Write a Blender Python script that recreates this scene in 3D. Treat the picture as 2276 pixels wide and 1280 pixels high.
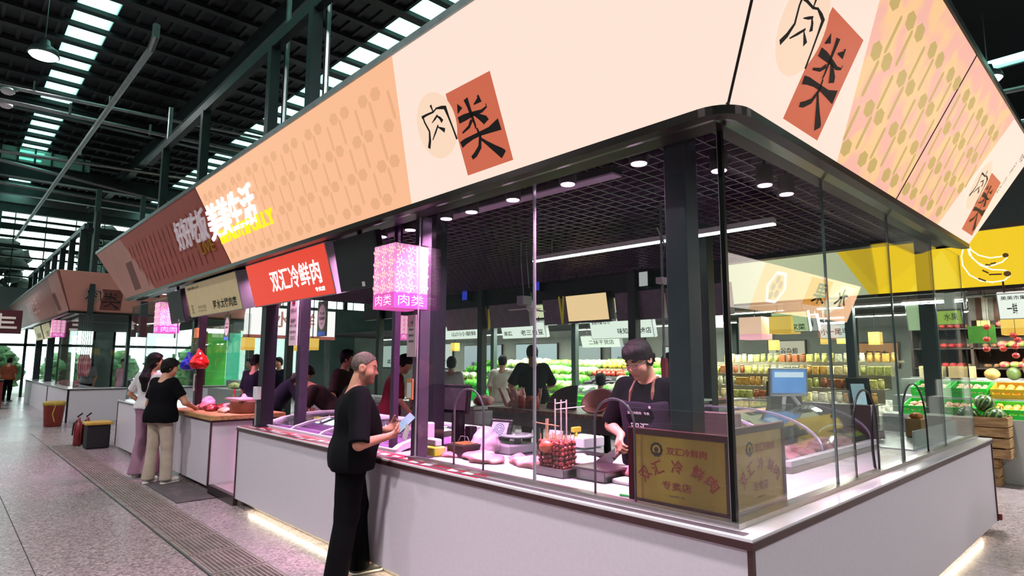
import bpy, bmesh, math, random
import numpy as np
from mathutils import Vector, Matrix, Euler
from math import sin, cos, pi, radians, sqrt, atan2, tan
for o in list(bpy.data.objects): bpy.data.objects.remove(o)
S = bpy.context.scene
COL = S.collection
rnd = random.Random(7)

# ------------------------------------------------------------------ camera
CAMZ, AZ, TILT, ROLL = 1.58, radians(43.13), math.atan((805.6-640)/1349), radians(0.2304)
fw = Vector((sin(AZ)*cos(TILT), cos(AZ)*cos(TILT), sin(TILT)))
rt = Vector((cos(AZ), -sin(AZ), 0)); up = rt.cross(fw)
r2 = rt*cos(ROLL)+up*sin(ROLL); u2 = up*cos(ROLL)-rt*sin(ROLL)
cd = bpy.data.cameras.new('camera'); cam = bpy.data.objects.new('camera', cd); COL.objects.link(cam)
cam.matrix_world = Matrix(((r2.x,u2.x,-fw.x,0),(r2.y,u2.y,-fw.y,0),(r2.z,u2.z,-fw.z,CAMZ),(0,0,0,1)))
cd.sensor_width = 36; cd.lens = 1349/2276*36; cd.clip_start = .05; cd.clip_end = 300
S.camera = cam
# ------------------------------------------------------------------ world, exposure
S.view_settings.view_transform = 'Standard'; S.view_settings.look = 'None'
S.view_settings.gamma = 1; S.view_settings.use_curve_mapping = False
S.view_settings.exposure = 0.0
W = bpy.data.worlds.new('overcast_sky'); S.world = W; W.use_nodes = True
W.node_tree.nodes['Background'].inputs[0].default_value = (.80,1.0,.97,1)
W.node_tree.nodes['Background'].inputs[1].default_value = 3.2
try:
    S.cycles.transparent_max_bounces = 40; S.cycles.max_bounces = 10; S.cycles.sample_clamp_indirect = 4
    S.cycles.caustics_reflective = False; S.cycles.caustics_refractive = False
except Exception: pass
def lamp(name, kind, loc, power, color=(1,1,1), size=.1, size_y=None, rot=(0,0,0), spot=None, blend=.6, parent=None):
    l = bpy.data.lights.new(name, kind); l.energy = power; l.color = color
    if kind == 'AREA':
        l.size = size
        if size_y: l.shape = 'RECTANGLE'; l.size_y = size_y
    else: l.shadow_soft_size = size
    if spot: l.spot_size = radians(spot); l.spot_blend = blend
    o = bpy.data.objects.new(name, l); COL.objects.link(o); o.location = loc; o.rotation_euler = rot
    if parent: o.parent = parent; o.matrix_parent_inverse = Matrix.Translation(-Vector(parent.location))
    return o
# general light of the hall: one seen high-bay lamp and added unseen ones (built further down)

# ------------------------------------------------------------------ materials
def lin(c):
    if isinstance(c, str): c = [int(c[i:i+2],16)/255 for i in (0,2,4)]
    return tuple(x/12.92 if x <= .04045 else ((x+.055)/1.055)**2.4 for x in c)
MATS = {}
def M(name, c='808080', rough=.5, metal=0., emit=0., ecol=None, var=0., scale=8., bump=0., bscale=60., c2=None, spec=.5, trans=0., coat=0., stretch=None, detail=4):
    if name in MATS: return MATS[name]
    m = bpy.data.materials.new(name); m.use_nodes = True; nt = m.node_tree; b = nt.nodes['Principled BSDF']
    b.inputs['Roughness'].default_value = rough; b.inputs['Metallic'].default_value = metal
    b.inputs['Base Color'].default_value = (*lin(c),1); b.inputs['Specular IOR Level'].default_value = spec
    if coat: b.inputs['Coat Weight'].default_value = coat; b.inputs['Coat Roughness'].default_value = .08
    if trans: b.inputs['Transmission Weight'].default_value = trans
    if emit:
        b.inputs['Emission Color'].default_value = (*lin(ecol or c),1); b.inputs['Emission Strength'].default_value = emit
    tc = None
    def coord():
        nonlocal tc
        if tc is None:
            t = nt.nodes.new('ShaderNodeTexCoord'); mp = nt.nodes.new('ShaderNodeMapping')
            nt.links.new(t.outputs['Object'], mp.inputs[0])
            if stretch: mp.inputs['Scale'].default_value = stretch
            tc = mp.outputs[0]
        return tc
    if var or c2:
        n = nt.nodes.new('ShaderNodeTexNoise'); n.inputs['Scale'].default_value = scale; n.inputs['Detail'].default_value = detail
        nt.links.new(coord(), n.inputs['Vector'])
        r = nt.nodes.new('ShaderNodeValToRGB'); l = lin(c)
        r.color_ramp.elements[0].position = .38; r.color_ramp.elements[1].position = .62
        if c2: a, z = l, lin(c2)
        else: a, z = [x*(1-var) for x in l], [min(1,x*(1+var)) for x in l]
        r.color_ramp.elements[0].color = (*a,1); r.color_ramp.elements[1].color = (*z,1)
        nt.links.new(n.outputs['Fac'], r.inputs[0]); nt.links.new(r.outputs[0], b.inputs['Base Color'])
    if bump:
        n = nt.nodes.new('ShaderNodeTexNoise'); n.inputs['Scale'].default_value = bscale; n.inputs['Detail'].default_value = 3
        nt.links.new(coord(), n.inputs['Vector'])
        bp = nt.nodes.new('ShaderNodeBump'); bp.inputs['Strength'].default_value = bump; bp.inputs['Distance'].default_value = .01
        nt.links.new(n.outputs['Fac'], bp.inputs['Height']); nt.links.new(bp.outputs[0], b.inputs['Normal'])
    MATS[name] = m; return m
def lit(name, c, s=1.0):                       # a lit sign face: prints lit from behind
    m = M(name, '202020', .35, emit=s, ecol=c, spec=.3); return m
def glass(name, tint=(.93,.98,.965), refl=1.0, ior=1.5, rough=0.):
    m = bpy.data.materials.new(name); m.use_nodes = True; nt = m.node_tree; nt.nodes.clear()
    out = nt.nodes.new('ShaderNodeOutputMaterial'); mx = nt.nodes.new('ShaderNodeMixShader')
    t = nt.nodes.new('ShaderNodeBsdfTransparent'); t.inputs[0].default_value = (*tint,1)
    g = nt.nodes.new('ShaderNodeBsdfGlossy'); g.inputs['Roughness'].default_value = rough; g.inputs[0].default_value = (refl,refl,refl,1)
    lw = nt.nodes.new('ShaderNodeLayerWeight'); lw.inputs[0].default_value = .5     # Schlick, the same from both sides of the sheet
    pw = nt.nodes.new('ShaderNodeMath'); pw.operation = 'POWER'; pw.inputs[1].default_value = 5; nt.links.new(lw.outputs['Facing'], pw.inputs[0])
    f = nt.nodes.new('ShaderNodeMath'); f.operation = 'MULTIPLY_ADD'; f.inputs[1].default_value = .96; f.inputs[2].default_value = ((ior-1)/(ior+1))**2; nt.links.new(pw.outputs[0], f.inputs[0])
    nt.links.new(f.outputs[0], mx.inputs[0]); nt.links.new(t.outputs[0], mx.inputs[1]); nt.links.new(g.outputs[0], mx.inputs[2])
    nt.links.new(mx.outputs[0], out.inputs[0]); MATS[name] = m; return m
def sheer(name, c, alpha=.5, rough=.25, bump=.0, bscale=40):
    m = M(name, c, rough, bump=bump, bscale=bscale); m.node_tree.nodes['Principled BSDF'].inputs['Alpha'].default_value = alpha; return m

# ------------------------------------------------------------------ mesh building
ORG = {}
def tag(o, label=None, cat=None, group=None, kind=None):
    if label: o['label'] = label
    if cat: o['category'] = cat
    if group: o['group'] = group
    if kind: o['kind'] = kind
    return o
def thing(name, label, cat, loc=(0,0,0), rot=0., group=None, local=False, scale=1.):
    o = bpy.data.objects.new(name, None); COL.objects.link(o); o.location = loc; o.rotation_euler = (0,0,rot); o.empty_display_size = .1
    if scale != 1: o.scale = (scale,)*3
    tag(o, label, cat, group); ORG[o.name] = None if (local or rot) else Vector(loc); return o
class MB:
    def __init__(s): s.v = []; s.f = []
    def add(s, vs, fs):
        n = len(s.v); s.v += [tuple(p) for p in vs]; s.f += [tuple(i+n for i in f) for f in fs]; return s
    def box(s, x0, x1, y0, y1, z0, z1):
        return s.add([(x0,y0,z0),(x1,y0,z0),(x1,y1,z0),(x0,y1,z0),(x0,y0,z1),(x1,y0,z1),(x1,y1,z1),(x0,y1,z1)],
                     [(3,2,1,0),(4,5,6,7),(0,1,5,4),(1,2,6,5),(2,3,7,6),(3,0,4,7)])
    def bar(s, a, b, w, h=None, upv=(0,0,1)):            # square bar between two points
        h = h or w; a, b = Vector(a), Vector(b); d = (b-a).normalized(); u = Vector(upv)
        if abs(d.dot(u)) > .98: u = Vector((1,0,0))
        x = d.cross(u).normalized()*w/2; y = x.cross(d).normalized()*h/2
        return s.add([a-x-y,a+x-y,a+x+y,a-x+y,b-x-y,b+x-y,b+x+y,b-x+y],[(3,2,1,0),(4,5,6,7),(0,1,5,4),(1,2,6,5),(2,3,7,6),(3,0,4,7)])
    def tube(s, pts, r, n=8, cap=True):
        pts = [Vector(p) for p in pts]; m = len(pts); rr = r if isinstance(r,(list,tuple)) else [r]*m; rings = []
        nv = None
        for i, p in enumerate(pts):
            d = (pts[min(i+1,m-1)]-pts[max(i-1,0)]).normalized()
            if nv is None:
                nv = d.cross(Vector((0,0,1))) if abs(d.z) < .95 else d.cross(Vector((1,0,0)))
            nv = (nv-d*nv.dot(d)).normalized(); w = d.cross(nv)
            rings.append([p+(nv*cos(2*pi*k/n)+w*sin(2*pi*k/n))*rr[i] for k in range(n)])
        fs = []
        for i in range(m-1):
            for k in range(n): fs.append((i*n+k, i*n+(k+1)%n, (i+1)*n+(k+1)%n, (i+1)*n+k))
        if cap: fs += [tuple(range(n-1,-1,-1)), tuple((m-1)*n+k for k in range(n))]
        return s.add([p for r_ in rings for p in r_], fs)
    def lathe(s, prof, c=(0,0,0), n=16, axis='z'):
        vs, fs = [], []; c = Vector(c); m = len(prof)
        for (r, z) in prof:
            for k in range(n):
                a = 2*pi*k/n; p = (r*cos(a), r*sin(a), z)
                if axis == 'x': p = (p[2],p[0],p[1])
                if axis == 'y': p = (p[1],p[2],p[0])
                vs.append(c+Vector(p))
        for i in range(m-1):
            for k in range(n): fs.append((i*n+k, i*n+(k+1)%n, (i+1)*n+(k+1)%n, (i+1)*n+k))
        fs += [tuple(range(n-1,-1,-1)), tuple((m-1)*n+k for k in range(n))]
        return s.add(vs, fs)
    def ball(s, c, r, n=12, m=8, seed=None, amp=0.):
        c = Vector(c); r = r if isinstance(r,(tuple,list)) else (r,r,r); vs = []; q = random.Random(seed)
        ph = [q.uniform(0,6.28) for _ in range(6)]
        for i in range(1,m):
            for k in range(n):
                t, a = pi*i/m, 2*pi*k/n
                g = 1+amp*(sin(2*a+ph[0]+2*t)+.7*sin(3*a+ph[1])*sin(t)+.6*sin(4*t+ph[2]+a))
                vs.append(c+Vector((r[0]*sin(t)*cos(a)*g, r[1]*sin(t)*sin(a)*g, r[2]*cos(t)*g)))
        vs += [c+Vector((0,0,r[2])), c-Vector((0,0,r[2]))]; T, B = len(vs)-2, len(vs)-1; fs = []
        for i in range(m-2):
            for k in range(n): fs.append((i*n+k,(i+1)*n+k,(i+1)*n+(k+1)%n,i*n+(k+1)%n))
        for k in range(n): fs += [(T,k,(k+1)%n),(B,(m-2)*n+(k+1)%n,(m-2)*n+k)]
        return s.add(vs, fs)
    def prism(s, poly, F, n0, n1):                        # outline in frame F pushed from n0 to n1
        n = len(poly); vs = [F.p(a,b,n0) for a,b in poly]+[F.p(a,b,n1) for a,b in poly]
        return s.add(vs, [tuple(range(n-1,-1,-1)), tuple(range(n,2*n))]+[(i,(i+1)%n,n+(i+1)%n,n+i) for i in range(n)])
    def flat(s, poly, F, n=.003): return s.add([F.p(a,b,n) for a,b in poly], [tuple(range(len(poly)))])
    def build(s, name, mat, parent=None, smooth=False, bev=0., seg=2, world=True, label=None):
        me = bpy.data.meshes.new(name); org = ORG.get(parent.name) if parent is not None else None
        v = s.v
        if org is not None and world: v = [(p[0]-org.x,p[1]-org.y,p[2]-org.z) for p in v]
        me.from_pydata(v, [], s.f); me.update()
        if bev:
            bm = bmesh.new(); bm.from_mesh(me)
            es = [e for e in bm.edges if len(e.link_faces) == 2 and e.calc_face_angle(0) > .6]
            bmesh.ops.bevel(bm, geom=es, offset=bev, segments=seg, affect='EDGES', profile=.5, clamp_overlap=True)
            bm.to_mesh(me); bm.free()
        return link(name, me, mat, parent, smooth, org if world else None, label)
def link(name, me, mat, parent=None, smooth=False, org=None, label=None):
    o = bpy.data.objects.new(name, me); COL.objects.link(o)
    for m in (mat if isinstance(mat,(list,tuple)) else [mat]): me.materials.append(m)
    if smooth: me.polygons.foreach_set('use_smooth', [True]*len(me.polygons))
    if parent is not None:
        o.parent = parent
        if org is not None: ORG[o.name] = org
        elif parent.name in ORG: ORG[o.name] = ORG[parent.name]
    if label: o['label'] = label
    return o
def Bx(*a): return MB().box(*a)
def copy_tree(o, parent=None):
    c = o.copy(); COL.objects.link(c)
    if parent is not None: c.parent = parent
    for ch in list(o.children): copy_tree(ch, c)
    return c
def clone(o, loc, label=None, rot=None, group=None, scale=None):
    c = copy_tree(o); c.location = loc
    if rot is not None: c.rotation_euler = rot if isinstance(rot,(tuple,list)) else (0,0,rot)
    if label: c['label'] = label
    if group: c['group'] = group
    if scale: c.scale = scale if isinstance(scale,(tuple,list)) else (scale,)*3
    return c
class Fr:                                                 # a flat frame: origin, x, y, normal
    def __init__(s, o, x, y):
        s.o, s.x, s.y = Vector(o), Vector(x).normalized(), Vector(y).normalized(); s.n = s.x.cross(s.y)
    def p(s, a, b, n=0.): return s.o+s.x*a+s.y*b+s.n*n
def rot2(pts, a, c=(0,0)):
    return [(c[0]+(x-c[0])*cos(a)-(y-c[1])*sin(a), c[1]+(x-c[0])*sin(a)+(y-c[1])*cos(a)) for x,y in pts]
def rect(x0,y0,x1,y1): return [(x0,y0),(x1,y0),(x1,y1),(x0,y1)]
def circ(cx,cy,rx,ry=None,n=32): return [(cx+rx*cos(2*pi*k/n), cy+(ry or rx)*sin(2*pi*k/n)) for k in range(n)]
TXT = {}
def text_geo(s, bold=0.):
    k = (s,bold)
    if k not in TXT:
        c = bpy.data.curves.new('t','FONT'); c.body = s; c.size = 1; c.offset = bold; c.resolution_u = 3; c.align_x = 'LEFT'
        o = bpy.data.objects.new('t', c); COL.objects.link(o); dg = bpy.context.evaluated_depsgraph_get()
        me = bpy.data.meshes.new_from_object(o.evaluated_get(dg))
        v = [(p.co.x,p.co.y) for p in me.vertices]; f = [tuple(p.vertices) for p in me.polygons]
        bpy.data.objects.remove(o); bpy.data.curves.remove(c); bpy.data.meshes.remove(me)
        x0 = min(p[0] for p in v); x1 = max(p[0] for p in v); y0 = min(p[1] for p in v); y1 = max(p[1] for p in v)
        TXT[k] = ([((x-x0)/(x1-x0),(y-y0)/(y1-y0)) for x,y in v], f)
    return TXT[k]
def put_text(mb, s, F, x0, y0, x1, y1, n=.004, bold=0., rot=0., shear=0.):   # text filling a box of the frame
    v, f = text_geo(s, bold); c = ((x0+x1)/2,(y0+y1)/2)
    q = [(x0+(x+shear*y)*(x1-x0), y0+y*(y1-y0)) for x,y in v]
    if rot: q = rot2(q, rot, c)
    mb.add([F.p(a,b,n) for a,b in q], f); return mb
def stroke(mb, F, pts, ws, x0, y0, sx, sy, n=.004):       # a brush stroke: a ribbon whose width changes
    P = [Vector((x0+x*sx, y0+y*sy)) for x,y in pts]; L, R = [], []
    for i, p in enumerate(P):
        d = (P[min(i+1,len(P)-1)]-P[max(i-1,0)]).normalized(); q = Vector((-d.y,d.x))*ws[i]*sx/2
        L.append(p+q); R.append(p-q)
    for i in range(len(P)-1):
        mb.add([F.p(*R[i],n),F.p(*R[i+1],n),F.p(*L[i+1],n),F.p(*L[i],n)],[(0,1,2,3)])
ROU = [([(-0.454, 0.188), (-0.452, 0.157), (-0.429, 0.09), (-0.449, 0.035), (-0.479, -0.008)], [0.0165, 0.0142, 0.0165, 0.0236, 0.026]), ([(-0.467, 0.19), (-0.41, 0.192), (-0.343, 0.19), (-0.3, 0.202)], [0.0189, 0.0142, 0.0118, 0.0094]), ([(-0.35, 0.236), (-0.346, 0.216), (-0.342, 0.191)], [0.0212, 0.0142, 0.0094]), ([(-0.31, 0.203), (-0.253, 0.192), (-0.222, 0.183), (-0.213, 0.122), (-0.202, 0.052), (-0.192, -0.024)], [0.0094, 0.0212, 0.0307, 0.0165, 0.0142, 0.0165]), ([(-0.309, 0.162), (-0.342, 0.147), (-0.383, 0.131)], [0.0118, 0.0142, 0.0047]), ([(-0.323, 0.16), (-0.296, 0.14), (-0.28, 0.112)], [0.0071, 0.0189, 0.0283]), ([(-0.329, 0.104), (-0.372, 0.069), (-0.421, 0.031)], [0.0118, 0.0142, 0.0071]), ([(-0.335, 0.092), (-0.307, 0.074), (-0.28, 0.055)], [0.0071, 0.0189, 0.0307])]
LEI = [([(-0.088, 0.152), (-0.103, 0.137), (-0.122, 0.116)], [0.0519, 0.0307, 0.0071]), ([(-0.023, 0.175), (-0.015, 0.125), (-0.01, 0.068), (-0.002, 0.014), (-0.004, -0.01)], [0.0401, 0.0283, 0.0236, 0.0165, 0.0118]), ([(0.082, 0.162), (0.09, 0.135), (0.032, 0.123)], [0.0189, 0.0401, 0.0071]), ([(-0.133, 0.075), (-0.073, 0.077), (0.0, 0.076), (0.083, 0.07), (0.129, 0.081), (0.131, 0.1)], [0.0401, 0.0401, 0.0283, 0.0189, 0.0118, 0.0071]), ([(0.007, 0.074), (0.052, 0.045), (0.089, 0.016), (0.094, 0.001)], [0.0118, 0.0354, 0.0543, 0.059]), ([(-0.02, 0.047), (-0.057, 0.016), (-0.128, -0.003)], [0.0236, 0.0189, 0.0118]), ([(-0.168, -0.067), (-0.123, -0.057), (-0.052, -0.05), (0.021, -0.047), (0.104, -0.048), (0.197, -0.039)], [0.0401, 0.0354, 0.026, 0.026, 0.0354, 0.0684]), ([(0.005, -0.009), (0.015, -0.06), (-0.012, -0.119), (-0.066, -0.152), (-0.104, -0.164)], [0.0142, 0.0212, 0.0283, 0.0307, 0.0236]), ([(0.013, -0.074), (0.052, -0.109), (0.103, -0.154), (0.154, -0.198), (0.186, -0.19)], [0.0165, 0.0236, 0.0401, 0.0614, 0.0118])]
def brush(mb, F, strokes, cx, cy, sc, n=.005):          # strokes given in metres about the emblem's centre
    for pts, ws in strokes: stroke(mb, F, [(cx+x*sc,cy+y*sc) for x,y in pts], [w*sc for w in ws], 0,0,1,1,n)
# ------------------------------------------------------------------ rounded solids on a grid (people, meat, bags)
class SDF:
    def __init__(s, lo, hi, h):
        s.lo = np.array(lo, float); s.h = h; s.n = np.ceil((np.array(hi,float)-s.lo)/h).astype(int)+1
        s.a = np.full(tuple(s.n), 9., np.float32)
    def win(s, lo, hi):
        i0 = np.clip(np.floor((np.array(lo)-s.lo)/s.h).astype(int),0,s.n-1); i1 = np.clip(np.ceil((np.array(hi)-s.lo)/s.h).astype(int)+1,1,s.n)
        g = [(s.lo[k]+np.arange(i0[k],i1[k])*s.h).astype(np.float32) for k in range(3)]
        return (slice(i0[0],i1[0]),slice(i0[1],i1[1]),slice(i0[2],i1[2])), g[0][:,None,None], g[1][None,:,None], g[2][None,None,:]
    def comb(s, w, d, k, mode):
        a = s.a[w]
        if a.size == 0: return
        if mode == 'u':
            h = np.clip(.5+.5*(a-d)/k,0,1); s.a[w] = a*(1-h)+d*h-k*h*(1-h)
        else:
            h = np.clip(.5-.5*(a+d)/k,0,1); s.a[w] = a*(1-h)-d*h+k*h*(1-h)
    def cap(s, a, b, ra, rb=None, k=.02, clips=(), mode='u', m=0.):
        rb = ra if rb is None else rb; a, b = np.array(a,float), np.array(b,float); R = max(ra,rb)+k+3*s.h+m
        w,X,Y,Z = s.win(np.minimum(a,b)-R, np.maximum(a,b)+R); ba = b-a; L = max(ba@ba,1e-9)
        t = np.clip(((X-a[0])*ba[0]+(Y-a[1])*ba[1]+(Z-a[2])*ba[2])/L,0,1)
        d = np.sqrt((X-a[0]-t*ba[0])**2+(Y-a[1]-t*ba[1])**2+(Z-a[2]-t*ba[2])**2)-(ra+(rb-ra)*t)
        for p, n in clips: d = np.maximum(d,(X-p[0])*n[0]+(Y-p[1])*n[1]+(Z-p[2])*n[2])
        s.comb(w,d,k,mode)
    def ell(s, c, r, R=None, k=.02, clips=(), mode='u'):          # R: 3x3, columns are the body's axes
        c, r = np.array(c,float), np.array(r,float); q = max(r)+k+3*s.h; w,X,Y,Z = s.win(c-q,c+q)
        x,y,z = X-c[0],Y-c[1],Z-c[2]
        if R is not None:
            R = np.array(R); x,y,z = R[0,0]*x+R[1,0]*y+R[2,0]*z, R[0,1]*x+R[1,1]*y+R[2,1]*z, R[0,2]*x+R[1,2]*y+R[2,2]*z
        k0 = np.sqrt((x/r[0])**2+(y/r[1])**2+(z/r[2])**2); k1 = np.sqrt((x/r[0]**2)**2+(y/r[1]**2)**2+(z/r[2]**2)**2)
        d = k0*(k0-1)/np.maximum(k1,1e-6)
        for p, n in clips: d = np.maximum(d,(X-p[0])*n[0]+(Y-p[1])*n[1]+(Z-p[2])*n[2])
        s.comb(w,d,k,mode)
    def cut(s, p, n):                                             # keep the side n points away from
        w,X,Y,Z = s.win(s.lo, s.lo+s.n*s.h); s.a = np.maximum(s.a,((X-p[0])*n[0]+(Y-p[1])*n[1]+(Z-p[2])*n[2]).astype(np.float32))
    def folds(s, amp, f=16., seed=0, zf=.35):
        w,X,Y,Z = s.win(s.lo, s.lo+s.n*s.h); q = seed*1.7
        s.a += (amp*(np.sin(f*(X+.6*Y)+q+2*np.sin(f*zf*Z+q))*np.sin(f*zf*1.6*Z+f*.5*Y+2*q)+.6*np.sin(1.9*f*Y+1.3*f*zf*Z+q)*np.sin(1.3*f*X-f*zf*1.1*Z))).astype(np.float32)
    def arrays(s):
        a = s.a; neg = a < 0; n = [x-1 for x in a.shape]; cnt = np.zeros(n,np.uint8); cor = [(i,j,k) for i in (0,1) for j in (0,1) for k in (0,1)]
        for i,j,k in cor: cnt += neg[i:n[0]+i,j:n[1]+j,k:n[2]+k]
        mix = (cnt>0)&(cnt<8); cells = np.argwhere(mix)
        idx = np.full(n,-1,np.int32); idx[mix] = np.arange(len(cells))
        val = {c: a[cells[:,0]+c[0],cells[:,1]+c[1],cells[:,2]+c[2]] for c in cor}
        acc = np.zeros((len(cells),3)); num = np.zeros(len(cells))
        for c in cor:
            for ax in range(3):
                if c[ax]: continue
                d = list(c); d[ax] = 1; d = tuple(d); va, vb = val[c], val[d]; x = (va<0)!=(vb<0)
                t = va[x]/(va[x]-vb[x]); p = np.tile(np.array(c,float),(x.sum(),1)); p[:,ax] = t; acc[x] += p; num[x] += 1
        pos = (cells+acc/num[:,None])*s.h+s.lo; quads = []
        for ax in range(3):
            o1, o2 = [(1,2),(2,0),(0,1)][ax]; sl0 = [slice(1,-1)]*3; sl1 = [slice(1,-1)]*3; sl0[ax] = slice(0,-1); sl1[ax] = slice(1,None)
            A, B = neg[tuple(sl0)], neg[tuple(sl1)]; e = np.argwhere(A!=B); fl = A[A!=B]
            off = np.ones(3,int); off[ax] = 0; e = e+off; u = np.zeros(3,int); u[o1] = 1; v = np.zeros(3,int); v[o2] = 1
            g = lambda q: idx[q[:,0],q[:,1],q[:,2]]
            q = np.stack([g(e-u-v),g(e-v),g(e),g(e-u)],1); q[~fl] = q[~fl][:,::-1]; quads.append(q)
        q = np.concatenate(quads); q = q[(q>=0).all(1)]
        return pos, q
    def mesh(s, name, region=None):
        v, q = s.arrays(); n_ = len(v); a_ = np.concatenate([q[:,[0,1]],q[:,[1,2]],q[:,[2,3]],q[:,[3,0]]]); deg = np.maximum(np.bincount(a_[:,0],minlength=n_)+np.bincount(a_[:,1],minlength=n_),1)
        for _ in range(1 if region is not None else 3):            # even out the grid's steps
            v = v+(.35 if region is not None else .6)*(np.stack([(np.bincount(a_[:,0],v[a_[:,1],k],n_)+np.bincount(a_[:,1],v[a_[:,0],k],n_))/deg for k in range(3)],1)-v)
        me = bpy.data.meshes.new(name); me.vertices.add(len(v)); me.vertices.foreach_set('co', v.astype(np.float32).ravel())
        me.loops.add(len(q)*4); me.loops.foreach_set('vertex_index', q.astype(np.int32).ravel())
        me.polygons.add(len(q)); me.polygons.foreach_set('loop_start', np.arange(0,len(q)*4,4,dtype=np.int32))
        me.polygons.foreach_set('use_smooth', np.ones(len(q),bool))
        if region is not None: me.polygons.foreach_set('material_index', region(v[q].mean(1)).astype(np.int32))
        me.update(calc_edges=True); return me

# ------------------------------------------------------------------ people (facing +x, left side +y)
def rotY(a): return np.array([[cos(a),0,sin(a)],[0,1,0],[-sin(a),0,cos(a)]])
def rotZ(a): return np.array([[cos(a),-sin(a),0],[sin(a),cos(a),0],[0,0,1]])
def rotX(a): return np.array([[1,0,0],[0,cos(a),-sin(a)],[0,sin(a),cos(a)]])
def unit(v): v = np.array(v,float); return v/np.linalg.norm(v)
def hand(f, w, d, n, side, curl=.5, sc=1., r=.0088, spread=.3, thumb=.7, k=.006):
    d = unit(d); n = unit(np.array(n)-d*np.dot(n,d)); t = np.cross(n,d)*side      # t: towards the thumb
    w = np.array(w,float)
    for i,(o,ln) in enumerate([(.027,.95),(.009,1.05),(-.010,1.0),(-.027,.8)]):
        kn = w+d*(.085-.004*abs(i-1))*sc+t*o*sc; f.cap(w+t*o*.6*sc+d*.008*sc,kn,.0145*sc,.0125*sc,k=.014)
        p = kn; dd = unit(d+t*o*spread*6); ang = 0
        for j,l in enumerate([.043,.027,.022]):
            ang += curl*(.8,1.0,.7)[j]; q = p+(dd*cos(ang)+n*sin(ang))*l*ln*sc
            f.cap(p,q,r*(1.06-.08*j)*sc,r*(1-.10*j)*sc,k=k); p = q
    b = w+d*.022*sc+t*.024*sc; f.cap(w+d*.015*sc,b+d*.02*sc,.017*sc,.014*sc,k=.012); p = b+d*.012*sc; dd = unit(t*thumb+d*.75+n*.35)
    for j,l in enumerate([.038,.032,.024]):
        q = p+dd*l*sc; f.cap(p,q,r*1.25*sc,r*(1.1-.1*j)*sc,k=k); p = q; dd = unit(dd+n*curl*.35+d*.15)
def person(name, label, loc, rot, h=1.70, res=.012, fat=1., belly=0., lean=0., yaw=0., pitch=0., arms=None, feet=None, skin=None, shirt=None, hem=.86,
           sleeve=.62, trousers=None, hair=None, style='short', shoes=None, group=None, hands=None, female=False, cuff=.062, legs=True, crouch=0., loose=.0, face=True, grey=None, waist=1.0, leg=1.):
    T = thing(name, label, 'person', loc, rot, group, local=True); s = h/1.70; A = np.array
    U = lambda p: A([0,0,.95])*s+rotY(lean)@(A(p,float)*s-A([0,0,.95])*s)-A([0,0,crouch])
    V = lambda p: A(p,float)*s-A([0,0,crouch*(p[2]/.95)])
    sw = .165 if female else .185
    sh = {1:U((0,sw,1.375)), -1:U((0,-sw,1.375))}
    arms = arms or {}; el, wr = {}, {}
    for d in (1,-1):
        e, w = arms.get(d, ((-.03,d*(sw+.06),1.10),(.06,d*(sw+.05),.86)))
        el[d], wr[d] = A(e,float)*s, A(w,float)*s
    feet = feet or {1:(0,.10),-1:(0,-.10)}; hip = {d:V((0,d*.085,.92)) for d in (1,-1)}
    an = {d:A([feet[d][0]-.03,feet[d][1],.085]) for d in (1,-1)}
    kn = {d:(hip[d]+an[d])/2+A([.02+crouch*.9,0,.01]) for d in (1,-1)}
    hb = U((-.01,0,1.41)); HR = rotZ(yaw)@rotY(lean*.6+pitch); HC = U((.012,0,1.485))+HR@(A([.02,0,.105])*s); HP = lambda p: HC+HR@(A(p,float)*s)
    allp = [*sh.values(),*el.values(),*wr.values(),*an.values(),HC]; lo = np.min(allp,0)-.26; hi = np.max(allp,0)+.26; lo[2] = -.02; hi[2] = max(HC[2]+.2*s, hi[2]-.05)
    lo[:2] = np.minimum(lo[:2],-.3); hi[:2] = np.maximum(hi[:2],.3)
    if not legs: lo[2] = .75
    def torso(f, g=0., k=.05):
        f.cap(V((0,.075,.95)),V((0,-.075,.95)),(.118*fat+g)*s,k=k)
        b = belly; f.cap(U((.01+b*.6,.05-b*.6,1.08)),U((.01+b*.6,-.05+b*.6,1.08)),(.108*fat+g+b*.7)*s,k=k); f.cap(U((.01+b*.3,.06,1.18)),U((.01+b*.3,-.06,1.18)),(.108*fat+g+b*.3)*s,k=k)
        f.cap(U((.0,.075,1.28)),U((.0,-.075,1.28)),(.108*fat+g)*s,k=k); f.cap(sh[1]*.92+sh[-1]*.08,sh[-1]*.92+sh[1]*.08,(.055+g)*s,k=.05)
        if female: 
            for d in (1,-1): f.ell(U((.09,d*.07,1.25)),A([.05,.055,.055])*s,k=.04)
    f = SDF(lo,hi,res); torso(f)
    f.cap(U((-.02,0,1.36)),HP((-.02,0,-.07)),.062*s*fat**.5,.053*s*fat**.5,k=.03)
    for d in (1,-1):
        f.cap(sh[d],el[d],.050*s*fat**.7,.040*s*fat**.7,k=.035); f.cap(el[d],wr[d],.040*s*fat**.7,.026*s,k=.012)
        hd = (hands or {}).get(d)
        if hd: hand(f,wr[d],hd[0],hd[1],d*hd[3] if len(hd)>3 else d,hd[2],s,r=max(.0088,res*.75))
        else: hand(f,wr[d],wr[d]-el[d]+A([.03,0,-.05]),A([0,-d,0])+A([.2,0,0]),d,.35,s,r=max(.0088,res*.75))
        if legs: f.cap(hip[d],kn[d],.080*s*fat**.6,.055*s*fat**.4,k=.04); f.cap(kn[d],an[d],.054*s*fat**.4,.036*s,k=.02); f.cap(an[d],an[d]+A([.13,d*.02,-.045]),.038*s,.028*s,k=.03)
    E = lambda c,r,k=.02,mode='u': f.ell(HP(c),A(r)*s,HR,k=k,mode=mode)
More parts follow.
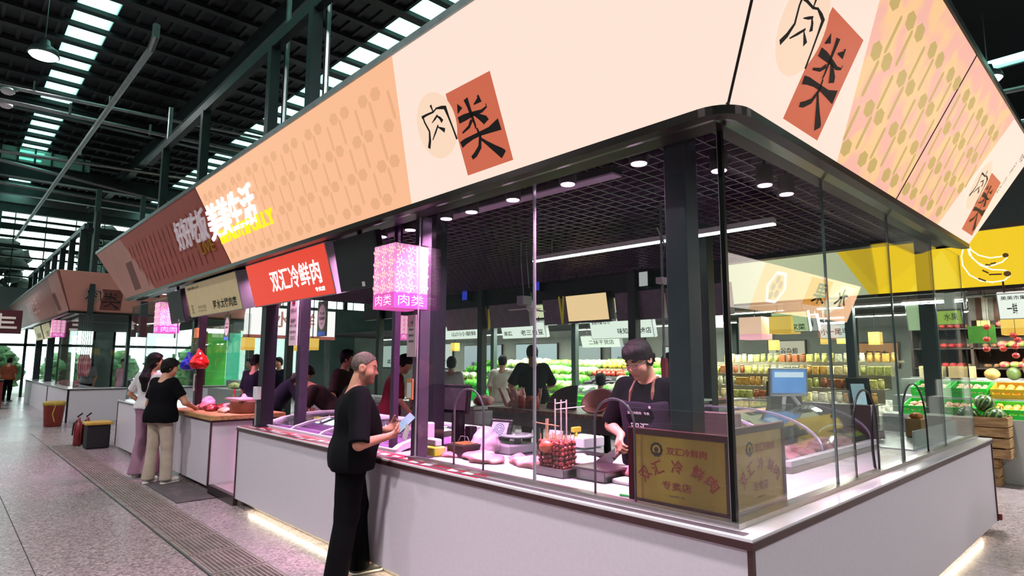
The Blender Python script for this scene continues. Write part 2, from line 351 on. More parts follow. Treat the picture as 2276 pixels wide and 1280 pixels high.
    C = lambda a,b,ra,rb=None,k=.01,mode='u': f.cap(HP(a),HP(b),ra*s,(rb or ra)*s,k=k,mode=mode)
    E((-.005,0,.03),(.096,.075,.088)); E((.035,0,-.045),(.058,.056,.065),k=.04); C((.072,0,-.092),(.066,0,-.088),.020,k=.03)
    C((.084,0,.014),(.107,0,-.022),.007,.0095,k=.012); C((.093,.010,-.027),(.093,-.010,-.027),.0075,k=.007)
    if face:
        C((.078,.034,.030),(.083,.008,.026),.010,k=.016); C((.078,-.034,.030),(.083,-.008,.026),.010,k=.016)
        for d in (1,-1): E((.092,d*.033,.010),(.016,.017,.010),k=.010,mode='s'); E((.074,d*.033,.009),(.014,.015,.011),k=.003); E((.056,d*.046,-.030),(.024,.020,.026),k=.03)
        C((.087,.017,-.060),(.087,-.017,-.060),.0075,k=.006); C((.085,.015,-.068),(.085,-.015,-.068),.0085,k=.006); C((.100,.022,-.064),(.100,-.022,-.064),.0042,k=.004,mode='s')
    for d in (1,-1): E((-.008,d*.078,-.002),(.027,.011,.036),k=.008); E((-.001,d*.088,.002),(.014,.006,.019),k=.004,mode='s')
    Hi = HR.T
    def region(c):
        q = ((c-HC)@HR)/s; m = np.zeros(len(c),int)
        lips = (q[:,0]>.078)&(np.abs(q[:,1])<.026)&(q[:,2]<-.053)&(q[:,2]>-.076); m[lips] = 1
        eye = (q[:,0]>.070)&(np.abs(np.abs(q[:,1])-.033)<.014)&(np.abs(q[:,2]-.009)<.0045); m[eye] = 2
        br = (q[:,0]>.066)&(np.abs(np.abs(q[:,1])-.034)<.021)&(np.abs(q[:,2]-.036)<.0055); m[br] = 2
        return m
    sk = skin or SKIN
    link('body', f.mesh('body', region), [sk, LIPS, HAIRC if not grey else grey], T, org=None)
    if shirt:
        g = .013+loose; f = SDF(lo,hi,max(res,.008)); torso(f,g,.07); bot = V((0,0,hem))
        f.cap(V((0,.085,.93)),V((0,-.085,.93)),(.125*fat+g)*s,k=.06)
        if hem < .88: f.cap(V((0,.09,hem+.02)),V((0,-.09,hem+.02)),(.122*fat+g)*s,k=.06)
        f.cut(bot,(0,0,-1))
        for d in (1,-1):
            e = sh[d]+(el[d]-sh[d])*sleeve/.62*.95 if sleeve <= .65 else el[d]; ax = unit(el[d]-sh[d])
            if sleeve <= .65: f.cap(sh[d],e+ax*.05,(.058+g*.8)*s*fat**.6,(.060+g*.9)*s*fat**.5,k=.04,clips=[(e,ax)])
            else: f.cap(sh[d],el[d],(.056+g*.8)*s*fat**.6,.058*s,k=.04); f.cap(el[d],wr[d],.056*s,.042*s,k=.03,clips=[(wr[d]-unit(wr[d]-el[d])*.01,unit(wr[d]-el[d]))])
        f.cap(U((-.02,0,1.40)),HP((-.02,0,-.05)),.066*s*fat**.5,.07*s,k=.012,mode='s'); f.folds(.0028,17,seed=len(label))
        link('shirt', f.mesh('shirt'), shirt, T)
    if trousers:
        f = SDF(lo,hi,max(res,.008)); f.cap(V((0,.078,.94)),V((0,-.078,.94)),(.126*fat*leg**.5)*s,k=.05)
        for d in (1,-1):
            f.cap(hip[d]-A([.005,0,.02]),kn[d],.098*leg*s*fat**.6,.074*leg*s*fat**.3,k=.03); f.cap(kn[d],an[d]+A([0,0,-.03]),.072*leg*s*fat**.3,cuff*s,k=.03)
        f.cut(V((0,0,waist)),(0,0,1)); f.cut((0,0,.045),(0,0,-1)); f.folds(.0045,15,seed=len(name)+len(label))
        link('trousers', f.mesh('trousers'), trousers, T)
    if shoes:
        for d in (1,-1):
            f = SDF(an[d]-.12,an[d]+A([.28,.14,.12]),.009); f.cap(an[d]+A([-.025,0,-.042]),an[d]+A([.15,d*.022,-.050]),.046*s,.040*s,k=.02); f.cap(an[d]+A([-.01,0,-.01]),an[d]+A([-.0,0,-.04]),.044*s,k=.03)
            f.cut(an[d]-A([0,0,.083]),(0,0,-1)); so = link('shoe', f.mesh('shoe'), shoes, T)
            f = SDF(an[d]-.12,an[d]+A([.28,.14,.12]),.009); f.cap(an[d]+A([-.028,0,-.075]),an[d]+A([.155,d*.022,-.075]),.049*s,.045*s,k=.02)
            f.cut(an[d]-A([0,0,.0845]),(0,0,-1)); f.cut(an[d]-A([0,0,.066]),(0,0,1)); link('sole', f.mesh('sole'), SOLE, so)
    if hair:
        f = SDF(HC-.24*s-A([.05,0,.35 if style=='long' else 0]),HC+.24*s,max(.006,res*.8)); n = HR@unit({'crew':(.62,0,-.62),'short':(.60,0,-.78),'bob':(.75,0,-.62),'long':(.85,0,-.40),'bun':(.72,0,-.66)}[style])
        p = HP({'crew':(.052,0,.062),'short':(.048,0,.028),'bob':(.045,0,.025),'long':(.045,0,.02),'bun':(.045,0,.04)}[style]); g = {'crew':.005,'short':.016,'bob':.022,'long':.014,'bun':.012}[style]
        f.ell(HP((-.008,0,.036)),(A([.096,.075,.088])+g)*s,HR,clips=[(p,n)])
        if style in ('bob','short'): f.ell(HP((.02,0,.085)),A([.085,.070,.045])*s,HR,k=.02,clips=[(HP((.085,0,.05)),HR@A([.6,0,-.8]))])
        if style in ('short','bob','bun'):                         # uneven fringe, sideburns and nape
            q_ = random.Random(len(label))
            for i in range(34):
                a_ = -1.25+2.5*i/33; c0 = A([.086*cos(a_)-.005,.072*sin(a_),.075-.030*abs(sin(a_))]); ln = q_.uniform(.012,.030); f.cap(HP(c0),HP(c0+A([.006*cos(a_)-.004,.006*sin(a_)+q_.uniform(-.012,.012),-ln])),.011*s,.004*s,k=.008)
            for d in (1,-1):
                for i in range(5): f.cap(HP((.022-.012*i,d*.074,.03)),HP((.020-.014*i,d*.076,-.022-.012*i)),.010*s,.006*s,k=.008)
            for i in range(9): y_ = -.06+.015*i; f.cap(HP((-.085,y_,-.01)),HP((-.080,y_*.9,-.055-q_.uniform(0,.02))),.014*s,.006*s,k=.012)
        if style == 'bob': f.ell(HP((-.045,0,-.02)),A([.068,.078,.075])*s,HR,k=.03)
        if style == 'long':
            f.ell(HP((-.04,0,-.03)),A([.075,.082,.09])*s,HR,k=.03); b = U((-.135,0,1.20)); f.cap(HP((-.07,0,-.05)),U((-.115,.02,1.36)),.055*s,.065*s,k=.04); f.cap(U((-.115,.02,1.36)),b,.062*s,.03*s,k=.03)
        if style == 'bun': f.ell(HP((-.11,0,.06)),A([.045,.045,.04])*s,k=.02)
        f.folds(.0042 if style!='crew' else .0012,62,seed=3,zf=.45)
        link('hair', f.mesh('hair'), hair, T)
    T['_j'] = ''; del T['_j']
    return T, dict(HP=HP, HR=HR, U=U, V=V, wr=wr, el=el, sh=sh, s=s)
# ------------------------------------------------------------------ picking real places: a pixel's ray met with a known plane
def ray(u, v):
    a, b = u-1138, v-640; a, b = a*cos(-ROLL)-b*sin(-ROLL), a*sin(-ROLL)+b*cos(-ROLL); a /= 1349; b = -b/1349
    d = cos(TILT)-b*sin(TILT); return Vector((d*sin(AZ)+a*cos(AZ), d*cos(AZ)-a*sin(AZ), sin(TILT)+b*cos(TILT)))
EYE = Vector((0,0,CAMZ))
def gz(u,v,z): r = ray(u,v); return EYE+r*((z-CAMZ)/r.z)
def gx(u,v,x): r = ray(u,v); return EYE+r*(x/r.x)
def gy(u,v,y): r = ray(u,v); return EYE+r*(y/r.y)

# ------------------------------------------------------------------ shared materials
STEEL_D = M('dark_painted_steel','2a3536',.45,.3,var=.15,scale=3)
STEEL_G = M('grey_green_steel','4a5a5a',.4,.4,var=.12,scale=4)
ALU_D = M('dark_aluminium_trim','3b3230',.28,.7,var=.1,scale=6)
CHROME = M('brushed_stainless','b9b6b2',.28,.9,var=.06,scale=20,stretch=(1,1,14))
GALV = M('galvanised_pipe','8d9494',.38,.8,var=.1)
BLACK = M('black_plastic','0f0f12',.4,var=.1)
BLACKM = M('matt_black','121015',.7,var=.1)
LAMI = M('white_laminate','d3c9d2',.42,var=.02,scale=40,bump=.03,bscale=180)
WTOP = M('white_worktop','ece4ea',.16,var=.02,scale=12,coat=.3)
EDGE = M('brown_edge_strip','4a3030',.35,.3,var=.1)
WHITEP = M('white_plastic','e6e4e4',.35,var=.03)
GREYP = M('grey_plastic','8f9096',.4,var=.04)
WOOD = M('pale_wood','b78a5c',.55,c2='8f6238',scale=3,stretch=(1,8,8),bump=.08)
GLASS = glass('clear_pane',(.95,.985,.975)); GLASSI = glass('case_glass',(.93,.95,.96),ior=1.45)
GEDGE = M('polished_glass_edge','5f7872',.15,.2,var=.1)
GEDGEL = M('pale_glass_edge','b4b6bc',.2,.2,var=.1)
PAPER = M('printed_paper','dcd9d2',.6,var=.02)
INK = M('black_ink','16120f',.6,var=.1)
CREAM = lit('lit_cream','FDE4D4',1.0); PEACH = lit('lit_peach','FABC92',1.0); PEACHL = lit('lit_peach_line','ECB084',.98)
PEACHR = lit('lit_peach_pink','F8C494',1.0); PINKR = lit('lit_pink_wash','F0B09A',1.0); OLIVE = lit('lit_olive','CDB06C',.95); SAND = lit('lit_sand','F3BE84',1.0)
TERRA = lit('lit_terracotta','D2694C',.95); OVAL = lit('lit_oval','FAD9BE',1.0); LITINK = M('sign_black_ink','0a0706',.5,var=.1)
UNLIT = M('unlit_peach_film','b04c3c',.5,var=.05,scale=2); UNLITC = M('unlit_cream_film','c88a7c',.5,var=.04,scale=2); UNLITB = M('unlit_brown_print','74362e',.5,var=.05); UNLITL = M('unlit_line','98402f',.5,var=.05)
SKIN = M('skin','c79276',.5,var=.06,scale=9); LIPS = M('lips','a8695c',.5,var=.05); HAIRC = M('black_hair','0e0b0a',.6,spec=.2,var=.2,scale=40,bump=.4,bscale=160,stretch=(1,1,.2)); SOLE = M('shoe_sole','d8d4cc',.6,var=.05)

# terrazzo floor: fine chips of three shades
FLO = M('terrazzo','847c79',.2); nt = FLO.node_tree; bs = nt.nodes['Principled BSDF']
tc = nt.nodes.new('ShaderNodeNewGeometry'); vo = nt.nodes.new('ShaderNodeTexVoronoi'); vo.inputs['Scale'].default_value = 58
n1 = nt.nodes.new('ShaderNodeTexNoise'); n1.inputs['Scale'].default_value = .55; n1.inputs['Detail'].default_value = 6
r1 = nt.nodes.new('ShaderNodeValToRGB'); e = r1.color_ramp.elements
e[0].position = 0; e[0].color = (*lin('5c5056'),1); e[1].position = 1; e[1].color = (*lin('c2b2b6'),1)
for p, c in ((.3,'84767a'),(.6,'9c8e90'),(.85,'ac9ea0')): q = e.new(p); q.color = (*lin(c),1)
mx = nt.nodes.new('ShaderNodeMixRGB'); mx.blend_type = 'MULTIPLY'; mx.inputs[0].default_value = .35
r2_ = nt.nodes.new('ShaderNodeValToRGB'); r2_.color_ramp.elements[0].position = .35; r2_.color_ramp.elements[0].color = (.55,.52,.5,1); r2_.color_ramp.elements[1].position = .7
mr = nt.nodes.new('ShaderNodeMapRange'); mr.inputs['To Min'].default_value = .16; mr.inputs['To Max'].default_value = .36
L_ = nt.links.new; L_(tc.outputs['Position'],vo.inputs['Vector']); L_(tc.outputs['Position'],n1.inputs['Vector']); L_(vo.outputs['Color'],r1.inputs[0])
L_(n1.outputs['Fac'],r2_.inputs[0]); L_(r1.outputs[0],mx.inputs[1]); L_(r2_.outputs[0],mx.inputs[2]); L_(mx.outputs[0],bs.inputs['Base Color']); L_(n1.outputs['Fac'],mr.inputs[0]); L_(mr.outputs[0],bs.inputs['Roughness'])
GROUT = M('dark_joint','2b2827',.7,var=.1)

# ------------------------------------------------------------------ hall shell
X0,X1,Y0,Y1,RZ = -13.,27.,-14.,34.,9.
fl = tag(Bx(X0,X1,Y0,Y1,-.25,-.003).build('floor',[FLO]), kind='structure')
fl.data.materials[0] = FLO
Bx(-3.12,1.61,1.8,16.9,-.01,-.0025).build('joint_bed',GROUT,fl)
for i in range(5):                                   # large slabs of the near floor, open joints between them
    for j in range(10):
        Bx(-3.10+i*.94+.004,-2.16+i*.94-.004,1.86+j*1.5+.003,3.36+j*1.5-.003,-.02,0).build('tile',FLO,fl)
for i in range(6):
    for j in range(3): Bx(5.3+i*.94+.003,6.24+i*.94-.003,-1.66+j*.94+.003,-.72+j*.94-.003,-.02,0).build('tile',FLO,fl)
DECK = M('dark_corrugated_deck','2b3034',.55,.5,var=.12,scale=2)
SKY = [-9.0,-3.6,1.82,7.0,12.8,18.6]; edges = [X0]
for c in SKY: edges += [c-.36,c+.36]
edges.append(X1)
PURL = M('dark_purlin','1e2226',.6,.2,var=.1); deck = MB()
for a,b in zip(edges[::2],edges[1::2]): deck.box(a,b,Y0,Y1,RZ,RZ+.12)
ceil = tag(deck.build('ceiling',DECK), kind='structure')
ribs = MB()
for k in range(130):
    x = X0+k*.31
    if all(abs(x-c) > .45 for c in SKY): ribs.box(x,x+.07,3,Y1,RZ-.05,RZ)
tag(ribs.build('deck_ribs',DECK,ceil), kind='stuff')
SKYM = M('skylight_sheet','dff5f0',.6,bump=.5,bscale=18,stretch=(6,.4,1)); nt = SKYM.node_tree; nt.nodes.remove(nt.nodes['Principled BSDF'])
t1 = nt.nodes.new('ShaderNodeBsdfTransparent'); t1.inputs[0].default_value = (.58,.88,.80,1); t2 = nt.nodes.new('ShaderNodeBsdfTranslucent'); t2.inputs[0].default_value = (.8,.98,.92,1); m3 = nt.nodes.new('ShaderNodeMixShader'); m3.inputs[0].default_value = .3
L_ = nt.links.new; L_(t1.outputs[0],m3.inputs[1]); L_(t2.outputs[0],m3.inputs[2]); L_(m3.outputs[0],nt.nodes['Material Output'].inputs[0])
for c in SKY: Bx(c-.36,c+.36,Y0,Y1,RZ+.03,RZ+.045).build('skylight_sheet',SKYM,ceil)
gaps = [.24,.17,.3,.2,.42,.18,.24,.34,.16,.26,.2,.36]
k = 0; y = 4.0
while y < 33: 
    w = gaps[k%12]; Bx(X0,X1,y,y+w*.7,RZ-.12,RZ-.02).build('purlin',PURL,ceil); y += .62+w+(.1 if k%4==1 else 0); k += 1
# walls
WALLM = M('grey_cladding','8a9090',.6,.1,var=.06,scale=1.5)
tag(Bx(X0-.2,X0,Y0,Y1,0,RZ).build('wall_left',WALLM), kind='structure')
tag(Bx(X1,X1+.2,Y0,Y1,0,RZ).build('wall_right',WALLM), kind='structure')
tag(Bx(X0,X1,Y0-.2,Y0,0,RZ).build('wall_back',WALLM), kind='structure')
wf = MB(); WY = Y1
for a,b in ((X0,-6),(-5.9+3.4,-2.3),(5.2,6.0),(11.2,X1)): wf.box(a,b,WY,WY+.2,0,3.4)
wf.box(X0,X1,WY,WY+.2,3.4,4.75); wf.box(X0,X1,WY,WY+.2,8.3,RZ)
wall = tag(wf.build('wall_front',WALLM), kind='structure')
rail = lambda z0,z1: Bx(X0,X1,WY-.06,WY+.1,z0,z1).build('window_rail',STEEL_D,wall)
for z0,z1 in ((7.72,7.82),(7.28,7.55),(6.92,7.02),(6.45,6.62),(6.05,6.12),(5.55,5.68),(5.2,5.26)): rail(z0,z1)
for k in range(12): Bx(-12+k*3.3,-11.75+k*3.3,WY-.14,WY+.02,4.7,8.4).build('window_post',STEEL_G,wall)
for k in range(36): Bx(-12.4+k*1.1,-12.36+k*1.1,WY,WY+.05,4.7,8.4).build('window_bar',STEEL_D,wall)
Bx(X0,X1,WY+.07,WY+.085,4.7,8.4).build('window_pane',GLASS,wall)
# what stands outside the far wall: dark conifers and a slope, plain daylight behind
PINE = M('dark_pine_leaves','1c2a22',.8,var=.5,scale=2,bump=.3); LEAF = M('pale_green_leaves','7fae7a',.7,var=.4,scale=2)
def shape_tree(name,label,c,r,mat,seed,cone=False,trunk=4.4):
    T = thing(name,label,'tree',(c[0],c[1],0),group=None); q = random.Random(seed); mb = MB()
    for i in range(150):
        t = q.random(); z = trunk+t*r[2]*2; w = r[0]*((1-t) if cone else sin(.25+2.6*t)); a = q.uniform(0,6.28)
        e_ = q.uniform(.3,1); mb.ball((c[0]+w*e_*cos(a),c[1]+w*.6*e_*sin(a),z),(q.uniform(.3,.7),q.uniform(.3,.7),q.uniform(.2,.45)),7,5,seed+i,.22)
    mb.build('foliage',mat,T,True); MB().tube([(c[0],c[1],-.2),(c[0],c[1],trunk+r[2]*.8)],[.35,.15]).build('trunk',M('bark','3a2f28',.9,var=.3),T); return T
shape_tree('conifer','broad dark conifer outside the far gable windows, left of the taller one',(0.2,41,0),(3.4,2.6,1.9),PINE,3)
shape_tree('conifer','tall pointed dark conifer outside the far gable windows',(7.6,48,0),(3.4,3,3.0),PINE,9,True)
shape_tree('leafy_tree','pale green leafy tree outside the far gable windows',(-8.2,46,0),(3,3,2.4),LEAF,5)
for k,(a,b) in enumerate(((-5.9,-2.5),(-2.3,5.2),(6.0,11.2))):
    mb = MB(); n_ = max(2,round((b-a)/1.25))
    for j in range(n_+1): mb.box(a+(b-a)*j/n_-.05,a+(b-a)*j/n_+.05,WY,WY+.12,0,3.4)
    mb.box(a,b,WY,WY+.12,2.2,2.32).box(a,b,WY,WY+.12,3.28,3.4); tag(mb.build('door_%d'%(k+1),STEEL_D),kind='structure')
for k,(x,y,r) in enumerate(((-4.2,38,.8),(-1.2,36.8,.8),(1.8,38.8,.9),(4.6,36.8,.8),(7.6,38.8,.9),(10.4,36.8,.8))):
    shape_tree('shrub','leafy green shrub outside the far doors, %s from the left'%('first','second','third','fourth','fifth','sixth')[k],(x,y,0),(r,r,.65+.1*(k%3)),LEAF if k%2 else M('mid_green_leaves','4f7a4a',.7,var=.4,scale=2),20+k,False,.3)
tag(Bx(-40,60,Y1+.4,60,-.4,-.05).build('ground_outside',M('concrete_yard','a7a59e',.9,var=.1)), kind='structure')

# beams, clerestory strip and pipes under the roof
cl = tag(Bx(-12,3.4,26.05,26.12,8.35,8.8).build('window_1',SKYM), kind='structure')
for k in range(34): Bx(-12+k*.46,-11.95+k*.46,26.0,26.16,8.3,8.85).build('window_bar',STEEL_D,cl)
def beam(label,a,b,w,h,mat=STEEL_D,name='steel_beam',fl=True):
    t = thing(name,label,'beam',tuple(min(p,q) for p,q in zip(a,b))); mb = MB()
    MB().bar(a,b,w*.25,h).build('web',mat,t)
    for s in (-1,1): MB().bar((a[0],a[1],a[2]+s*h/2),(b[0],b[1],b[2]+s*h/2),w,.03).build('flange',mat,t)
    return t
beam('deep dark roof beam crossing the hall below the clerestory strip',(-13,26,8.0),(27,26,8.0),.3,.5)
beam('grey roof beam crossing the hall between clerestory and gable windows',(-13,29.3,8.05),(27,29.3,8.05),.25,.4,STEEL_G)
beam('lowest grey roof beam just before the far gable windows',(-13,32.2,7.9),(27,32.2,7.9),.25,.36,STEEL_G)
beam('dark roof beam over the open skylight row',(-13,20.4,8.45),(27,20.4,8.45),.2,.3)
beam('dark ridge beam running above the meat stalls',(4.4,3,8.3),(4.4,33,8.3),.22,.4)
def pipe(name,label,pts,r,mat=GALV,drops=()):
    t = thing(name,label,'pipe',pts[0]); MB().tube(pts,r,8).build('pipe_run',mat,t)
    for d in drops:
        MB().tube([d,(d[0],d[1],d[2]+.22)],r*.55,6).build('hanger',mat,t)
    return t
p = gz(0,190,6.6); q = gz(620,315,6.6); pipe('sprinkler_pipe','upper thin sprinkler pipe crossing under the dark roof',[(-8,p.y+.5,6.6),p,q,(12,q.y-.6,6.6)],.035,drops=[gz(75,205,6.6),gz(245,240,6.6)])
p = gz(0,222,6.3); q = gz(360,300,6.3); pipe('sprinkler_pipe','lower sprinkler pipe with short drops beneath the upper one',[(-8,p.y+.4,6.3),p,q,(9,q.y-.6,6.3)],.04,drops=[gz(155,255,6.1),gz(333,300,6.1)])
p = gz(345,95,6.2); q = gz(110,425,6.2); pipe('main_water_pipe','long grey pipe running down the hall with an upturned elbow',[p+Vector((0,0,.28)),p+Vector((0,0,.1)),p+Vector((0,.25,0)),q,q+(q-p).normalized()*9],.05,drops=[gz(245,240,6.2),gz(178,345,6.2)])
for i,(v0,v1) in enumerate(((335,392),(355,450),(405,470))):
    p = gy(0,v0,23.4+i*.9); q = gy(355,v1-4,23.4+i*.9); pipe('duct_pipe',('topmost','middle','lowest')[i]+' of three pale pipes crossing below the clerestory',[p+(p-q)*.5,p,q,q+(q-p)*.5],.06)
p = gx(2276,195,14.); q = gx(2180,215,14.); pipe('sprinkler_pipe','pale sprinkler pipe beyond the right end of the cream fascia',[q+(q-p)*2,q,p,p+(p-q)*4],.05,drops=[gx(2188,210,14.)])
p = gx(2276,275,14.); q = gx(2210,290,14.); pipe('duct_pipe','thick pale pipe below the sprinkler pipe beyond the right fascia',[q+(q-p)*3,q,p,p+(p-q)*4],.09)
# smoke detectors
for u,v,lab in ((18,198,'white round smoke detector on the upper sprinkler pipe'),(14,229,'white smoke detector on the lower sprinkler pipe')):
    p = gz(u,v,6.45); t = thing('smoke_detector',lab,'detector',p); MB().lathe([(.1,0),(.11,-.05),(.07,-.09)],p,14).build('housing',WHITEP,t,True); Bx(p.x-.14,p.x+.14,p.y-.05,p.y+.05,p.z,p.z+.04).build('bracket',GALV,t)
# high-bay lamps
LAMPW = M('lamp_disc','ffffff',.4,emit=14,ecol='f4fffb')
def highbay(x,y,z,label,power=1500):
    t = thing('high_bay_lamp',label,'lamp',(x,y,z)); MB().lathe([(.08,.30),(.10,.2),(.22,.12),(.26,0),(.25,-.01)],(x,y,z),24).build('shade',M('grey_enamel','6f777a',.4,.5,var=.08),t,True)
    MB().lathe([(.235,-.012),(.2,-.05),(.05,-.065)],(x,y,z),24).build('diffuser',LAMPW,t,True); MB().tube([(x,y,z+.3),(x,y,RZ+(.03 if any(abs(x-c) < .5 for c in SKY) else .0))],.012,6).build('rod',GALV,t)
    l = lamp('lamp_light','SPOT',(x,y,z-.1),power,(1,.955,.985),.25,spot=150,blend=.8,parent=t); return t
hp = gz(97,122,7.5); highbay(hp.x,hp.y,7.5,'lit high-bay lamp hanging beside the skylight row, upper left',700)
HB = ['over the left aisle, level with the freezer, outside the picture','over the left aisle, level with the second stall block, outside the picture','above the camera, outside the picture','behind the right fascia near the fruit stall','behind the left fascia over the far aisle','behind the fascia far down the far aisle','far left over the aisle, outside the picture','over the far meat stall, hidden by pipes','above the fruit stall, hidden by the right fascia','above the vegetable stalls, hidden by the left fascia','behind the camera, left one','behind the camera, right one']
for i,(x,y) in enumerate(((-5,3),(-5,11),(1.0,2.2),(9.4,2.0),(9.4,10.5),(9.4,19.5),(-6,20),(-.5,25.2),(15.5,2),(15.5,11),(4.6,-6),(12,-7))):  # lamps out of view, added for the hall's general light
    highbay(x,y,7.5,'added high-bay lamp '+HB[i],2400)
# ------------------------------------------------------------------ fascias (canopy signs)
XC,YC,ZC,XT,YT,ZT = 2.339,1.15,2.671,1.984,.655,3.586
FL = Fr((XC,0,ZC),(0,-1,0),(XT-XC,0,ZT-ZC)); FR = Fr((0,YC,ZC),(1,0,0),(0,YT-YC,ZT-ZC)); HL, HR_ = .9815, 1.0403
def emblem(mbs, F, cx, cy, sc=1., tilt=0.):            # oval with the first character, square with the second
    ov, re, ink = mbs; ov.flat(circ(cx-.35*sc,cy+.105*sc,.195*sc,.205*sc,40),F,.0045); re.flat(rect(cx-.187*sc,cy-.255*sc,cx+.225*sc,cy+.255*sc),F,.003)
    brush(ink,F,ROU,cx,cy,sc,n=.0065); brush(ink,F,LEI,cx,cy,sc,n=.0065)
def motif(ol, li, F, s0, s1, t0, t1, skip, rows=4, ps=.44, pt=.235):
    j = 0; t = t0
    while t < t1:
        s = s0+(ps/2 if j%2 else 0)
        while s < s1:
            for d in (-.085,.085):
                if not skip(s+d,t): ol.flat([(s+d+x*.066,t+y*.046) for x,y in ((-1,.25),(-.35,1),(.7,.8),(1,-.25),(.35,-1),(-.7,-.8))],F,.0045)
            for d,q in ((.012,.118),(-.012,-.118)):
                if not skip(s+d,t+q) and .10 < t+q < .89: li.flat([(s+d-.017,t+q-.085),(s+d,t+q-.10),(s+d+.017,t+q-.085),(s+d+.017,t+q+.085),(s+d,t+q+.10),(s+d-.017,t+q+.085)],F,.0045)
            s += ps
        t += pt; j += 1
# left face
cl_ = thing('lit_fascia','long sign fascia over the left side of the corner meat stall, oval and red square','fascia',(XC,1.2,ZC))
CE = .15                                                 # radius of the rounded corner
MB().prism([(-7.155,0),(-YC-CE,0),(-YT-CE,HL),(-7.495,HL)],FL,-.05,0).build('lit_panel',CREAM,cl_)
MB().flat([(-7.150,.004),(-3.53,.004),(-3.277,HL-.004),(-7.488,HL-.004)],FL,.0015).build('peach_print',PEACH,cl_)
ol, li = MB(), MB(); edge = lambda s,t: s > -3.60+.255*t or s < -7.05-.34*t
motif(ol,li,FL,-7.4,-3.3,.10,.97,edge); tag(ol.build('hexagon_print',PEACHL,cl_),kind='stuff'); tag(li.build('bar_print',PEACHL,cl_),kind='stuff')
ov, re, ink = MB(), MB(), MB(); emblem((ov,re,ink),FL,-2.79+.105,.327); ov.build('oval_print',OVAL,cl_); re.build('red_square_print',TERRA,cl_); ink.build('brush_characters',LITINK,cl_)
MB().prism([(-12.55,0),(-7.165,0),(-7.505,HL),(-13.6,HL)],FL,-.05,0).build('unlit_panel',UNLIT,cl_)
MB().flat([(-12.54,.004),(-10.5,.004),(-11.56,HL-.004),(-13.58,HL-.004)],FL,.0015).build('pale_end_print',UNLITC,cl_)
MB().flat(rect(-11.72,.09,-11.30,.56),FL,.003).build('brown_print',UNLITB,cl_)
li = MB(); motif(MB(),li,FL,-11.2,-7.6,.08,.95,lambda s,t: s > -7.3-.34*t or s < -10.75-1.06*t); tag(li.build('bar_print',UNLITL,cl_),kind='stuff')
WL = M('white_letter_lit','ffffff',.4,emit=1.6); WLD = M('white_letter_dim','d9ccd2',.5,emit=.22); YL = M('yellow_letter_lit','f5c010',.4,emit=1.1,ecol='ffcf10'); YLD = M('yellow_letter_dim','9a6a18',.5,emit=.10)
def solid_text(name, s, F, x0,y0,x1,y1, mat, par, bold=.02, n=.02, rot=0., shear=0.):
    mb = MB(); put_text(mb,s,F,x0,y0,x1,y1,n,bold,rot,shear); o = mb.build(name,mat,par); m = o.modifiers.new('depth','SOLIDIFY'); m.thickness = n-.002; m.offset = -1; return o
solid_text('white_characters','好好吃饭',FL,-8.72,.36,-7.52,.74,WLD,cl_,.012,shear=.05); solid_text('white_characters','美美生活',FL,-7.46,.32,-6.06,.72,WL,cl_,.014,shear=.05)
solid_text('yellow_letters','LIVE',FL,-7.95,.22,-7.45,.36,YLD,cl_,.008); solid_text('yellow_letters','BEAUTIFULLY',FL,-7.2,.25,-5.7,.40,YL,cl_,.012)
MB().bar(FL.p(-7.16,0,.0),FL.p(-7.5,HL,.0),.012,.01).build('joint_strip',M('brown_joint','5a2a18',.5,var=.1),cl_)
MB().flat(rect(0,0,.01,.01),FL,-3).build('fixing',ALU_D,cl_) if False else None
BACK = M('fascia_back_panel','2c2f33',.5,.3,var=.1)
MB().add([(2.60,1.4,2.72),(2.60,13.0,2.72),(2.60,13.0,3.55),(2.60,1.4,3.55)],[(0,1,2,3)]).build('back_panel',BACK,cl_)
MB().add([FL.p(-1.4,HL,-.02),FL.p(-13.4,HL,-.02),(2.60,13.0,3.56),(2.60,1.4,3.56)],[(0,1,2,3)]).build('top_panel',BACK,cl_)
def trim_profile(mb, path):                              # dark aluminium angle following the lower edge
    for i in range(len(path)-1):
        (a,na),(b,nb) = path[i],path[i+1]; v = []
        for p,n in ((a,na),(b,nb)):
            p = Vector(p); n = Vector(n)
            v += [p+n*.012+Vector((0,0,.012)), p+n*.012-Vector((0,0,.028)), p-n*.05-Vector((0,0,.028)), p-n*.16+Vector((0,0,.010)), p-n*.012+Vector((0,0,.0))]
        mb.add(v,[(k,(k+1)%5,5+(k+1)%5,5+k) for k in range(5)]+[(4,3,2,1,0),(5,6,7,8,9)])
arc = [((XC+CE-CE*cos(a),YC+CE-CE*sin(a),ZC),(-cos(a),-sin(a),0)) for a in [pi/2*k/8 for k in range(9)]]
mb = MB(); trim_profile(mb,[((XC,12.55,ZC),(-1,0,0)),((XC,7,ZC),(-1,0,0)),((XC,YC+CE,ZC),(-1,0,0))]); trim_profile(mb,arc[:5]); mb.build('lower_trim',ALU_D,cl_)
mb = MB(); mb.bar(FL.p(-1.0,HL,-.02),FL.p(-13.6,HL,-.02),.05,.05); mb.build('upper_trim',GALV,cl_)
# end face of the left fascia, facing down the hall
MB().add([(XC,12.55,ZC),(2.6,12.55,ZC),(2.6,13.6,ZT),(XT,13.6,ZT)],[(3,2,1,0)]).build('end_panel',UNLITC,cl_)
def corner(par, k0, k1):
    mb = MB(); v = []; N = 6
    for k in range(N+1):
        a = radians(k0+(k1-k0)*k/N)
        for z,x,y in ((ZC,XC,YC),(ZT,XT,YT)): v.append((x+CE-CE*cos(a),y+CE-CE*sin(a),z))
    mb.add(v,[(2*k,2*k+2,2*k+3,2*k+1) for k in range(N)]); return mb.build('rounded_corner_panel',CREAM,par)
corner(cl_,0,43.5)
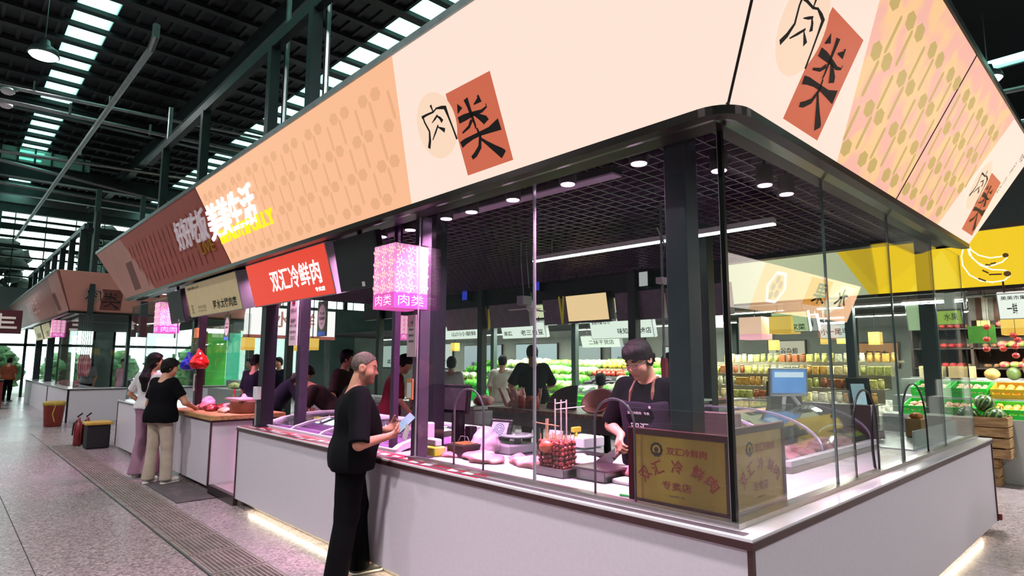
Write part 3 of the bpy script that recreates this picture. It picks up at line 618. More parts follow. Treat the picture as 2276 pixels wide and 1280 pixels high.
# right face
cr_ = thing('lit_fascia','lit sign fascia over the right side of the corner meat stall with lattice print','fascia',(2.5,YC,ZC))
MB().prism([(XC+CE,0),(4.608,0),(4.742,HR_),(XT+CE,HR_)],FR,-.05,0).build('lit_panel',CREAM,cr_)
MB().prism([(4.618,0),(6.86,0),(7.36,HR_),(4.752,HR_)],FR,-.05,0).build('lit_panel',CREAM,cr_)
corner(cr_,46.5,90)
MB().flat([(3.53,.004),(4.606,.004),(4.738,HR_-.004),(3.04,HR_-.004)],FR,.0015).build('peach_print',PEACHR,cr_)
MB().flat([(4.622,.004),(5.71,.004),(6.235,HR_-.004),(4.756,HR_-.004)],FR,.0015).build('peach_print',PEACHR,cr_)
inb = lambda s,t,m=.05: (s > 3.53-.47*t+m) and (s < 5.71+.505*t-m)
ol, li = MB(), MB()
nt = PEACHR.node_tree; n_ = nt.nodes.new('ShaderNodeTexNoise'); n_.inputs['Scale'].default_value = 5.5; n_.inputs['Detail'].default_value = 1; g_ = nt.nodes.new('ShaderNodeNewGeometry'); r_ = nt.nodes.new('ShaderNodeValToRGB')
r_.color_ramp.elements[0].position = .42; r_.color_ramp.elements[0].color = (*lin('F7B8A6'),1); r_.color_ramp.elements[1].position = .58; r_.color_ramp.elements[1].color = (*lin('FCCB94'),1)
nt.links.new(g_.outputs['Position'],n_.inputs['Vector']); nt.links.new(n_.outputs['Fac'],r_.inputs[0]); nt.links.new(r_.outputs[0],nt.nodes['Principled BSDF'].inputs['Emission Color'])
motif(ol,li,FR,3.02,6.3,.105,1.02,lambda s,t: not inb(s,t,.03) or t > 1.0 or abs(s-4.62-.12*t) < .03)
tag(ol.build('hexagon_print',OLIVE,cr_),kind='stuff'); tag(li.build('bar_print',OLIVE,cr_),kind='stuff')
for ex,ey in ((2.97,.31),(6.58,.345)): ov, re, ink = MB(), MB(), MB(); emblem((ov,re,ink),FR,ex,ey); ov.build('oval_print',OVAL,cr_); re.build('red_square_print',TERRA,cr_); ink.build('brush_characters',LITINK,cr_)
mb = MB(); put_text(mb,'ROU LEI · MEAT',Fr(FR.p(6.86,.50),FR.x*.13+FR.y*.32,FR.y*.13*0+FR.x*-.32+FR.y*.13),0,0,.34,.05,.004,.0); put_text(mb,'肉类',FR,6.98,.85,7.10,.92,.004); mb.build('small_print',LITINK,cr_)
MB().bar(FR.p(4.613,0,.0),FR.p(4.747,HR_,.0),.012,.01).build('joint_strip',M('dark_joint_strip','2a1510',.5,var=.1),cr_)
mb = MB(); trim_profile(mb,arc[4:]); trim_profile(mb,[((XC+CE,YC,ZC),(0,-1,0)),((6.86,YC,ZC),(0,-1,0))]); mb.build('lower_trim',ALU_D,cr_)
MB().bar(FR.p(XT+.1,HR_,-.02),FR.p(7.36,HR_,-.02),.05,.05).build('upper_trim',ALU_D,cr_)
MB().add([(6.86,YC,ZC),(6.86,1.40,ZC),(7.36,1.40,ZT),(7.36,YT,ZT)],[(0,1,2,3)]).build('end_panel',BACK,cr_)
MB().add([(2.63,1.40,2.70),(6.86,1.40,2.70),(7.3,1.40,3.55),(2.63,1.40,3.55)],[(0,1,2,3)]).build('back_panel',BACK,cr_)
MB().add([FR.p(2.2,HR_,-.02),FR.p(7.36,HR_,-.02),(7.3,1.40,3.56),(2.63,1.40,3.56)],[(0,1,2,3)]).build('top_panel',BACK,cr_)
MB().bar((XC+CE*(1-.7071)+.004,YC+CE*(1-.7071)+.004,ZC),(XT+CE*(1-.7071)+.004,YT+CE*(1-.7071)+.004,ZT),.012,.012).build('corner_joint',M('dark_corner_joint','241612',.5,.3,var=.1),cr_)
# soffit between trim and glass
tag(MB().box(2.37,2.61,1.4,12.5,2.685,2.715).box(2.37,6.85,1.18,1.40,2.685,2.715).build('trim_1',M('dark_soffit','2b2422',.3,.5,var=.1)), kind='structure')
tag(MB().box(2.60,2.665,1.33,13.2,2.70,2.76).box(2.6655,6.9,1.33,1.39,2.70,2.76).build('trim_2',M('glass_head_channel','332a2a',.35,.6,var=.1)), kind='structure')

# steel frames that carry the fascias
def post(x,y,z0,z1,w,name,label,mat=STEEL_D,group=None):
    t = thing(name,label,'post',(x,y,z0),group=group); MB().box(x-w/2,x+w/2,y-w/2,y+w/2,z0,z1).build('shaft',mat,t,bev=.006)
    MB().box(x-w*.8,x+w*.8,y-w*.8,y+w*.8,z0,z0+.012).build('base_plate',mat,t); return t
fr_ = thing('fascia_frame','dark steel frame standing above the left fascia of the corner stall','frame',(2.62,3,2.72))
MB().bar((2.75,1.8,5.55),(2.75,13.6,5.55),.10,.14).build('top_rail',STEEL_D,fr_)
for u in (600,690,455,372,235):
    y = gx(u,300,2.75).y; MB().bar((2.75,y,2.72),(2.75,y,5.5),.12).build('upright',STEEL_D,fr_)
for u in (612,668,700): y = gx(u,200,2.78).y; MB().tube([(2.9,y,2.8),(2.9,y,8.6)],.035,8).build('conduit',GALV,fr_)
y = gx(366,350,2.9).y; MB().tube([(2.95,y,2.8),(2.95,y,6.6)],.04,8).build('conduit',GALV,fr_)
fr2 = thing('fascia_frame','dark steel frame standing above the far meat stall','frame',(2.5,20,3.9))
MB().bar((2.6,19.6,5.2),(2.6,34,5.2),.10,.14).build('top_rail',STEEL_G,fr2)
for k in range(8): MB().bar((2.6,20+k*1.9,3.9),(2.6,20+k*1.9,5.15),.14).build('upright',STEEL_D,fr2)
for k in range(5): MB().bar((2.9+k*1.1,20.2,3.9),(2.9+k*1.1,20.2,6.4),.12).build('upright',STEEL_G,fr2)
MB().bar((2.6,20.2,5.2),(7.5,20.2,5.2),.10,.14).build('top_rail',STEEL_D,fr2)
fr3 = thing('fascia_frame','dark steel frame behind the right end of the right fascia','frame',(7.2,3,2.72))
for x,y in ((9.2,2.6),(8.3,2.0),(8.6,4.6)): MB().bar((x,y,3.5),(x,y,7.0),.12).build('upright',STEEL_D,fr3)
MB().bar((8.3,1.2,4.5),(8.3,8,4.5),.1).build('top_rail',STEEL_D,fr3); MB().bar((8.3,2.0,3.9),(11.5,2.0,3.9),.07).build('cross_rail',GALV,fr3)

# ------------------------------------------------------------------ the L-shaped counter
ct = thing('service_counter','long white L-shaped counter of the corner meat stall with brown edge strip','counter',(2.51,1.23,0))
MB().box(2.512,2.53,1.232,7.15,.08,.825).build('front_panel',LAMI,ct); MB().box(2.512,7.60,1.232,1.25,.08,.825).build('front_panel',LAMI,ct)
MB().box(2.53,3.3,7.13,7.15,.08,.825).build('end_panel',LAMI,ct); MB().box(7.58,7.60,1.25,3.0,.08,.825).build('end_panel',LAMI,ct)
MB().add([(2.50,1.22,.835),(7.62,1.22,.835),(7.62,3.0,.835),(3.32,3.0,.835),(3.32,7.16,.835),(2.50,7.16,.835),(2.50,1.22,.86),(7.62,1.22,.86),(7.62,3.0,.86),(3.32,3.0,.86),(3.32,7.16,.86),(2.50,7.16,.86)],
    [(5,4,3,2,1,0),(6,7,8,9,10,11)]+[(k,(k+1)%6,6+(k+1)%6,6+k) for k in range(6)]).build('worktop',WTOP,ct)
MB().box(2.494,2.512,1.214,7.16,.816,.848).box(2.5125,7.62,1.214,1.232,.816,.848).build('edge_strip',EDGE,ct)
MB().box(2.500,2.524,1.220,1.244,.08,.815).build('corner_strip',EDGE,ct); MB().box(2.500,2.52,7.14,7.155,.08,.83).box(7.585,7.605,1.222,1.24,.08,.83).build('corner_strip',EDGE,ct)
MB().box(2.62,3.3,1.34,7.1,0,.08).box(3.3,7.5,1.34,2.95,0,.08).build('plinth',M('plinth_grey','8b8783',.5,var=.06),ct)
MB().box(3.28,3.30,3.0,7.1,.08,.83).box(3.3,7.58,2.97,2.99,.08,.83).build('back_panel',GREYP,ct)
LEDW = M('warm_led_tape','fff4d8',.4,emit=26,ecol='fff1cf')
MB().box(2.56,2.575,1.4,6.85,.055,.062).build('led_tape',LEDW,ct); MB().box(3.0,7.2,1.285,1.30,.055,.062).build('led_tape',LEDW,ct)
MB().box(2.600,2.665,1.325,3.9,.8605,.885).box(2.6655,7.6,1.325,1.385,.8605,.885).build('glass_channel',CHROME,ct)
MB().box(2.53,2.575,1.27,7.1,.8605,.864).build('inlay_strip',M('dull_steel','8c8088',.35,.7,var=.08),ct)

# ------------------------------------------------------------------ glass panes with arched openings
def pane(label, F, w0, w1, h0, h1, arch=None, edge=GEDGE, th=.010, edgemat=None):
    t = thing('glass_screen',label,'glass screen',F.p((w0+w1)/2,h0,0))
    if arch:
        c, r, top = arch; out = [(w0,h0),(c-r,h0)]+[(c-r*cos(pi*k/16),top-r+r*sin(pi*k/16)) for k in range(17)]+[(c+r,h0),(w1,h0),(w1,h1),(w0,h1)]
    else: out = rect(w0,h0,w1,h1)
    MB().prism(out,F,-th,0).build('pane',GLASS,t)
    for w_ in (w0+.003,w1-.003): MB().bar(F.p(w_,h0,-th/2),F.p(w_,h1,-th/2),.004,th+.002,F.n).build('polished_edge',edge,t)
    if arch: MB().tube([F.p(c-r,h0+.01,-th/2)]+[F.p(c-r*cos(pi*k/16),top-r+r*sin(pi*k/16),-th/2) for k in range(17)]+[F.p(c+r,h0+.01,-th/2)],.007,6).build('arch_edging',edgemat or M('grey_rubber','5d5560',.5,var=.1),t,True)
    return t
GLf = Fr((2.63,0,0),(0,-1,0),(0,0,1)); GRf = Fr((0,1.355,0),(1,0,0),(0,0,1))
pane('left glass pane beside the purple post, arched opening above the meat slab',GLf,-3.86,-2.613,.875,2.70,(-3.235,.155,1.40),GEDGEL)
pane('left glass pane at the stall corner, arched opening above the chopping board',GLf,-2.607,-1.372,.875,2.70,(-2.02,.13,1.39),GEDGEL)
RUB = M('black_rubber','0e0d0e',.4,var=.1)
xs = [2.645,3.88,5.18,6.45,7.6]
pane('right glass pane touching the stall corner',GRf,xs[0],xs[1],.875,2.70)
pane('second right glass pane, black arched opening with a cable',GRf,xs[1]+.006,xs[2],.875,2.70,(4.42,.22,1.41),edgemat=RUB)
pane('third right glass pane, black arched opening before the grey bin',GRf,xs[2]+.006,xs[3],.875,2.70,(5.55,.33,1.43),edgemat=RUB)
pane('last right glass pane at the counter end',GRf,xs[3]+.006,xs[4],.875,2.70)
cp = thing('glass_corner_post','slim black post joining the two glass walls at the stall corner','post',(2.636,1.362,.88)); MB().box(2.624,2.646,1.350,1.372,.885,2.70).build('bar',M('black_anodised','0b0d0d',.3,.5,var=.1),cp)
# posts inside the stall
PUR = M('mauve_grey_post','57505f',.4,.4,var=.08)
post(2.72,3.93,.86,2.72,.095,'frame_post','mauve grey square post at the end of the glass, QR card taped on it',PUR)
post(2.80,1.68,.86,2.95,.125,'frame_post','thick dark post behind the gold plaque at the stall corner',M('corner_post_grey','3f434c',.4,.35,var=.1))
post(3.02,4.15,.86,2.95,.115,'frame_post','dark post behind the mauve one',M('post_black','23252d',.4,.35,var=.1))
post(2.80,4.42,.86,2.75,.055,'frame_post','thin purple post under the nearest pink lantern',M('thin_purple_post','4a3a52',.4,.4,var=.1))
post(2.72,6.95,.86,2.70,.14,'frame_post','black post with a white socket box at the stall entrance',M('post_blackish','24222b',.4,.35,var=.1))
post(2.95,6.55,.86,2.70,.10,'frame_post','grey post holding the white notice beside the entrance',M('post_purple_grey','4a4654',.35,.5,var=.1))
post(2.78,9.62,.90,2.70,.10,'frame_post','dark post on the wooden counter with red and blue bags',M('post_brown_black','2e262c',.4,.35,var=.1))
post(2.75,13.15,0,2.70,.12,'frame_post','dark post at the far end of the corner stall')
for x,y in ((5.3,2.95),(7.3,1.6),(7.3,5.2),(7.3,8.6),(7.3,12.2),(5.2,12.2)): post(x,y,0,2.95,.13,'frame_post','dark post of the corner stall at the %s'%{(5.3,2.95):'right run behind the display case',(7.3,1.6):'right end of the stall',(7.3,5.2):'back row behind the cutting table',(7.3,8.6):'back row behind the freezer',(7.3,12.2):'far back corner',(5.2,12.2):'far end of the aisle'}[(x,y)])

# ------------------------------------------------------------------ open-cell ceiling of the stall
cg = tag(MB().box(2.66,7.35,1.42,1.47,2.90,2.98).box(2.66,7.35,12.4,12.45,2.90,2.98).box(2.66,2.70,1.42,12.45,2.90,2.98).box(7.31,7.35,1.42,12.45,2.90,2.98).build('ceiling_grid',BLACKM), kind='structure', cat=None)
GRIDM = M('bounce_tint_slat','5e4460',.3,.4,var=.15)  # dark slats tinted purple to imitate pink light bounced off the floor
sx = Bx(2.70,7.31,-.005,.005,2.905,2.965).build('slat',GRIDM,cg); sx.location.y = 1.55
for k in range(1,91): c = sx.copy(); COL.objects.link(c); c.location.y = 1.55+k*.12
sy = Bx(-.005,.005,1.47,12.4,2.905,2.965).build('slat',GRIDM,cg); sy.location.x = 2.78
for k in range(1,38): c = sy.copy(); COL.objects.link(c); c.location.x = 2.78+k*.12
tag(Bx(2.66,7.35,1.42,12.45,3.60,3.62).build('ceiling_top',M('black_void','14101a',.8,var=.2)), kind='structure')

# lamps of the stall
MEAT = (1.,.42,.76)
PINKL = M('pink_lamp_face','ffd0f4',.4,emit=9,ecol='ffc4f2')
def spotlamp(p, label, power=26, color=MEAT, tilt=(0,0,0), face=PINKL):
    t = thing('meat_spot_lamp',label,'lamp',p); x,y,z = p
    MB().lathe([(.03,.13),(.052,.12),(.055,.0),(.05,-.004)],p,18).build('can',BLACKM,t,True); MB().lathe([(.045,-.0045),(.043,-.009)],p,18).build('lens',face,t); MB().tube([(x,y,z+.12),(x,y,2.93)],.012,6).build('stem',BLACK,t)
    lamp('spot','SPOT',(x,y,z-.02),power,color,.05,spot=118,blend=.7,rot=tilt,parent=t); return t
names = ['nearest the corner','second from the corner','third from the corner','fourth from the corner','fifth from the corner','beside the mauve post','beyond the mauve post']
for i,(u,v) in enumerate([(1420,362),(1262,408),(1140,443),(1048,470),(992,485),(912,510),(848,525)]):
    p = gz(u,v,2.70); spotlamp((p.x,p.y,2.70),'pink spot lamp over the left worktop, '+names[i],165)
for i,(u,v) in enumerate([(1598,378),(1700,410),(1748,430)]):
    p = gz(u,v,2.74); spotlamp((p.x,p.y,2.74),'pale pink spot lamp over the right glass, '+('nearest','middle','farthest')[i]+' from the corner',90,(1,.8,.95))
SPN = ['behind the black screen','behind the near half of the red sign','behind the middle of the red sign','between the red and beige signs','behind the near half of the beige sign','behind the far half of the beige sign','over the red and blue bags','behind the far black screen','over the far glass counter','at the far end of the stall']
for i,y in enumerate((5.0,5.7,6.4,7.3,8.1,8.8,9.5,10.4,11.2,12.0)): spotlamp((2.80,y,2.76),'pink spot lamp '+SPN[i],165)
LEDL = M('white_led_tube','ffffff',.4,emit=7,ecol='f4fff4')
def linear(name,label,a,b,w,mat,z):
    t = thing(name,label,'lamp',(a[0],a[1],z)); MB().bar((*a,z),(*b,z),w,.012).build('diffuser',mat,t); MB().bar((*a,z+.03),(*b,z+.03),w+.01,.045).build('housing',WHITEP if mat is LEDL else BLACKM,t)
    for q in (.1,.9): x,y = a[0]+(b[0]-a[0])*q, a[1]+(b[1]-a[1])*q; MB().tube([(x,y,z+.05),(x,y,2.93)],.006,5).build('wire',GALV,t)
    return t
linear('linear_lamp','lit white linear lamp hanging in the middle of the meat stall',(4.76,4.72),(4.84,2.06),.055,LEDL,2.70)
LAV = M('unlit_lavender_diffuser','b79cbc',.5,var=.03)
linear('linear_lamp','unlit lavender linear lamp along the glass near the corner',(gz(988,487,2.80).x,gz(988,487,2.80).y),(gz(1372,388,2.80).x,gz(1372,388,2.80).y),.10,LAV,2.80)
linear('linear_lamp','unlit lavender linear lamp continuing behind the pink lantern',(3.08,6.1),(3.08,4.25),.10,LAV,2.80)
# ------------------------------------------------------------------ sign boxes, screens and lanterns under the left fascia
def signbox(name,label,cat,y0,y1,z0,z1,xt,xb,face,depth=.14,body=GREYP,group=None,top=None):
    t = thing(name,label,cat,(xb,y0,z0),group=group); F = Fr((xb,y1,z0),(0,-1,0),(xt-xb,0,z1-z0)); w = y1-y0; h = sqrt((xt-xb)**2+(z1-z0)**2)
    MB().prism(rect(0,0,w,h),F,-depth,0).build('box',body,t,bev=.004); MB().flat(rect(.012,.012,w-.012,h-.012),F,.002).build('face',face,t)
    for s in (.15,.85): MB().tube([F.p(w*s,h,-depth*.5),F.p(w*s,h,-depth*.5)+Vector((0,0,max(.04,(top or 2.70)-z1)))],.012,6).build('hanger',ALU_D,t)
    return t,F,w,h
REDS = lit('lit_red','E8452F',1.0); WLET = M('white_letter','ffffff',.4,emit=1.3)
t,F,w,h = signbox('shop_sign','lit red sign box with large white characters, hanging beneath the fascia','sign',5.10,7.06,2.19,2.66,2.45,2.59,REDS,.18)
mb = MB(); put_text(mb,'双汇冷鲜肉',F,.60,.13,1.76,.36,.005,.016); mb.build('white_characters',WLET,t); mb = MB(); put_text(mb,'专卖店',F,1.58,.055,1.78,.10,.005,.02); mb.build('small_characters',WLET,t)
BEI = M('beige_sign_film','cdb98f',.5,emit=.18,ecol='d8c48e',var=.03)  # faint glow painted into the film, though the sign is off
t,F,w,h = signbox('shop_sign','beige unlit sign box with brush characters, beyond the red one','sign',7.38,9.42,2.19,2.64,2.45,2.57,BEI,.18)
mb = MB(); put_text(mb,'阿水太猪肉肉店'.replace('肉肉','肉'),F,1.05,.06,1.90,.18,.005,.02); put_text(mb,'美美市集 Eat·乐',F,.12,.385,.62,.42,.005,.02)
for i in range(3): put_text(mb,'阿水',F,.14,.05+i*.045,.22,.09+i*.045,.005,.01)
mb.build('brush_characters',INK,t); mb = MB(); put_text(mb,'传统肉铺',F,.42,.10,.75,.15,.005); put_text(mb,'每日鲜肉供应',F,.42,.06,.75,.09,.005); mb.build('pale_characters',M('faded_ink','9a8a66',.6,var=.05),t)
def screen(label,y0,y1,z0,z1,x,rot=0):
    t = thing('menu_screen',label,'screen',(x,y0,z0)); F = Fr((x+.05,y1,z0),(0,-1,0),(-.10,0,z1-z0)); w,h = y1-y0, z1-z0
    MB().prism(rect(0,0,w,h),F,-.06,0).build('casing',BLACK,t,bev=.004); MB().flat(rect(.02,.03,w-.02,h-.02),F,.002).build('panel',M('dark_screen','0b0a10',.5,var=.1),t); MB().flat(rect(w*.55,.02,w*.62,.06),F,.003).build('energy_label',PAPER,t)
    MB().tube([F.p(w/2,h*.8,-.06),F.p(w/2,h+.1,-.08)],.02,6).build('bracket',BLACKM,t); return t
screen('large black switched-off screen between the red sign and the pink lantern',4.30,5.02,2.20,2.66,2.54)
screen('black switched-off screen beyond the beige sign',9.62,10.35,2.14,2.62,2.50)
LPINK = M('lantern_pink','e88fc8',.5,emit=.62,ecol='f09ad6'); LPINKD = M('lantern_pink_band','d04aa8',.5,emit=.62,ecol='e860bc'); LCREAM = M('lantern_cream_print','f3dfc0',.5,emit=.72,ecol='f6e2c4'); LWHITE = M('lantern_white_line','ffffff',.5,emit=.9,ecol='ffd8f6')
def lantern(label,c,w=.30,h=.47,group='pink paper lanterns',mats=None,txt=True,detail=True,rod=True,top=2.70):
    a,b,cr,wl = mats or (LPINK,LPINKD,LCREAM,LWHITE); T = thing('box_lantern',label,'lantern',c,group=group); x,y,z = c
    MB().box(x-w/2,x+w/2,y-w/2,y+w/2,z+h*.24,z+h).build('paper_box',a,T); MB().box(x-w/2,x+w/2,y-w/2,y+w/2,z,z+h*.24).build('lower_band',b,T)
    mb = MB(); mt = MB()
    for F in (Fr((x-w/2,y+w/2,z),(0,-1,0),(0,0,1)),Fr((x-w/2,y-w/2,z),(1,0,0),(0,0,1)),Fr((x+w/2,y+w/2,z),(-1,0,0),(0,0,1)),Fr((x+w/2,y-w/2,z),(0,1,0),(0,0,1))):
        if detail:
            k = w/3.0
            for i in range(3):
                for j in range(4):
                    cx,cy = (i+.5)*k, h*.24+(j+.5)*h*.76/4
                    for q in range(6): mb.flat(rot2(rect(cx+.010,cy-.005,cx+.040,cy+.005),q*pi/3+.3,(cx,cy)),F,.0015)
                    for q in range(3): mb.flat(rot2(rect(cx+.047,cy-.010,cx+.056,cy+.010),q*2*pi/3,(cx,cy)),F,.0015)
        if txt: put_text(mt,'肉类',F,w*.12,h*.04,w*.88,h*.21,.002,-.005)
    if mb.v: mb.build('flower_print',cr,T)
    if mt.v: mt.build('white_characters',wl,T)
    MB().box(x-w/2-.003,x+w/2+.003,y-w/2-.003,y+w/2+.003,z+h,z+h+.008).build('rim',ALU_D,T)
    if rod: MB().tube([(x,y,z+h),(x,y,max(top,z+h+.05))],.008,6).build('hook',BLACK,T)
    return T
p = gx(877,613,2.43); lan = lantern('pink lantern nearest the camera, hanging beside the mauve post',(2.43+.15,p.y+.15,1.985),.30,.49,top=2.665)
lantern('pink lantern behind the beige sign, below the far black screen',(2.62,10.9,2.02),.30,.49,top=2.665); lantern('pink lantern seen past the mauve post, far across the stall',(6.9,10.65,2.03),.30,.49,top=2.91)
lantern('pink lantern on the far meat stall beside its cream signs',(2.6,23.3,2.3),.32,.52,top=2.91)
# notices hung on posts
def card(name,label,F,w,h,mat,par=None,texts=(),tmat=INK,cat='notice',th=.012,group=None):
    t = thing(name,label,cat,F.p(0,0,0),group=group) if par is None else par
    o = MB().prism(rect(0,0,w,h),F,-th,0).build('board',mat,t)
    if texts:
        mb = MB()
        for s,x0,y0,x1,y1 in texts: put_text(mb,s,F,x0*w,y0*h,x1*w,y1*h,.002,.015)
        mb.build('print',tmat,t)
    return t
FX = lambda x,y,z: Fr((x,y,z),(0,-1,0),(0,0,1))
p = gx(641,768,2.88); t = card('notice_board','white notice board with black print on the grey post',FX(2.88,p.y,p.z),.20,.62,PAPER,texts=[('经营公示',.1,.60,.9,.68),('诚信商户',.15,.42,.85,.49),('健康证 执照',.08,.33,.92,.38),('监督电话',.1,.22,.9,.27),('12315',.2,.1,.8,.17)])
MB().flat(rect(.06,.46,.14,.58),FX(2.88,p.y,p.z),.003).build('red_mark',M('dark_red_print','7a1f2a',.5,var=.1),t)
GRN = M('green_board','3f6b3c',.5,var=.25,scale=20); BLUP = M('blue_ribbon','3f86c8',.5,var=.1)
def award(label,F,w,h):
    t = card('award_board',label,F,w,h,GRN,cat='sign'); MB().flat(circ(w/2,h*.55,w*.40,h*.36,32),F,.002).build('white_oval',PAPER,t); MB().flat(circ(w/2,h*.55,w*.36,h*.33,32),F,.003).build('pale_oval',M('pale_green_paper','d8e4d0',.5,var=.03),t)
    mb = MB(); put_text(mb,'放心肉',F,w*.25,h*.60,w*.75,h*.70,.0045,.02); put_text(mb,'精选商家',F,w*.2,h*.46,w*.8,h*.56,.0045,.02); put_text(mb,'2024',F,w*.38,h*.33,w*.62,h*.39,.0045); mb.build('print',INK,t)
    mb = MB(); mb.flat([(w*.05,h*.02),(w*.95,h*.02),(w*.88,h*.14),(w*.12,h*.14)],F,.003); mb.build('blue_ribbon',BLUP,t); MB().tube([F.p(w/2,h,-.006),F.p(w/2,2.905-F.o.z,-.006)],.004,5).build('cord',BLACK,t); return t
p = gx(704,748,3.3); award('green award board with white oval hanging left of the old man',FX(3.3,p.y,p.z),.24,.42)
p = gx(497,757,3.4); award('green award board with white oval hanging below the beige sign',FX(3.4,p.y,p.z),.24,.42)
p = gx(915,788,2.60); t = card('notice_card','mauve card with a framed print taped high on the mauve post',FX(2.625,3.985,1.62),.11,.32,M('mauve_card','b9a3a8',.5,var=.05),texts=[('一店',.3,.78,.7,.86),('明码标价',.2,.62,.8,.68),('童叟无欺',.2,.48,.8,.54),('诚信经营',.2,.34,.8,.40)])
t = card('payment_card','small orange rimmed payment card taped low on the mauve post',FX(2.625,3.975,1.30),.075,.155,M('orange_card_rim','c98a5a',.5,var=.05)); MB().flat(rect(.008,.012,.067,.125),FX(2.625,3.975,1.30),.002).build('card_face',PAPER,t)
t = thing('socket_box','white socket box on the black entrance post','socket box',(2.62,6.95,1.20)); MB().box(2.60,2.65,6.90,7.02,1.16,1.30).build('box',WHITEP,t,bev=.006); MB().tube([(2.62,6.96,1.16),(2.62,6.96,.87)],.010,6).build('conduit',GREYP,t)
t = thing('small_sign','small orange lit sign on the dark post of the wooden counter','sign',(2.70,9.62,1.92)); MB().box(2.69,2.725,9.56,9.68,1.92,2.06).build('panel',M('orange_lit_panel','d88a58',.5,emit=.3,var=.2,scale=30),t,bev=.004)

# ------------------------------------------------------------------ gold plaques at the corner
GOLD = M('gold_plate','c0933a',.38,.35,c2='9c7428',scale=3,stretch=(1,1,.15)); WINE = M('wine_frame','43101a',.5,spec=.25,var=.15); REDINK = M('red_brown_ink','8e1c08',.5,var=.1); DRK = M('dark_brown_ink','3c1c10',.5,var=.1)
def plaque(label,F,w,h):
    t = thing('gold_plaque',label,'plaque',F.p(w/2,0,0)); b = .033
    for r_ in (rect(0,0,w,b),rect(0,h-b,w,h),rect(0,b,b,h-b),rect(w-b,b,w,h-b)): MB().prism(r_,F,-.022,.006).build('frame_rail',WINE,t,bev=.004)
    MB().prism(rect(b,b,w-b,h-b),F,-.012,0).build('gold_plate',GOLD,t)
    mb = MB(); cx,cy = w*.30,h*.74
    for k in range(10): mb.flat(rot2(circ(cx+.030,cy,.007,.010,10),2*pi*k/10,(cx,cy)),F,.0015)
    mb.flat(circ(cx,cy,.029,n=28),F,.0015); mb.build('emblem',DRK,t); MB().flat(circ(cx,cy,.024,n=24),F,.0025).build('emblem_field',M('gold_leaf','c99a3e',.3,.5,var=.05),t)
    mb = MB(); mb.flat(circ(cx,cy,.013,n=16),F,.0035); mb.flat(rect(cx-.022,cy-.024,cx+.022,cy-.014),F,.0035); mb.build('emblem_mark',DRK,t)
    mb = MB(); put_text(mb,'双汇冷鲜肉',F,w*.40,h*.69,w*.78,h*.79,.0018,.02)
    for ch,a,s in zip('双汇冷鲜肉',(64,33,0,-33,-64),(1,1,1,1,1)):
        cx,cy = w*.5+sin(radians(-a))*w*.36, h*.30+cos(radians(a))*h*.25; q = w*.058; put_text(mb,ch,F,cx-q,cy-q,cx+q,cy+q,.0018,.02,rot=radians(a*.75))
    put_text(mb,'专卖店',F,w*.35,h*.25,w*.63,h*.36,.0018,.015); mb.build('red_characters',REDINK,t); mb = MB(); put_text(mb,'2008年1月',F,w*.42,h*.165,w*.56,h*.195,.0018); mb.build('small_characters',DRK,t)
    MB().bar(F.p(w*.25,h*.6,-.02),F.p(w*.25,.0,-.11),.012).build('stand_leg',BLACK,t); MB().bar(F.p(w*.75,h*.6,-.02),F.p(w*.75,.0,-.11),.012).build('stand_leg',BLACK,t); return t
plaque('gold plaque in a wine red frame behind the left corner glass',Fr((2.685,1.965,.862),(0,-1,0),(0,0,1)),.575,.385)
plaque('gold plaque in a wine red frame behind the right corner glass',Fr((2.72,1.405,.862),(1,0,0),(0,0,1)),.56,.415)

# ------------------------------------------------------------------ left worktop: freezer, meats, skewers
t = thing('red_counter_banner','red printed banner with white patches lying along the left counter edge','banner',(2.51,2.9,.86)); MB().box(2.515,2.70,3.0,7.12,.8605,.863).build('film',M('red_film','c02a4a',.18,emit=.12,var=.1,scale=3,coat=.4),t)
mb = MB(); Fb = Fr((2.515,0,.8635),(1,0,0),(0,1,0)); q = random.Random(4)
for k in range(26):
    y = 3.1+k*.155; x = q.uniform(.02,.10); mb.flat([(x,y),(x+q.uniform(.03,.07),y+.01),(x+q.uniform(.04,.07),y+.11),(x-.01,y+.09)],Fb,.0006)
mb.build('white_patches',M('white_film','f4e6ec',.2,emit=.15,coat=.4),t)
FZ = M('freezer_white','e2dde6',.3,var=.02,coat=.2); FZI = M('freezer_inner','a071b0',.4,var=.1)
fz = thing('chest_freezer','chest freezer with curved glass lid set into the left counter','freezer',(2.74,4.3,.86)); prof = [(2.745,.872),(2.80,.905),(2.95,.945),(3.15,.975),(3.40,.988),(3.62,.985)]
def sweep(y0,y1,dz=0,th=.008):
    mb = MB(); v = []
    for y in (y0,y1):
        for x,z in prof: v += [(x,y,z+dz),(x,y,z+dz-th)]
    n = 2*len(prof); fs = []
    for i in range(len(prof)-1): fs += [(2*i,2*i+2,n+2*i+2,n+2*i),(2*i+1,n+2*i+1,n+2*i+3,2*i+3),(2*i,2*i+1,2*i+3,2*i+2),(n+2*i,n+2*i+2,n+2*i+3,n+2*i+1)]
    fs += [(0,n,n+1,1),(n-2,n-1,2*n-1,2*n-2)]; return mb.add(v,fs)
for i in range(4): sweep(4.36+i*.66,4.36+i*.66+.63).build('glass_lid',GLASSI,fz)
for i in range(5): sweep(4.33+i*.66-(0 if i<4 else .0),4.33+i*.66+.03 if i<4 else 6.99,.006,.03).build('lid_frame',FZ,fz)
sweep(6.90,7.0,.012,.05).build('end_frame',FZ,fz); sweep(4.28,4.34,.012,.05).build('end_frame',FZ,fz)
MB().box(2.72,2.75,4.28,7.0,.862,.885).box(3.60,3.68,4.28,7.0,.862,1.0).build('rim',FZ,fz,bev=.004); MB().box(2.76,3.60,4.34,6.95,.862,.872).build('inner_floor',FZI,fz)
BASK = M('white_wire','e8dcee',.4,var=.02)
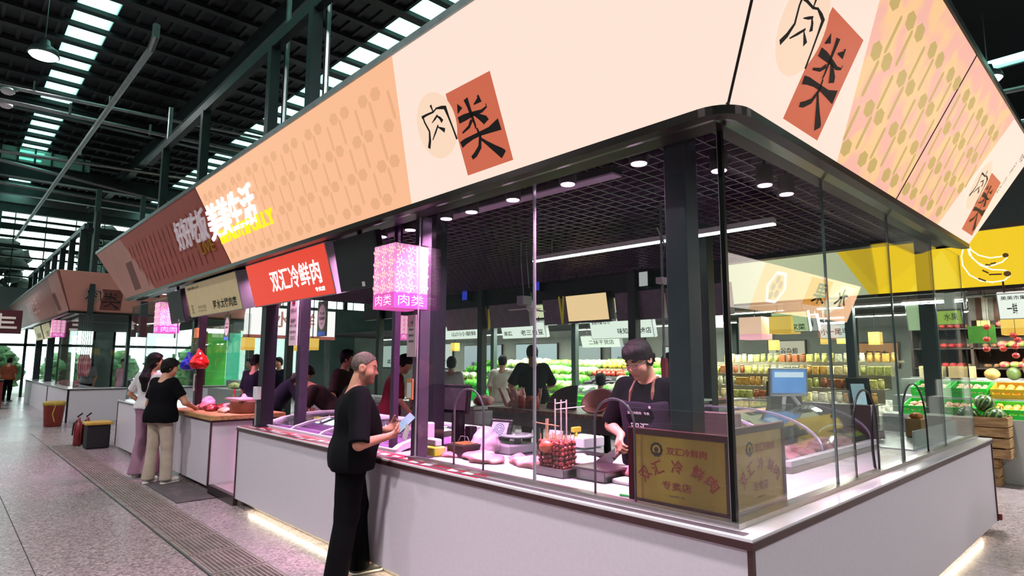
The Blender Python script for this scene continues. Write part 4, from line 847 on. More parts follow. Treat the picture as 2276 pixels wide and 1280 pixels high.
for i in range(4):
    mb = MB(); y0 = 4.40+i*.66
    for k in range(5): mb.bar((2.80+k*.19,y0,.90+.015*min(k,3)),(2.80+k*.19,y0+.55,.90+.015*min(k,3)),.006)
    mb.build('basket_wire',BASK,fz)
SLAB = {}
MEATM = M('raw_meat','b84656',.35,c2='dc989e',scale=9,bump=.25,bscale=40,coat=.3); FATM = M('pale_pork','dc8e98',.35,c2='c45c6c',scale=7,bump=.25,bscale=30,coat=.3); DARKM = M('dark_red_meat','64121a',.3,c2='a8282c',scale=14,bump=.5,bscale=60,coat=.4); PORKP = M('pork_pink','e8a8ae',.4,c2='d27884',scale=6,bump=.15)
def slab(name,label,c,r,mat,seed,group=None,par=None,rot=0.,amp=.012,cat='meat'):
    f = SDF((-r[0]-.05,-r[1]-.05,-.03),(r[0]+.05,r[1]+.05,r[2]*2+.06),max(.008,min(r)*.16)); q = random.Random(seed)
    for i in range(6):
        x,y = q.uniform(-.6,.6)*r[0],q.uniform(-.6,.6)*r[1]; f.ell((x,y,r[2]*q.uniform(.4,.8)),(r[0]*q.uniform(.35,.6),r[1]*q.uniform(.35,.6),r[2]*q.uniform(.5,.9)),k=.03)
    f.folds(amp,28,seed,.8); f.cut((0,0,0),(0,0,-1)); me = f.mesh(name)
    o = link(name,me,mat); o.location = c; o.rotation_euler = (0,0,rot); tag(o,label,cat,group); return o
BT = .8605
slab('meat_slab','wide flat pink meat slab lying in front of the plastic bag',(3.03,3.90,.8605),(.20,.22,.035),FATM,1)
slab('meat_slab','long pale pork slab lying along the worktop behind the old man',(2.92,4.10,.8605) if 0 else (2.98,3.45,.8605),(.12,.20,.04),PORKP,5)
slab('meat_slab','low pale pork belly behind the skewers',(3.12,3.12,.8605),(.13,.26,.05),PORKP,7); slab('meat_slab','rounded white fat lump right behind the steel trays',(3.26,2.72,.8605),(.12,.14,.07),M('white_fat','f4dfe2',.4,c2='e7bcc4',scale=5,bump=.15),9)
BOARD = M('white_cutting_board','f0e8ea',.4,var=.03)
t = thing('cutting_board','white cutting board in front of the butcher','board',(3.05,2.2,.8605)); MB().box(3.02,3.38,1.75,2.34,.861,.890).build('slab',BOARD,t,bev=.01)
slab('meat_slab','red lean strip of meat under the butcher\'s hand on the board',(3.22,2.22,.891),(.10,.20,.035),MEATM,11); slab('meat_slab','pale pork joint at the board edge by the gold plaque',(3.20,1.98,.891),(.10,.11,.05),PORKP,13)
BAGM = sheer('thin_pink_plastic','f4c8e6',.62,.25,.8,30); BAGW = sheer('thin_white_plastic','f3eef2',.6,.25,.8,30)
def bag(label,c,r,mat,seed,ears=True,h=1.0):
    f = SDF((-r-.06,-r-.06,-.02),(r+.06,r+.06,r*2.6),.009); f.ell((0,0,r*.62),(r,r*.85,r*.75)); f.ell((r*.2,.02,r*1.1),(r*.62,r*.55,r*.6),k=.06)
    if ears: f.cap((.0,r*.3,r*1.5),(0,r*.45,r*2.1),r*.28,r*.16,k=.05); f.cap((.0,-r*.2,r*1.5),(0,-r*.1,r*1.9),r*.28,r*.14,k=.05)
    f.folds(.009,34,seed,.9); f.cut((0,0,.002),(0,0,-1)); o = link('plastic_bag',f.mesh('plastic_bag'),mat); o.location = c; tag(o,label,'bag'); return o
bag('crumpled pink plastic bag behind the flat meat slab',(3.20,3.72,.8605),.125,BAGM,3,False)
# skewers in a steel tray
STM = M('tray_steel','c9bfc4',.25,.85,var=.05)
def tray(label,x0,x1,y0,y1,z,h,lid=None):
    t = thing('steel_tray',label,'tray',((x0+x1)/2,(y0+y1)/2,z)); w = .006; MB().box(x0,x1,y0,y1,z,z+w).box(x0,x0+w,y0,y1,z,z+h).box(x1-w,x1,y0,y1,z,z+h).box(x0,x1,y0,y0+w,z,z+h).box(x0,x1,y1-w,y1,z,z+h).build('pan',STM,t,bev=.002)
    MB().box(x0-.012,x1+.012,y0-.012,y0+.004,z+h-.004,z+h).box(x0-.012,x1+.012,y1-.004,y1+.012,z+h-.004,z+h).box(x0-.012,x0+.004,y0,y1,z+h-.004,z+h).box(x1-.004,x1+.012,y0,y1,z+h-.004,z+h).build('rim',STM,t)
    if lid: MB().box(x0-.03,x1+.03,y0-.04,y1+.02,z+h+.001,z+h+.014).build('lid',lid,t,bev=.004)
    return t
tray('shallow steel tray holding the red meat skewers',2.90,3.04,2.62,2.86,.861,.055); tray('steel tray with a dark lid beside the skewers',2.98,3.20,2.36,2.585,.861,.065,M('dark_lid','4a3a44',.3,.5,var=.1)); tray('deep steel tray behind the dark lidded one',3.07,3.30,2.60,2.66+.2,.861,.075)
STICK = M('bamboo_stick','d8b088',.6,var=.1); q = random.Random(12); sk = None
Tm = thing('meat_skewer','bamboo skewer of dark red diced meat standing in the steel tray','skewer',(0,0,0),local=True,group='red meat skewers in the steel tray'); mb = MB()
for k in range(7): mb.ball((q.uniform(-.006,.006),q.uniform(-.006,.006),.02+k*.029),(.019,.018,.017),7,5,k,.12)
mb.build('diced_meat',DARKM,Tm,True); MB().tube([(0,0,.0),(0,0,.245)],.003,5).build('stick',STICK,Tm)
spots = [(2.925+.034*i+.004*(j%2),2.655+.030*j) for i in range(4) for j in range(7)]
Tm.location = (*spots[0],.868); 
for k,(x,y) in enumerate(spots[1:]): c = clone(Tm,(x,y,.868+q.uniform(0,.012)),rot=(q.uniform(-.04,.04),q.uniform(-.04,.04),q.uniform(0,6)))
o = MB().ball((0,0,0),(.05,.06,.045),12,8,5,.08).build('meat_ball',M('orange_red_meat','c8442e',.35,c2='e07a58',scale=12,bump=.3),None,True); o.location = (2.93,2.79,1.045); tag(o,'orange red lump of marinated meat resting on top of the skewers','meat')
Ts = thing('bare_skewer','tall bare bamboo sticks bundled upright behind the skewers','skewers',(3.06,2.90,.861)); 
for k in range(6): MB().tube([(3.06+q.uniform(-.012,.012),2.92+q.uniform(-.012,.012),.861),(3.06+q.uniform(-.03,.03),2.92+q.uniform(-.03,.03),1.20)],.003,5).build('stick',STICK,Ts)
MB().bar((3.06,2.80,1.16),(3.06,3.05,1.17),.006).build('cross_stick',STICK,Ts)
Rk = thing('wire_rack','slim white wire rack of three rods standing behind the meat skewers','rack',(3.06,2.72,.861)); WW = M('white_rod','e9d6da',.4,.3,var=.03)
for x,u in ((3.08,1234),(3.05,1247),(3.08,1259)): y = gx(u,930,x).y; MB().tube([(x,y,.862),(x,y,1.335)],.005,6).build('upright',WW,Rk)
a,b = gx(1234,897,3.08),gx(1259,893,3.08); MB().tube([a,b],.005,6).tube([gx(1234,910,3.08),gx(1300,903,3.22)],.004,6).build('rail',WW,Rk)
def qrcard(name,label,loc,rz,w=.085,h=.155):
    t = thing(name,label,'payment card',loc,rz); F = Fr((0,w/2,.004),(0,-1,0),(.25,0,1)); MB().prism(rect(0,0,w,h),F,-.004,0).build('card',M('orange_card_rim'),t); MB().flat(rect(.008,.012,w-.008,h*.74),F,.002).build('card_face',PAPER,t); MB().bar((.05,0,.005),(.02,0,.10),.02,.004,(0,1,0)).build('prop',BLACK,t); return t
qrcard('payment_stand','small orange topped payment card leaning inside the left glass',(2.72,2.755,.861),0)
t = thing('marker_pen','green marker pen lying by the gold plaque','pen',(2.80,2.02,.87)); MB().tube([(2.79,1.99,.868),(2.77,2.09,.868)],.007,8).build('barrel',M('green_plastic','2f9a4a',.4,var=.05),t,True); MB().tube([(2.795,1.965,.868),(2.79,1.99,.868)],.010,8).build('cap',BLACK,t,True)
# seller's gadgets behind the worktop
t = thing('tissue_pack','yellow wrapped tissue pack standing near the mauve post','tissue',(2.86,3.96,.861)); MB().box(2.82,2.92,3.86,4.04,.861,.935).build('wrapper',M('yellow_wrap','d8d020',.35,c2='f0e88a',scale=12),t,bev=.012); MB().box(2.84,2.90,3.88,4.02,.935,.99).build('white_tissue',M('soft_tissue','f6f0f2',.7,var=.02),t,bev=.01)
t = thing('black_box','black plastic box with a wire handle behind the tissue pack','box',(3.02,3.80,.861)); MB().box(2.93,3.13,3.66,3.86,.861,.955).build('box',BLACK,t,bev=.008); MB().tube([(3.02,3.68,.955),(3.02,3.72,1.01),(3.02,3.80,1.01),(3.02,3.84,.955)],.004,6).build('handle',GALV,t); MB().box(2.95,3.11,3.68,3.84,.955,.962).build('gold_lid',M('dull_gold','8a6a38',.4,.3,var=.1),t)
t = thing('pos_terminal','black cash terminal with tilted screen behind the mauve post','terminal',(3.14,4.02,.861)); MB().box(3.08,3.28,3.92,4.16,.861,.90).build('foot',BLACK,t,bev=.01); MB().bar((3.18,4.04,.9),(3.18,4.04,1.18),.10,.06).build('neck',BLACK,t); Fp = Fr((3.10,4.20,1.16),(.25,-1,0),(.10,0,1)); MB().prism(rect(0,0,.30,.24),Fp,-.035,0).build('screen_back',BLACK,t,bev=.01); MB().prism(rect(.03,.03,.27,.21),Fp,0,.006).build('vent_panel',M('vent_black','1d1c22',.6,bump=.6,bscale=200),t); MB().box(3.20,3.27,3.90,3.98,.90,1.06).build('card_reader',BLACK,t,bev=.008)
MB().tube([(3.10,4.16,1.0),(3.06,4.20,.95),(3.02,4.18,.90),(3.04,4.12,.88)],.005,6).build('cable',BLACK,t)
t = thing('paper_roll','white paper roll dispenser next to the mauve post','dispenser',(2.92,4.02,.861)); MB().box(2.88,2.96,4.06,4.12,.861,1.10).build('case',M('white_pinkish','f2e4f0',.4,var=.02),t,bev=.01)
t = thing('scale','digital scale with a tilted grey display behind the plastic bag','scale',(3.46,3.75,.861)); Fs = Fr((3.38,3.92,.95),(0.25,-1,0),(.35,0,1)); MB().box(3.305,3.62,3.55,3.95,.862,.93).build('base',GREYP,t,bev=.01); MB().prism(rect(0,0,.22,.17),Fs,-.03,0).build('display_case',BLACK,t,bev=.006); MB().flat(rect(.03,.025,.19,.145),Fs,.002).build('display',M('grey_display','a9b6c4',.25,emit=.15,var=.05),t); mb = MB()
for r_ in (.05,.035,.02): mb.add([Fs.p(a,b,.003) for a,b in circ(.11,.085,r_,n=20)]+[Fs.p(a,b,.003) for a,b in circ(.11,.085,r_-.006,n=20)],[(k,(k+1)%20,20+(k+1)%20,20+k) for k in range(20)])
mb.build('dial_rings',M('dark_blue_print','3a4a66',.4,var=.1),t); MB().lathe([(.14,.0),(.15,.012),(.14,.02),(.02,.016)],(3.50,3.66,.98),24).build('weighing_dish',M('pale_glass_dish','9fb0ae',.15,.3,var=.05),t,True); MB().tube([(3.50,3.66,.93),(3.50,3.66,.985)],.03,10).build('column',GREYP,t)
tb = thing('steel_shelf','dark steel side shelf behind the left worktop','shelf',(3.5,3.6,0)); MB().box(3.31,3.72,2.95,4.9,.82,.86).build('top',M('dark_steel_top','4d4a55',.3,.6,var=.1),tb,bev=.004)
for x,y in ((3.34,3.0),(3.69,3.0),(3.34,4.85),(3.69,4.85)): MB().bar((x,y,0),(x,y,.82),.04).build('leg',STEEL_D,tb)
t = thing('spray_bottle','yellow and clear spray bottle behind the skewer rack','bottle',(3.55,3.08,.861)); MB().lathe([(.034,0),(.036,.02),(.036,.12),(.015,.17),(.015,.20)],(3.55,3.08,.861),14).build('bottle',M('yellow_liquid','c8b428',.2,var=.1),t,True); MB().box(3.51,3.60,3.065,3.095,1.06,1.10).build('trigger_head',M('yellow_cap','d8c23a',.4,var=.05),t,bev=.006)
t = thing('scale','white table scale left of the butcher','scale',(3.62,2.95,.861)); MB().box(3.50,3.72,2.96,3.18-.12+.1,.861,.95).build('body',M('mint_white','cfe0da',.35,var=.03),t,bev=.012); MB().box(3.49,3.73,2.95,3.17,.955,1.03).build('weighing_pan',M('mint_white'),t,bev=.008); F_ = Fr((3.46,3.30,.90),(0,-1,0),(.2,0,1)); MB().prism(rect(0,0,.13,.17),F_,-.02,0).build('tilted_panel',M('pale_grey_panel','c6c9cc',.4,var=.03),t,bev=.004)
t = thing('black_tub','low black plastic tub left of the cutting board','tub',(3.2,2.8,.861)); MB().box(3.30,3.46,2.66,2.92,.861,.955).build('tub',BLACK,t,bev=.015)
# display case along the right run
dc = thing('display_case','refrigerated display case with curved glass along the right run','display case',(4.2,2.2,.861)); xa,xm,xb = 4.14,4.80,5.88; yf,yr,zf,zt = 1.76,2.92,.93,1.22
MB().box(xa,xb,yf-.03,yr+.05,.862,.90).build('base',CHROME,dc); MB().box(xa,xb,yf-.03,yf+.02,.90,.945).build('front_rail',M('white_rail','d9d2da',.3,.2,var=.03),dc,bev=.006)
MB().box(xb,xb+.10,yf-.02,yr+.05,.862,1.225).build('end_panel',M('brown_steel_end','6c605c',.35,.6,var=.08),dc,bev=.008); mb = MB()
for k in range(6): mb.box(xb+.03,xb+.09,yf-.024,yf-.019,.90+k*.018,.91+k*.018)
mb.build('vent_slots',BLACKM,dc); MB().box(xa-.05,xa,yf+.3,yr+.05,.862,1.235).build('end_panel',M('brown_steel_end'),dc,bev=.008)
MB().box(xa-.05,xb+.10,yr-.02,yr+.07,1.19,1.235).build('rear_rail',CHROME,dc,bev=.008); MB().box(xa,xb,yr,yr+.05,.90,1.19).build('rear_wall',M('mauve_inner_wall','8a6a80',.35,.2,var=.06),dc)
cur = [(yf+.01,.945)]+[(yf+.01+.62*(1-cos(radians(a)))*1.0, .945+.275*sin(radians(a))) for a in range(10,91,8)]+[(yr-.02,1.222)]
def curved(x0,x1,off=0,th=.008):
    v = []
    for x in (x0,x1):
        for y,z in cur: v += [(x,y,z+off),(x,y+.3*th,z+off-th)]
    n = 2*len(cur); fs = []
    for i in range(len(cur)-1): fs += [(2*i,n+2*i,n+2*i+2,2*i+2),(2*i+1,2*i+3,n+2*i+3,n+2*i+1),(2*i,2*i+2,2*i+3,2*i+1),(n+2*i,n+2*i+1,n+2*i+3,n+2*i+2)]
    return MB().add(v,fs)
curved(xa,xm-.01).build('curved_glass',GLASSI,dc); curved(xm+.01,xb).build('curved_glass',GLASSI,dc)
for x in (xm-.02,xb-.02,xa): curved(x,x+.03,.006,.014).build('glass_rib',M('lilac_rib','c9b2d4',.2,.1,var=.05),dc)
MB().box(xa,xb,2.30,2.33,1.02,1.03).box(xa,xb,2.34,2.88,1.015,1.022).build('inner_shelf',M('shelf_glass_lilac','8f86b0',.2,.2,var=.1),dc)
q = random.Random(31); lab = ['pale pork ribs','pink pork belly','streaky pork strip','pork shoulder piece','fatty pork piece','lean pork piece','small pork cut','thick pork slice']
for k in range(18):
    x = 4.24+k*.090; m = [MEATM,FATM,PORKP][k%3]; nm = ('first','second','third','fourth','fifth','sixth','seventh','eighth','ninth','tenth','eleventh','twelfth','thirteenth','fourteenth','fifteenth','sixteenth','seventeenth','eighteenth')[k]
    slab('meat_cut','%s in the display case front row, %s from the plaque end'%(lab[k%8],nm),(x,1.96+.04*(k%2),.902),(.055,.14,.035),m,40+k,'meat cuts in the display case',rot=q.uniform(-.4,.4))
for k,(x,y,c,l) in enumerate(((4.35,2.6,'e6e2dc','white'),(4.7,2.55,'d9b48a','tan'),(5.05,2.6,'d7dad2','pale grey'),(5.38,2.55,'cf9a84','peach'),(5.70,2.6,'e2c47c','yellow'))):
    o = MB().box(-.15,.15,-.14,.14,0,.012).box(-.17,.17,-.14,-.13,.012,.03).box(-.17,.17,.13,.14,.012,.03).build('tray',M('tray_'+l.replace(' ','_'),c,.4,var=.05),None,bev=.003); o.location = (x,y,1.0225); o.rotation_euler = (0,0,.1*k); tag(o,l+' food tray on the upper shelf of the display case','tray')
for k,(x,y,w,m) in enumerate(((4.3,2.72,.12,WHITEP),(4.65,2.62,.16,M('tan_paper','d8bd92',.6,var=.05)),(5.05,2.80,.18,M('pale_green_paper')),(5.5,2.78,.15,M('peach_paper','e0ab90',.6,var=.05)))):
    o = MB().box(-w,w,-.06,.06,0,.02).build('price_board',m,None,bev=.004); o.location = (x,yr+.02-.0,1.2355); tag(o,('white','tan','pale green','peach')[k]+' price board lying on the rear rail of the display case','price board')
# self-service screen behind the case, grey bin, cable
pt = thing('cash_register','white cash register with a lit blue screen on a forked stand, behind the display case','register',(4.86,2.06,.86)); F_ = Fr((5.42,2.42,1.29),(.74,-.67,0),(-.05,-.05,1)); F_.n = F_.x.cross(F_.y)
MB().prism(rect(0,0,.34,.25),F_,-.04,0).build('bezel',M('register_rim','d8dcdc',.3,.2,var=.03),pt,bev=.006); MB().flat(rect(.018,.03,.322,.235),F_,.002).build('screen',M('blue_screen','6fa0d8',.2,emit=.75,ecol='6f9fd8',c2='9cc0ea',scale=3),pt); MB().flat(rect(.04,.17,.30,.215),F_,.003).build('screen_band',M('pale_screen','d8ecf4',.3,emit=.8),pt)
for s in (.10,.24): MB().bar(F_.p(.17+(s-.17)*.4,.02,-.03),F_.p(s,-.07,.04),.03,.02).build('stand_arm',M('register_rim'),pt)
MB().prism(rect(.03,-.08,.31,.12),F_,-.16,-.05).build('rear_body',BLACK,pt,bev=.01)
for x in (5.30,5.70): MB().bar((x,2.95+.0,1.0) if 0 else F_.p(.17,-.07,-.02),F_.p(.17,-.42,-.02),.06).build('column',GREYP,pt); break
t = thing('glass_bin','grey green acrylic side bin at the right end of the counter','bin',(6.6,2.0,.861)); AC = sheer('grey_green_acrylic','a8b8b2',.55,.2)
MB().box(6.02,7.52,1.48,1.50,.862,1.02).box(6.02,7.52,2.5,2.52,.862,1.02).box(7.50,7.52,1.5,2.5,.862,1.02).build('side_wall',AC,t); MB().box(6.02,7.50,1.50,2.5,.862,.867).build('bottom',M('bin_floor','8d9c98',.3,var=.05),t)
t = thing('phone_stand','dark standing tablet with a lit screen near the third right pane','tablet',(6.5,1.9,.87)); F_ = Fr((6.46,2.08,.95),(.8,-.6,0),(0,.1,1)); MB().prism(rect(0,0,.24,.50),F_,-.03,0).build('casing',BLACK,t,bev=.01); MB().flat(rect(.03,.14,.17,.44),F_,.002).build('screen',M('grey_blue_screen','a8c4cc',.2,emit=.5,var=.2,scale=6),t); MB().prism(rect(.02,-.08,.22,0),F_,-.1,.1).build('foot',BLACK,t)
t = thing('paper_bag','small brown paper bag of orange buns at the right end of the counter','bag',(7.1,1.75,.868)); MB().box(7.0,7.16,1.66,1.80,.868,1.05).build('sack',M('kraft_paper','a98358',.7,var=.1),t,bev=.01); mb = MB()
for k in range(4): mb.ball((7.03+.035*k,1.70+.04*(k%2),1.075),(.035,.035,.03),10,7,k,.05)
mb.build('buns',M('orange_bun','d89038',.5,c2='b8661c',scale=8),t,True)
t = thing('apron_card','yellow green leaflet lying at the right end of the worktop','leaflet',(7.2,1.62,.868)); MB().box(7.18,7.45,1.52,1.64,.8675,.870).build('sheet',M('lime_paper','c4c832',.5,var=.1),t)
t = thing('red_tag','small dark red plastic clip stuck at the lower right corner of the counter','clip',(7.61,1.22,.1)); MB().box(7.585,7.63,1.195,1.222,.09,.15).build('clip',M('dark_red_plastic','7a1522',.4,var=.1),t,bev=.006)
t = thing('power_cable','black cable hanging from the second arched opening','cable',(4.63,1.38,1.1)); MB().tube([(4.632,1.38,1.30),(4.64,1.39,1.15),(4.63,1.39,1.0),(4.635,1.385,.90),(4.66,1.39,.888)],.009,7).build('lead',BLACK,t,True)
# ------------------------------------------------------------------ people
def cloth(n,c,**k): return M(n,c,.9,var=.08,scale=6,bump=.10,bscale=90,spec=.12,**k)
TEEB = cloth('black_tee','09090d'); JEANB = cloth('black_trousers','060608'); WTEE = cloth('white_tee','d6d0d2'); MAUVE = cloth('mauve_trousers','9c7488'); BEIGE = cloth('beige_trousers','b5a394'); CREAMT = cloth('cream_tee','d8ccbc'); MAROON = cloth('maroon_tee','5c1a26'); NAVY = cloth('dark_navy_tee','1a1c28'); GREYT = cloth('grey_tee','8d8e92'); PINKT = cloth('pink_tee','dca0b4'); DKBR = cloth('dark_brown_tee','2e2322')
SNK = M('dark_sneaker','3a3634',.6,var=.2,scale=30); WSH = M('white_shoe','d8d2cc',.5,var=.05); BSH = M('black_shoe','17161a',.5,var=.1)
GREYH = M('cropped_grey_hair','5c4f48',.7,var=.3,scale=60,bump=.4,bscale=200); OLDSK = M('tan_skin','b9826a',.5,var=.08,scale=10,bump=.05,bscale=50)
# the old man reading his phone
om,J = person('person','older man in black t-shirt and black trousers reading a phone at the left counter',(2.30,4.20,0),radians(-20),h=1.645,res=.0062,fat=1.12,belly=.06,lean=.05,pitch=.16,yaw=-.30,
    arms={-1:((.0,-.335,1.04),(.235,-.215,1.075)),1:((.03,.29,1.06),(.265,.02,1.10))}, feet={1:(.13,.13),-1:(-.07,-.13)}, hands={-1:((.85,.45,.12),(.1,.75,.6),.75),1:((.70,-.5,.25),(-.2,-.75,.6),.7)},
    skin=OLDSK, shirt=TEEB, hem=.825, sleeve=.64, trousers=JEANB, hair=GREYH, style='crew', shoes=SNK, loose=.003, leg=1.16, cuff=.088, grey=M('grey_brow','5f5048',.7,var=.1))
PH = thing('smartphone','smartphone with a pale lit screen held up by the older man','phone',(0,0,0),local=True)
ct_, st_ = cos(radians(-20)), sin(radians(-20)); L2W = lambda p: Vector((2.30+p[0]*ct_-p[1]*st_, 4.20+p[0]*st_+p[1]*ct_, p[2]))
a = L2W((.345,-.115,1.10)); dx = L2W((0,-1,0))-L2W((0,0,0)); dy = L2W((.62,-.10,.78))-L2W((0,0,0)); PH.location = a; nn = (EYE-a).normalized()*.55+(L2W((.02,0,1.55))-a).normalized()*.45; yy = dy.normalized(); yy = (yy-nn*yy.dot(nn)/nn.dot(nn)).normalized(); Fp = Fr((0,0,0),yy.cross(nn),yy)
MB().prism(rect(-.04,-.05,.04,.12),Fp,-.009,0).build('phone_case',BLACK,PH,bev=.003); MB().flat(rect(-.036,-.045,.036,.116),Fp,.001).build('phone_screen',M('phone_light','5f7486',.15,emit=.5,ecol='bcd4ea'),PH)
mb = MB()
for k in range(5): mb.flat(rect(-.028,.085-.022*k,.010+.006*(k%3),.090-.022*k),Fp,.002)
mb.build('screen_text',M('screen_blue_text','6f8fb8',.3,emit=.4),PH)
t = thing('paper_slip','white paper slip in the older man\'s near hand','paper',L2W((.32,-.2,1.0))); b = L2W((.335,-.20,1.03)); MB().add([b,b+Vector((.03,-.01,-.03)),b+Vector((.045,-.03,.075)),b+Vector((.02,-.02,.10)),b+Vector((.001,.001,.0)),b+Vector((.031,-.009,-.03)),b+Vector((.046,-.029,.075)),b+Vector((.021,-.019,.10))],[(0,1,2,3),(7,6,5,4),(0,4,5,1),(1,5,6,2),(2,6,7,3),(3,7,4,0)]).build('slip',PAPER,t)
# two women at the wooden counter
person('person','woman with long black hair, white t-shirt and wide mauve trousers, back turned',(2.2,9.75,0),radians(42),h=1.68,res=.010,fat=.86,female=True,yaw=-.75,pitch=.1,arms={1:((.05,.34,1.13),(.22,.26,.98)),-1:((.10,-.26,1.12),(.30,-.10,1.05))},feet={1:(0,.09),-1:(.03,-.09)},shirt=WTEE,hem=.93,sleeve=.5,trousers=MAUVE,hair=HAIRC,style='long',shoes=WSH,cuff=.115,waist=1.04)
person('person','woman with short black hair, black top and beige trousers, leaning to the meat counter',(2.2,9.12,0),radians(30),h=1.60,res=.010,fat=1.08,female=True,yaw=-.55,pitch=.15,lean=.06,arms={1:((.06,.30,1.06),(.24,.16,.98)),-1:((.10,-.31,1.10),(.32,-.26,1.02))},feet={1:(0,.11),-1:(.05,-.13)},shirt=TEEB,hem=.83,sleeve=.45,trousers=BEIGE,hair=HAIRC,style='bob',shoes=WSH,cuff=.085)
# the butcher
bu,J = person('person','butcher in glasses and a dark apron chopping meat behind the corner glass',(3.66,2.44,0),radians(183),h=1.755,res=.0068,fat=1.05,lean=.20,pitch=.42,yaw=-.10,
    arms={-1:((.10,-.295,1.10),(.27,-.10,1.07)),1:((.12,.30,1.08),(.30,.13,1.03))},hands={-1:((.75,.25,-.55),(-.4,.55,-.6),.95,-1),1:((.85,-.35,-.4),(0,-.2,-1),.45,1)},skin=M('fair_skin','cf9a80',.5,var=.05,scale=9),shirt=TEEB,hem=.85,sleeve=.60,trousers=JEANB,hair=HAIRC,style='short',shoes=BSH)
s = J['s']; APR = cloth('dark_apron','2a2732'); U = J['U']; f = SDF((-.35,-.4,.5),(.5,.4,1.5),.009)
f.cap(U((0,.09,1.27)),U((0,-.09,1.27)),.136*s,k=.07); f.cap(U((.01,.075,1.12)),U((.01,-.075,1.12)),.135*s,k=.07); f.cap((.0,.10,.96),(.0,-.10,.96),.152*s,k=.07); f.cap((.03,.12,.62),(.03,-.12,.62),.13,k=.08)
f.cut(U((.035,0,1.2)),(-1,0,.1)); f.cut(U((0,0,1.315)),(rotY(.2)@np.array([0,0,1]))); f.cut((0,0,.52),(0,0,-1)); f.folds(.002,14,2); link('apron',f.mesh('apron'),APR,bu)
mb = MB(); STR = M('brown_strap','6a4634',.6,var=.1)
for d in (1,-1): mb.tube([U((.115,d*.085,1.30)),U((.095,d*.082,1.37)),U((.045,d*.07,1.425)),U((-.03,d*.06,1.44))],.013,6)
mb.build('apron_strap',STR,bu)
Fa = Fr(U((.152,0,1.05)),(0,1,0),rotY(.2)@np.array([0,0,1])); mb = MB(); put_text(mb,'双汇冷鲜肉 · 专卖',Fa,-.085,.195,.085,.215,.014,.02); put_text(mb,'买好肉',Fa,-.10,-.02,.10,.06,.018,.02); put_text(mb,'双汇',Fa,-.07,.075,.07,.14,.016,.02)
for d in (1,-1): mb.flat(circ(d*.085,.245,.010,n=12),Fa,.003)
mb.build('apron_print',M('white_print','dcd8dc',.6,var=.02),bu)
HP = J['HP']; g = thing('glasses','','',(0,0,0),local=True); bpy.data.objects.remove(g); mb = MB()
for d in (1,-1): mb.tube([HP((.112,d*(.035+.026*cos(2*pi*k/14)),.008+.020*sin(2*pi*k/14))) for k in range(15)],.0022,5); mb.tube([HP((.110,d*.060,.014)),HP((.06,d*.079,.014)),HP((-.01,d*.084,.012))],.002,5)
mb.tube([HP((.112,.009,.010)),HP((.112,-.009,.010))],.0022,5).build('spectacles',BLACK,bu)
cl = thing('cleaver','dark steel cleaver in the butcher\'s right hand','knife',(3.30,2.5,1.0)); ct_, st_ = cos(radians(183)), sin(radians(183)); B2W = lambda p: Vector((3.66+p[0]*ct_-p[1]*st_,2.44+p[0]*st_+p[1]*ct_,p[2]))
w = B2W((.33,-.075,1.005)); MB().tube([w,w+Vector((-.02,.005,-.015))*3],.014,8).build('handle',M('dark_wood','3a241a',.5,var=.2),cl); MB().prism([(0,0),(.16,0),(.16,-.085),(0,-.075)],Fr(w+Vector((-.05,.01,.02)),(-.75,.2,-.35),(0,0,1)),-.002,.002).build('blade',M('blade_steel','8d8a90',.25,.9,var=.05),cl)
# the others, further in
P_ = lambda label,x,y,rot,**k: person('person',label,(x,y,0),radians(rot),**{**dict(res=.013,hair=HAIRC,style='short',trousers=JEANB,shirt=TEEB,shoes=BSH),**k})
P_('person in black with tied-up hair and blue gloves behind the display case',5.42,3.42,205,h=1.68,female=True,style='bun',lean=.15,pitch=.2,arms={1:((.14,.28,1.10),(.36,.16,1.02)),-1:((.14,-.28,1.10),(.36,-.10,1.0))},shirt=NAVY)
P_('man in a cream t-shirt seen from behind in the far aisle',8.07,8.88,35,h=1.70,shirt=CREAMT,hem=.82,trousers=cloth('grey_trousers','6a6a70'))
P_('broad man in black standing behind the back cutting table',7.12,7.1,52,h=1.85,fat=1.2,arms={1:((.04,.32,1.12),(.2,.3,.95)),-1:((.12,-.32,1.12),(.36,-.22,1.05))},pitch=.2)
P_('person in dark clothes bending over the wooden block at the stall entrance',3.78,9.35,-35,h=1.70,lean=.75,pitch=.3,arms={1:((.42,.22,1.05),(.52,.14,.88)),-1:((.42,-.24,1.02),(.50,-.16,.86))},shirt=NAVY)
P_('man in dark shirt standing beyond the older man\'s head',4.42,8.35,-60,h=1.74,shirt=DKBR,yaw=.5)
P_('person in dark brown bending left, behind the freezer',4.05,7.85,150,h=1.66,lean=.85,pitch=.3,arms={1:((.40,.22,1.0),(.52,.14,.80)),-1:((.40,-.22,1.0),(.52,-.14,.80))},shirt=DKBR)
P_('man in a maroon t-shirt looking down at a clear bag',4.36,7.02,-25,h=1.70,lean=.22,pitch=.35,shirt=MAROON,arms={1:((.12,.26,1.10),(.30,.2,.92)),-1:((.10,-.28,1.10),(.28,-.24,.90))})
P_('long haired person in black seen from behind beyond the cash terminal',5.2,7.35,60,h=1.64,female=True,style='long',shirt=DKBR)
P_('person in a pale pink shirt partly hidden by the long haired one',6.95,9.06,40,h=1.66,female=True,style='bob',shirt=WTEE)
P_('seated person in a pale shirt beyond the pink basin',7.95,6.35,40,h=1.55,crouch=.16,shirt=WTEE,style='bob')
P_('person in dark clothes with a white collar by the entrance post',4.05,10.9,20,h=1.68,shirt=NAVY)
P_('person with dark hair far beyond the entrance, left one of a pair',5.2,14.2,200,h=1.64,shirt=GREYT); P_('person with dark hair far beyond the entrance, right one of a pair',5.75,14.0,215,h=1.66,shirt=NAVY)
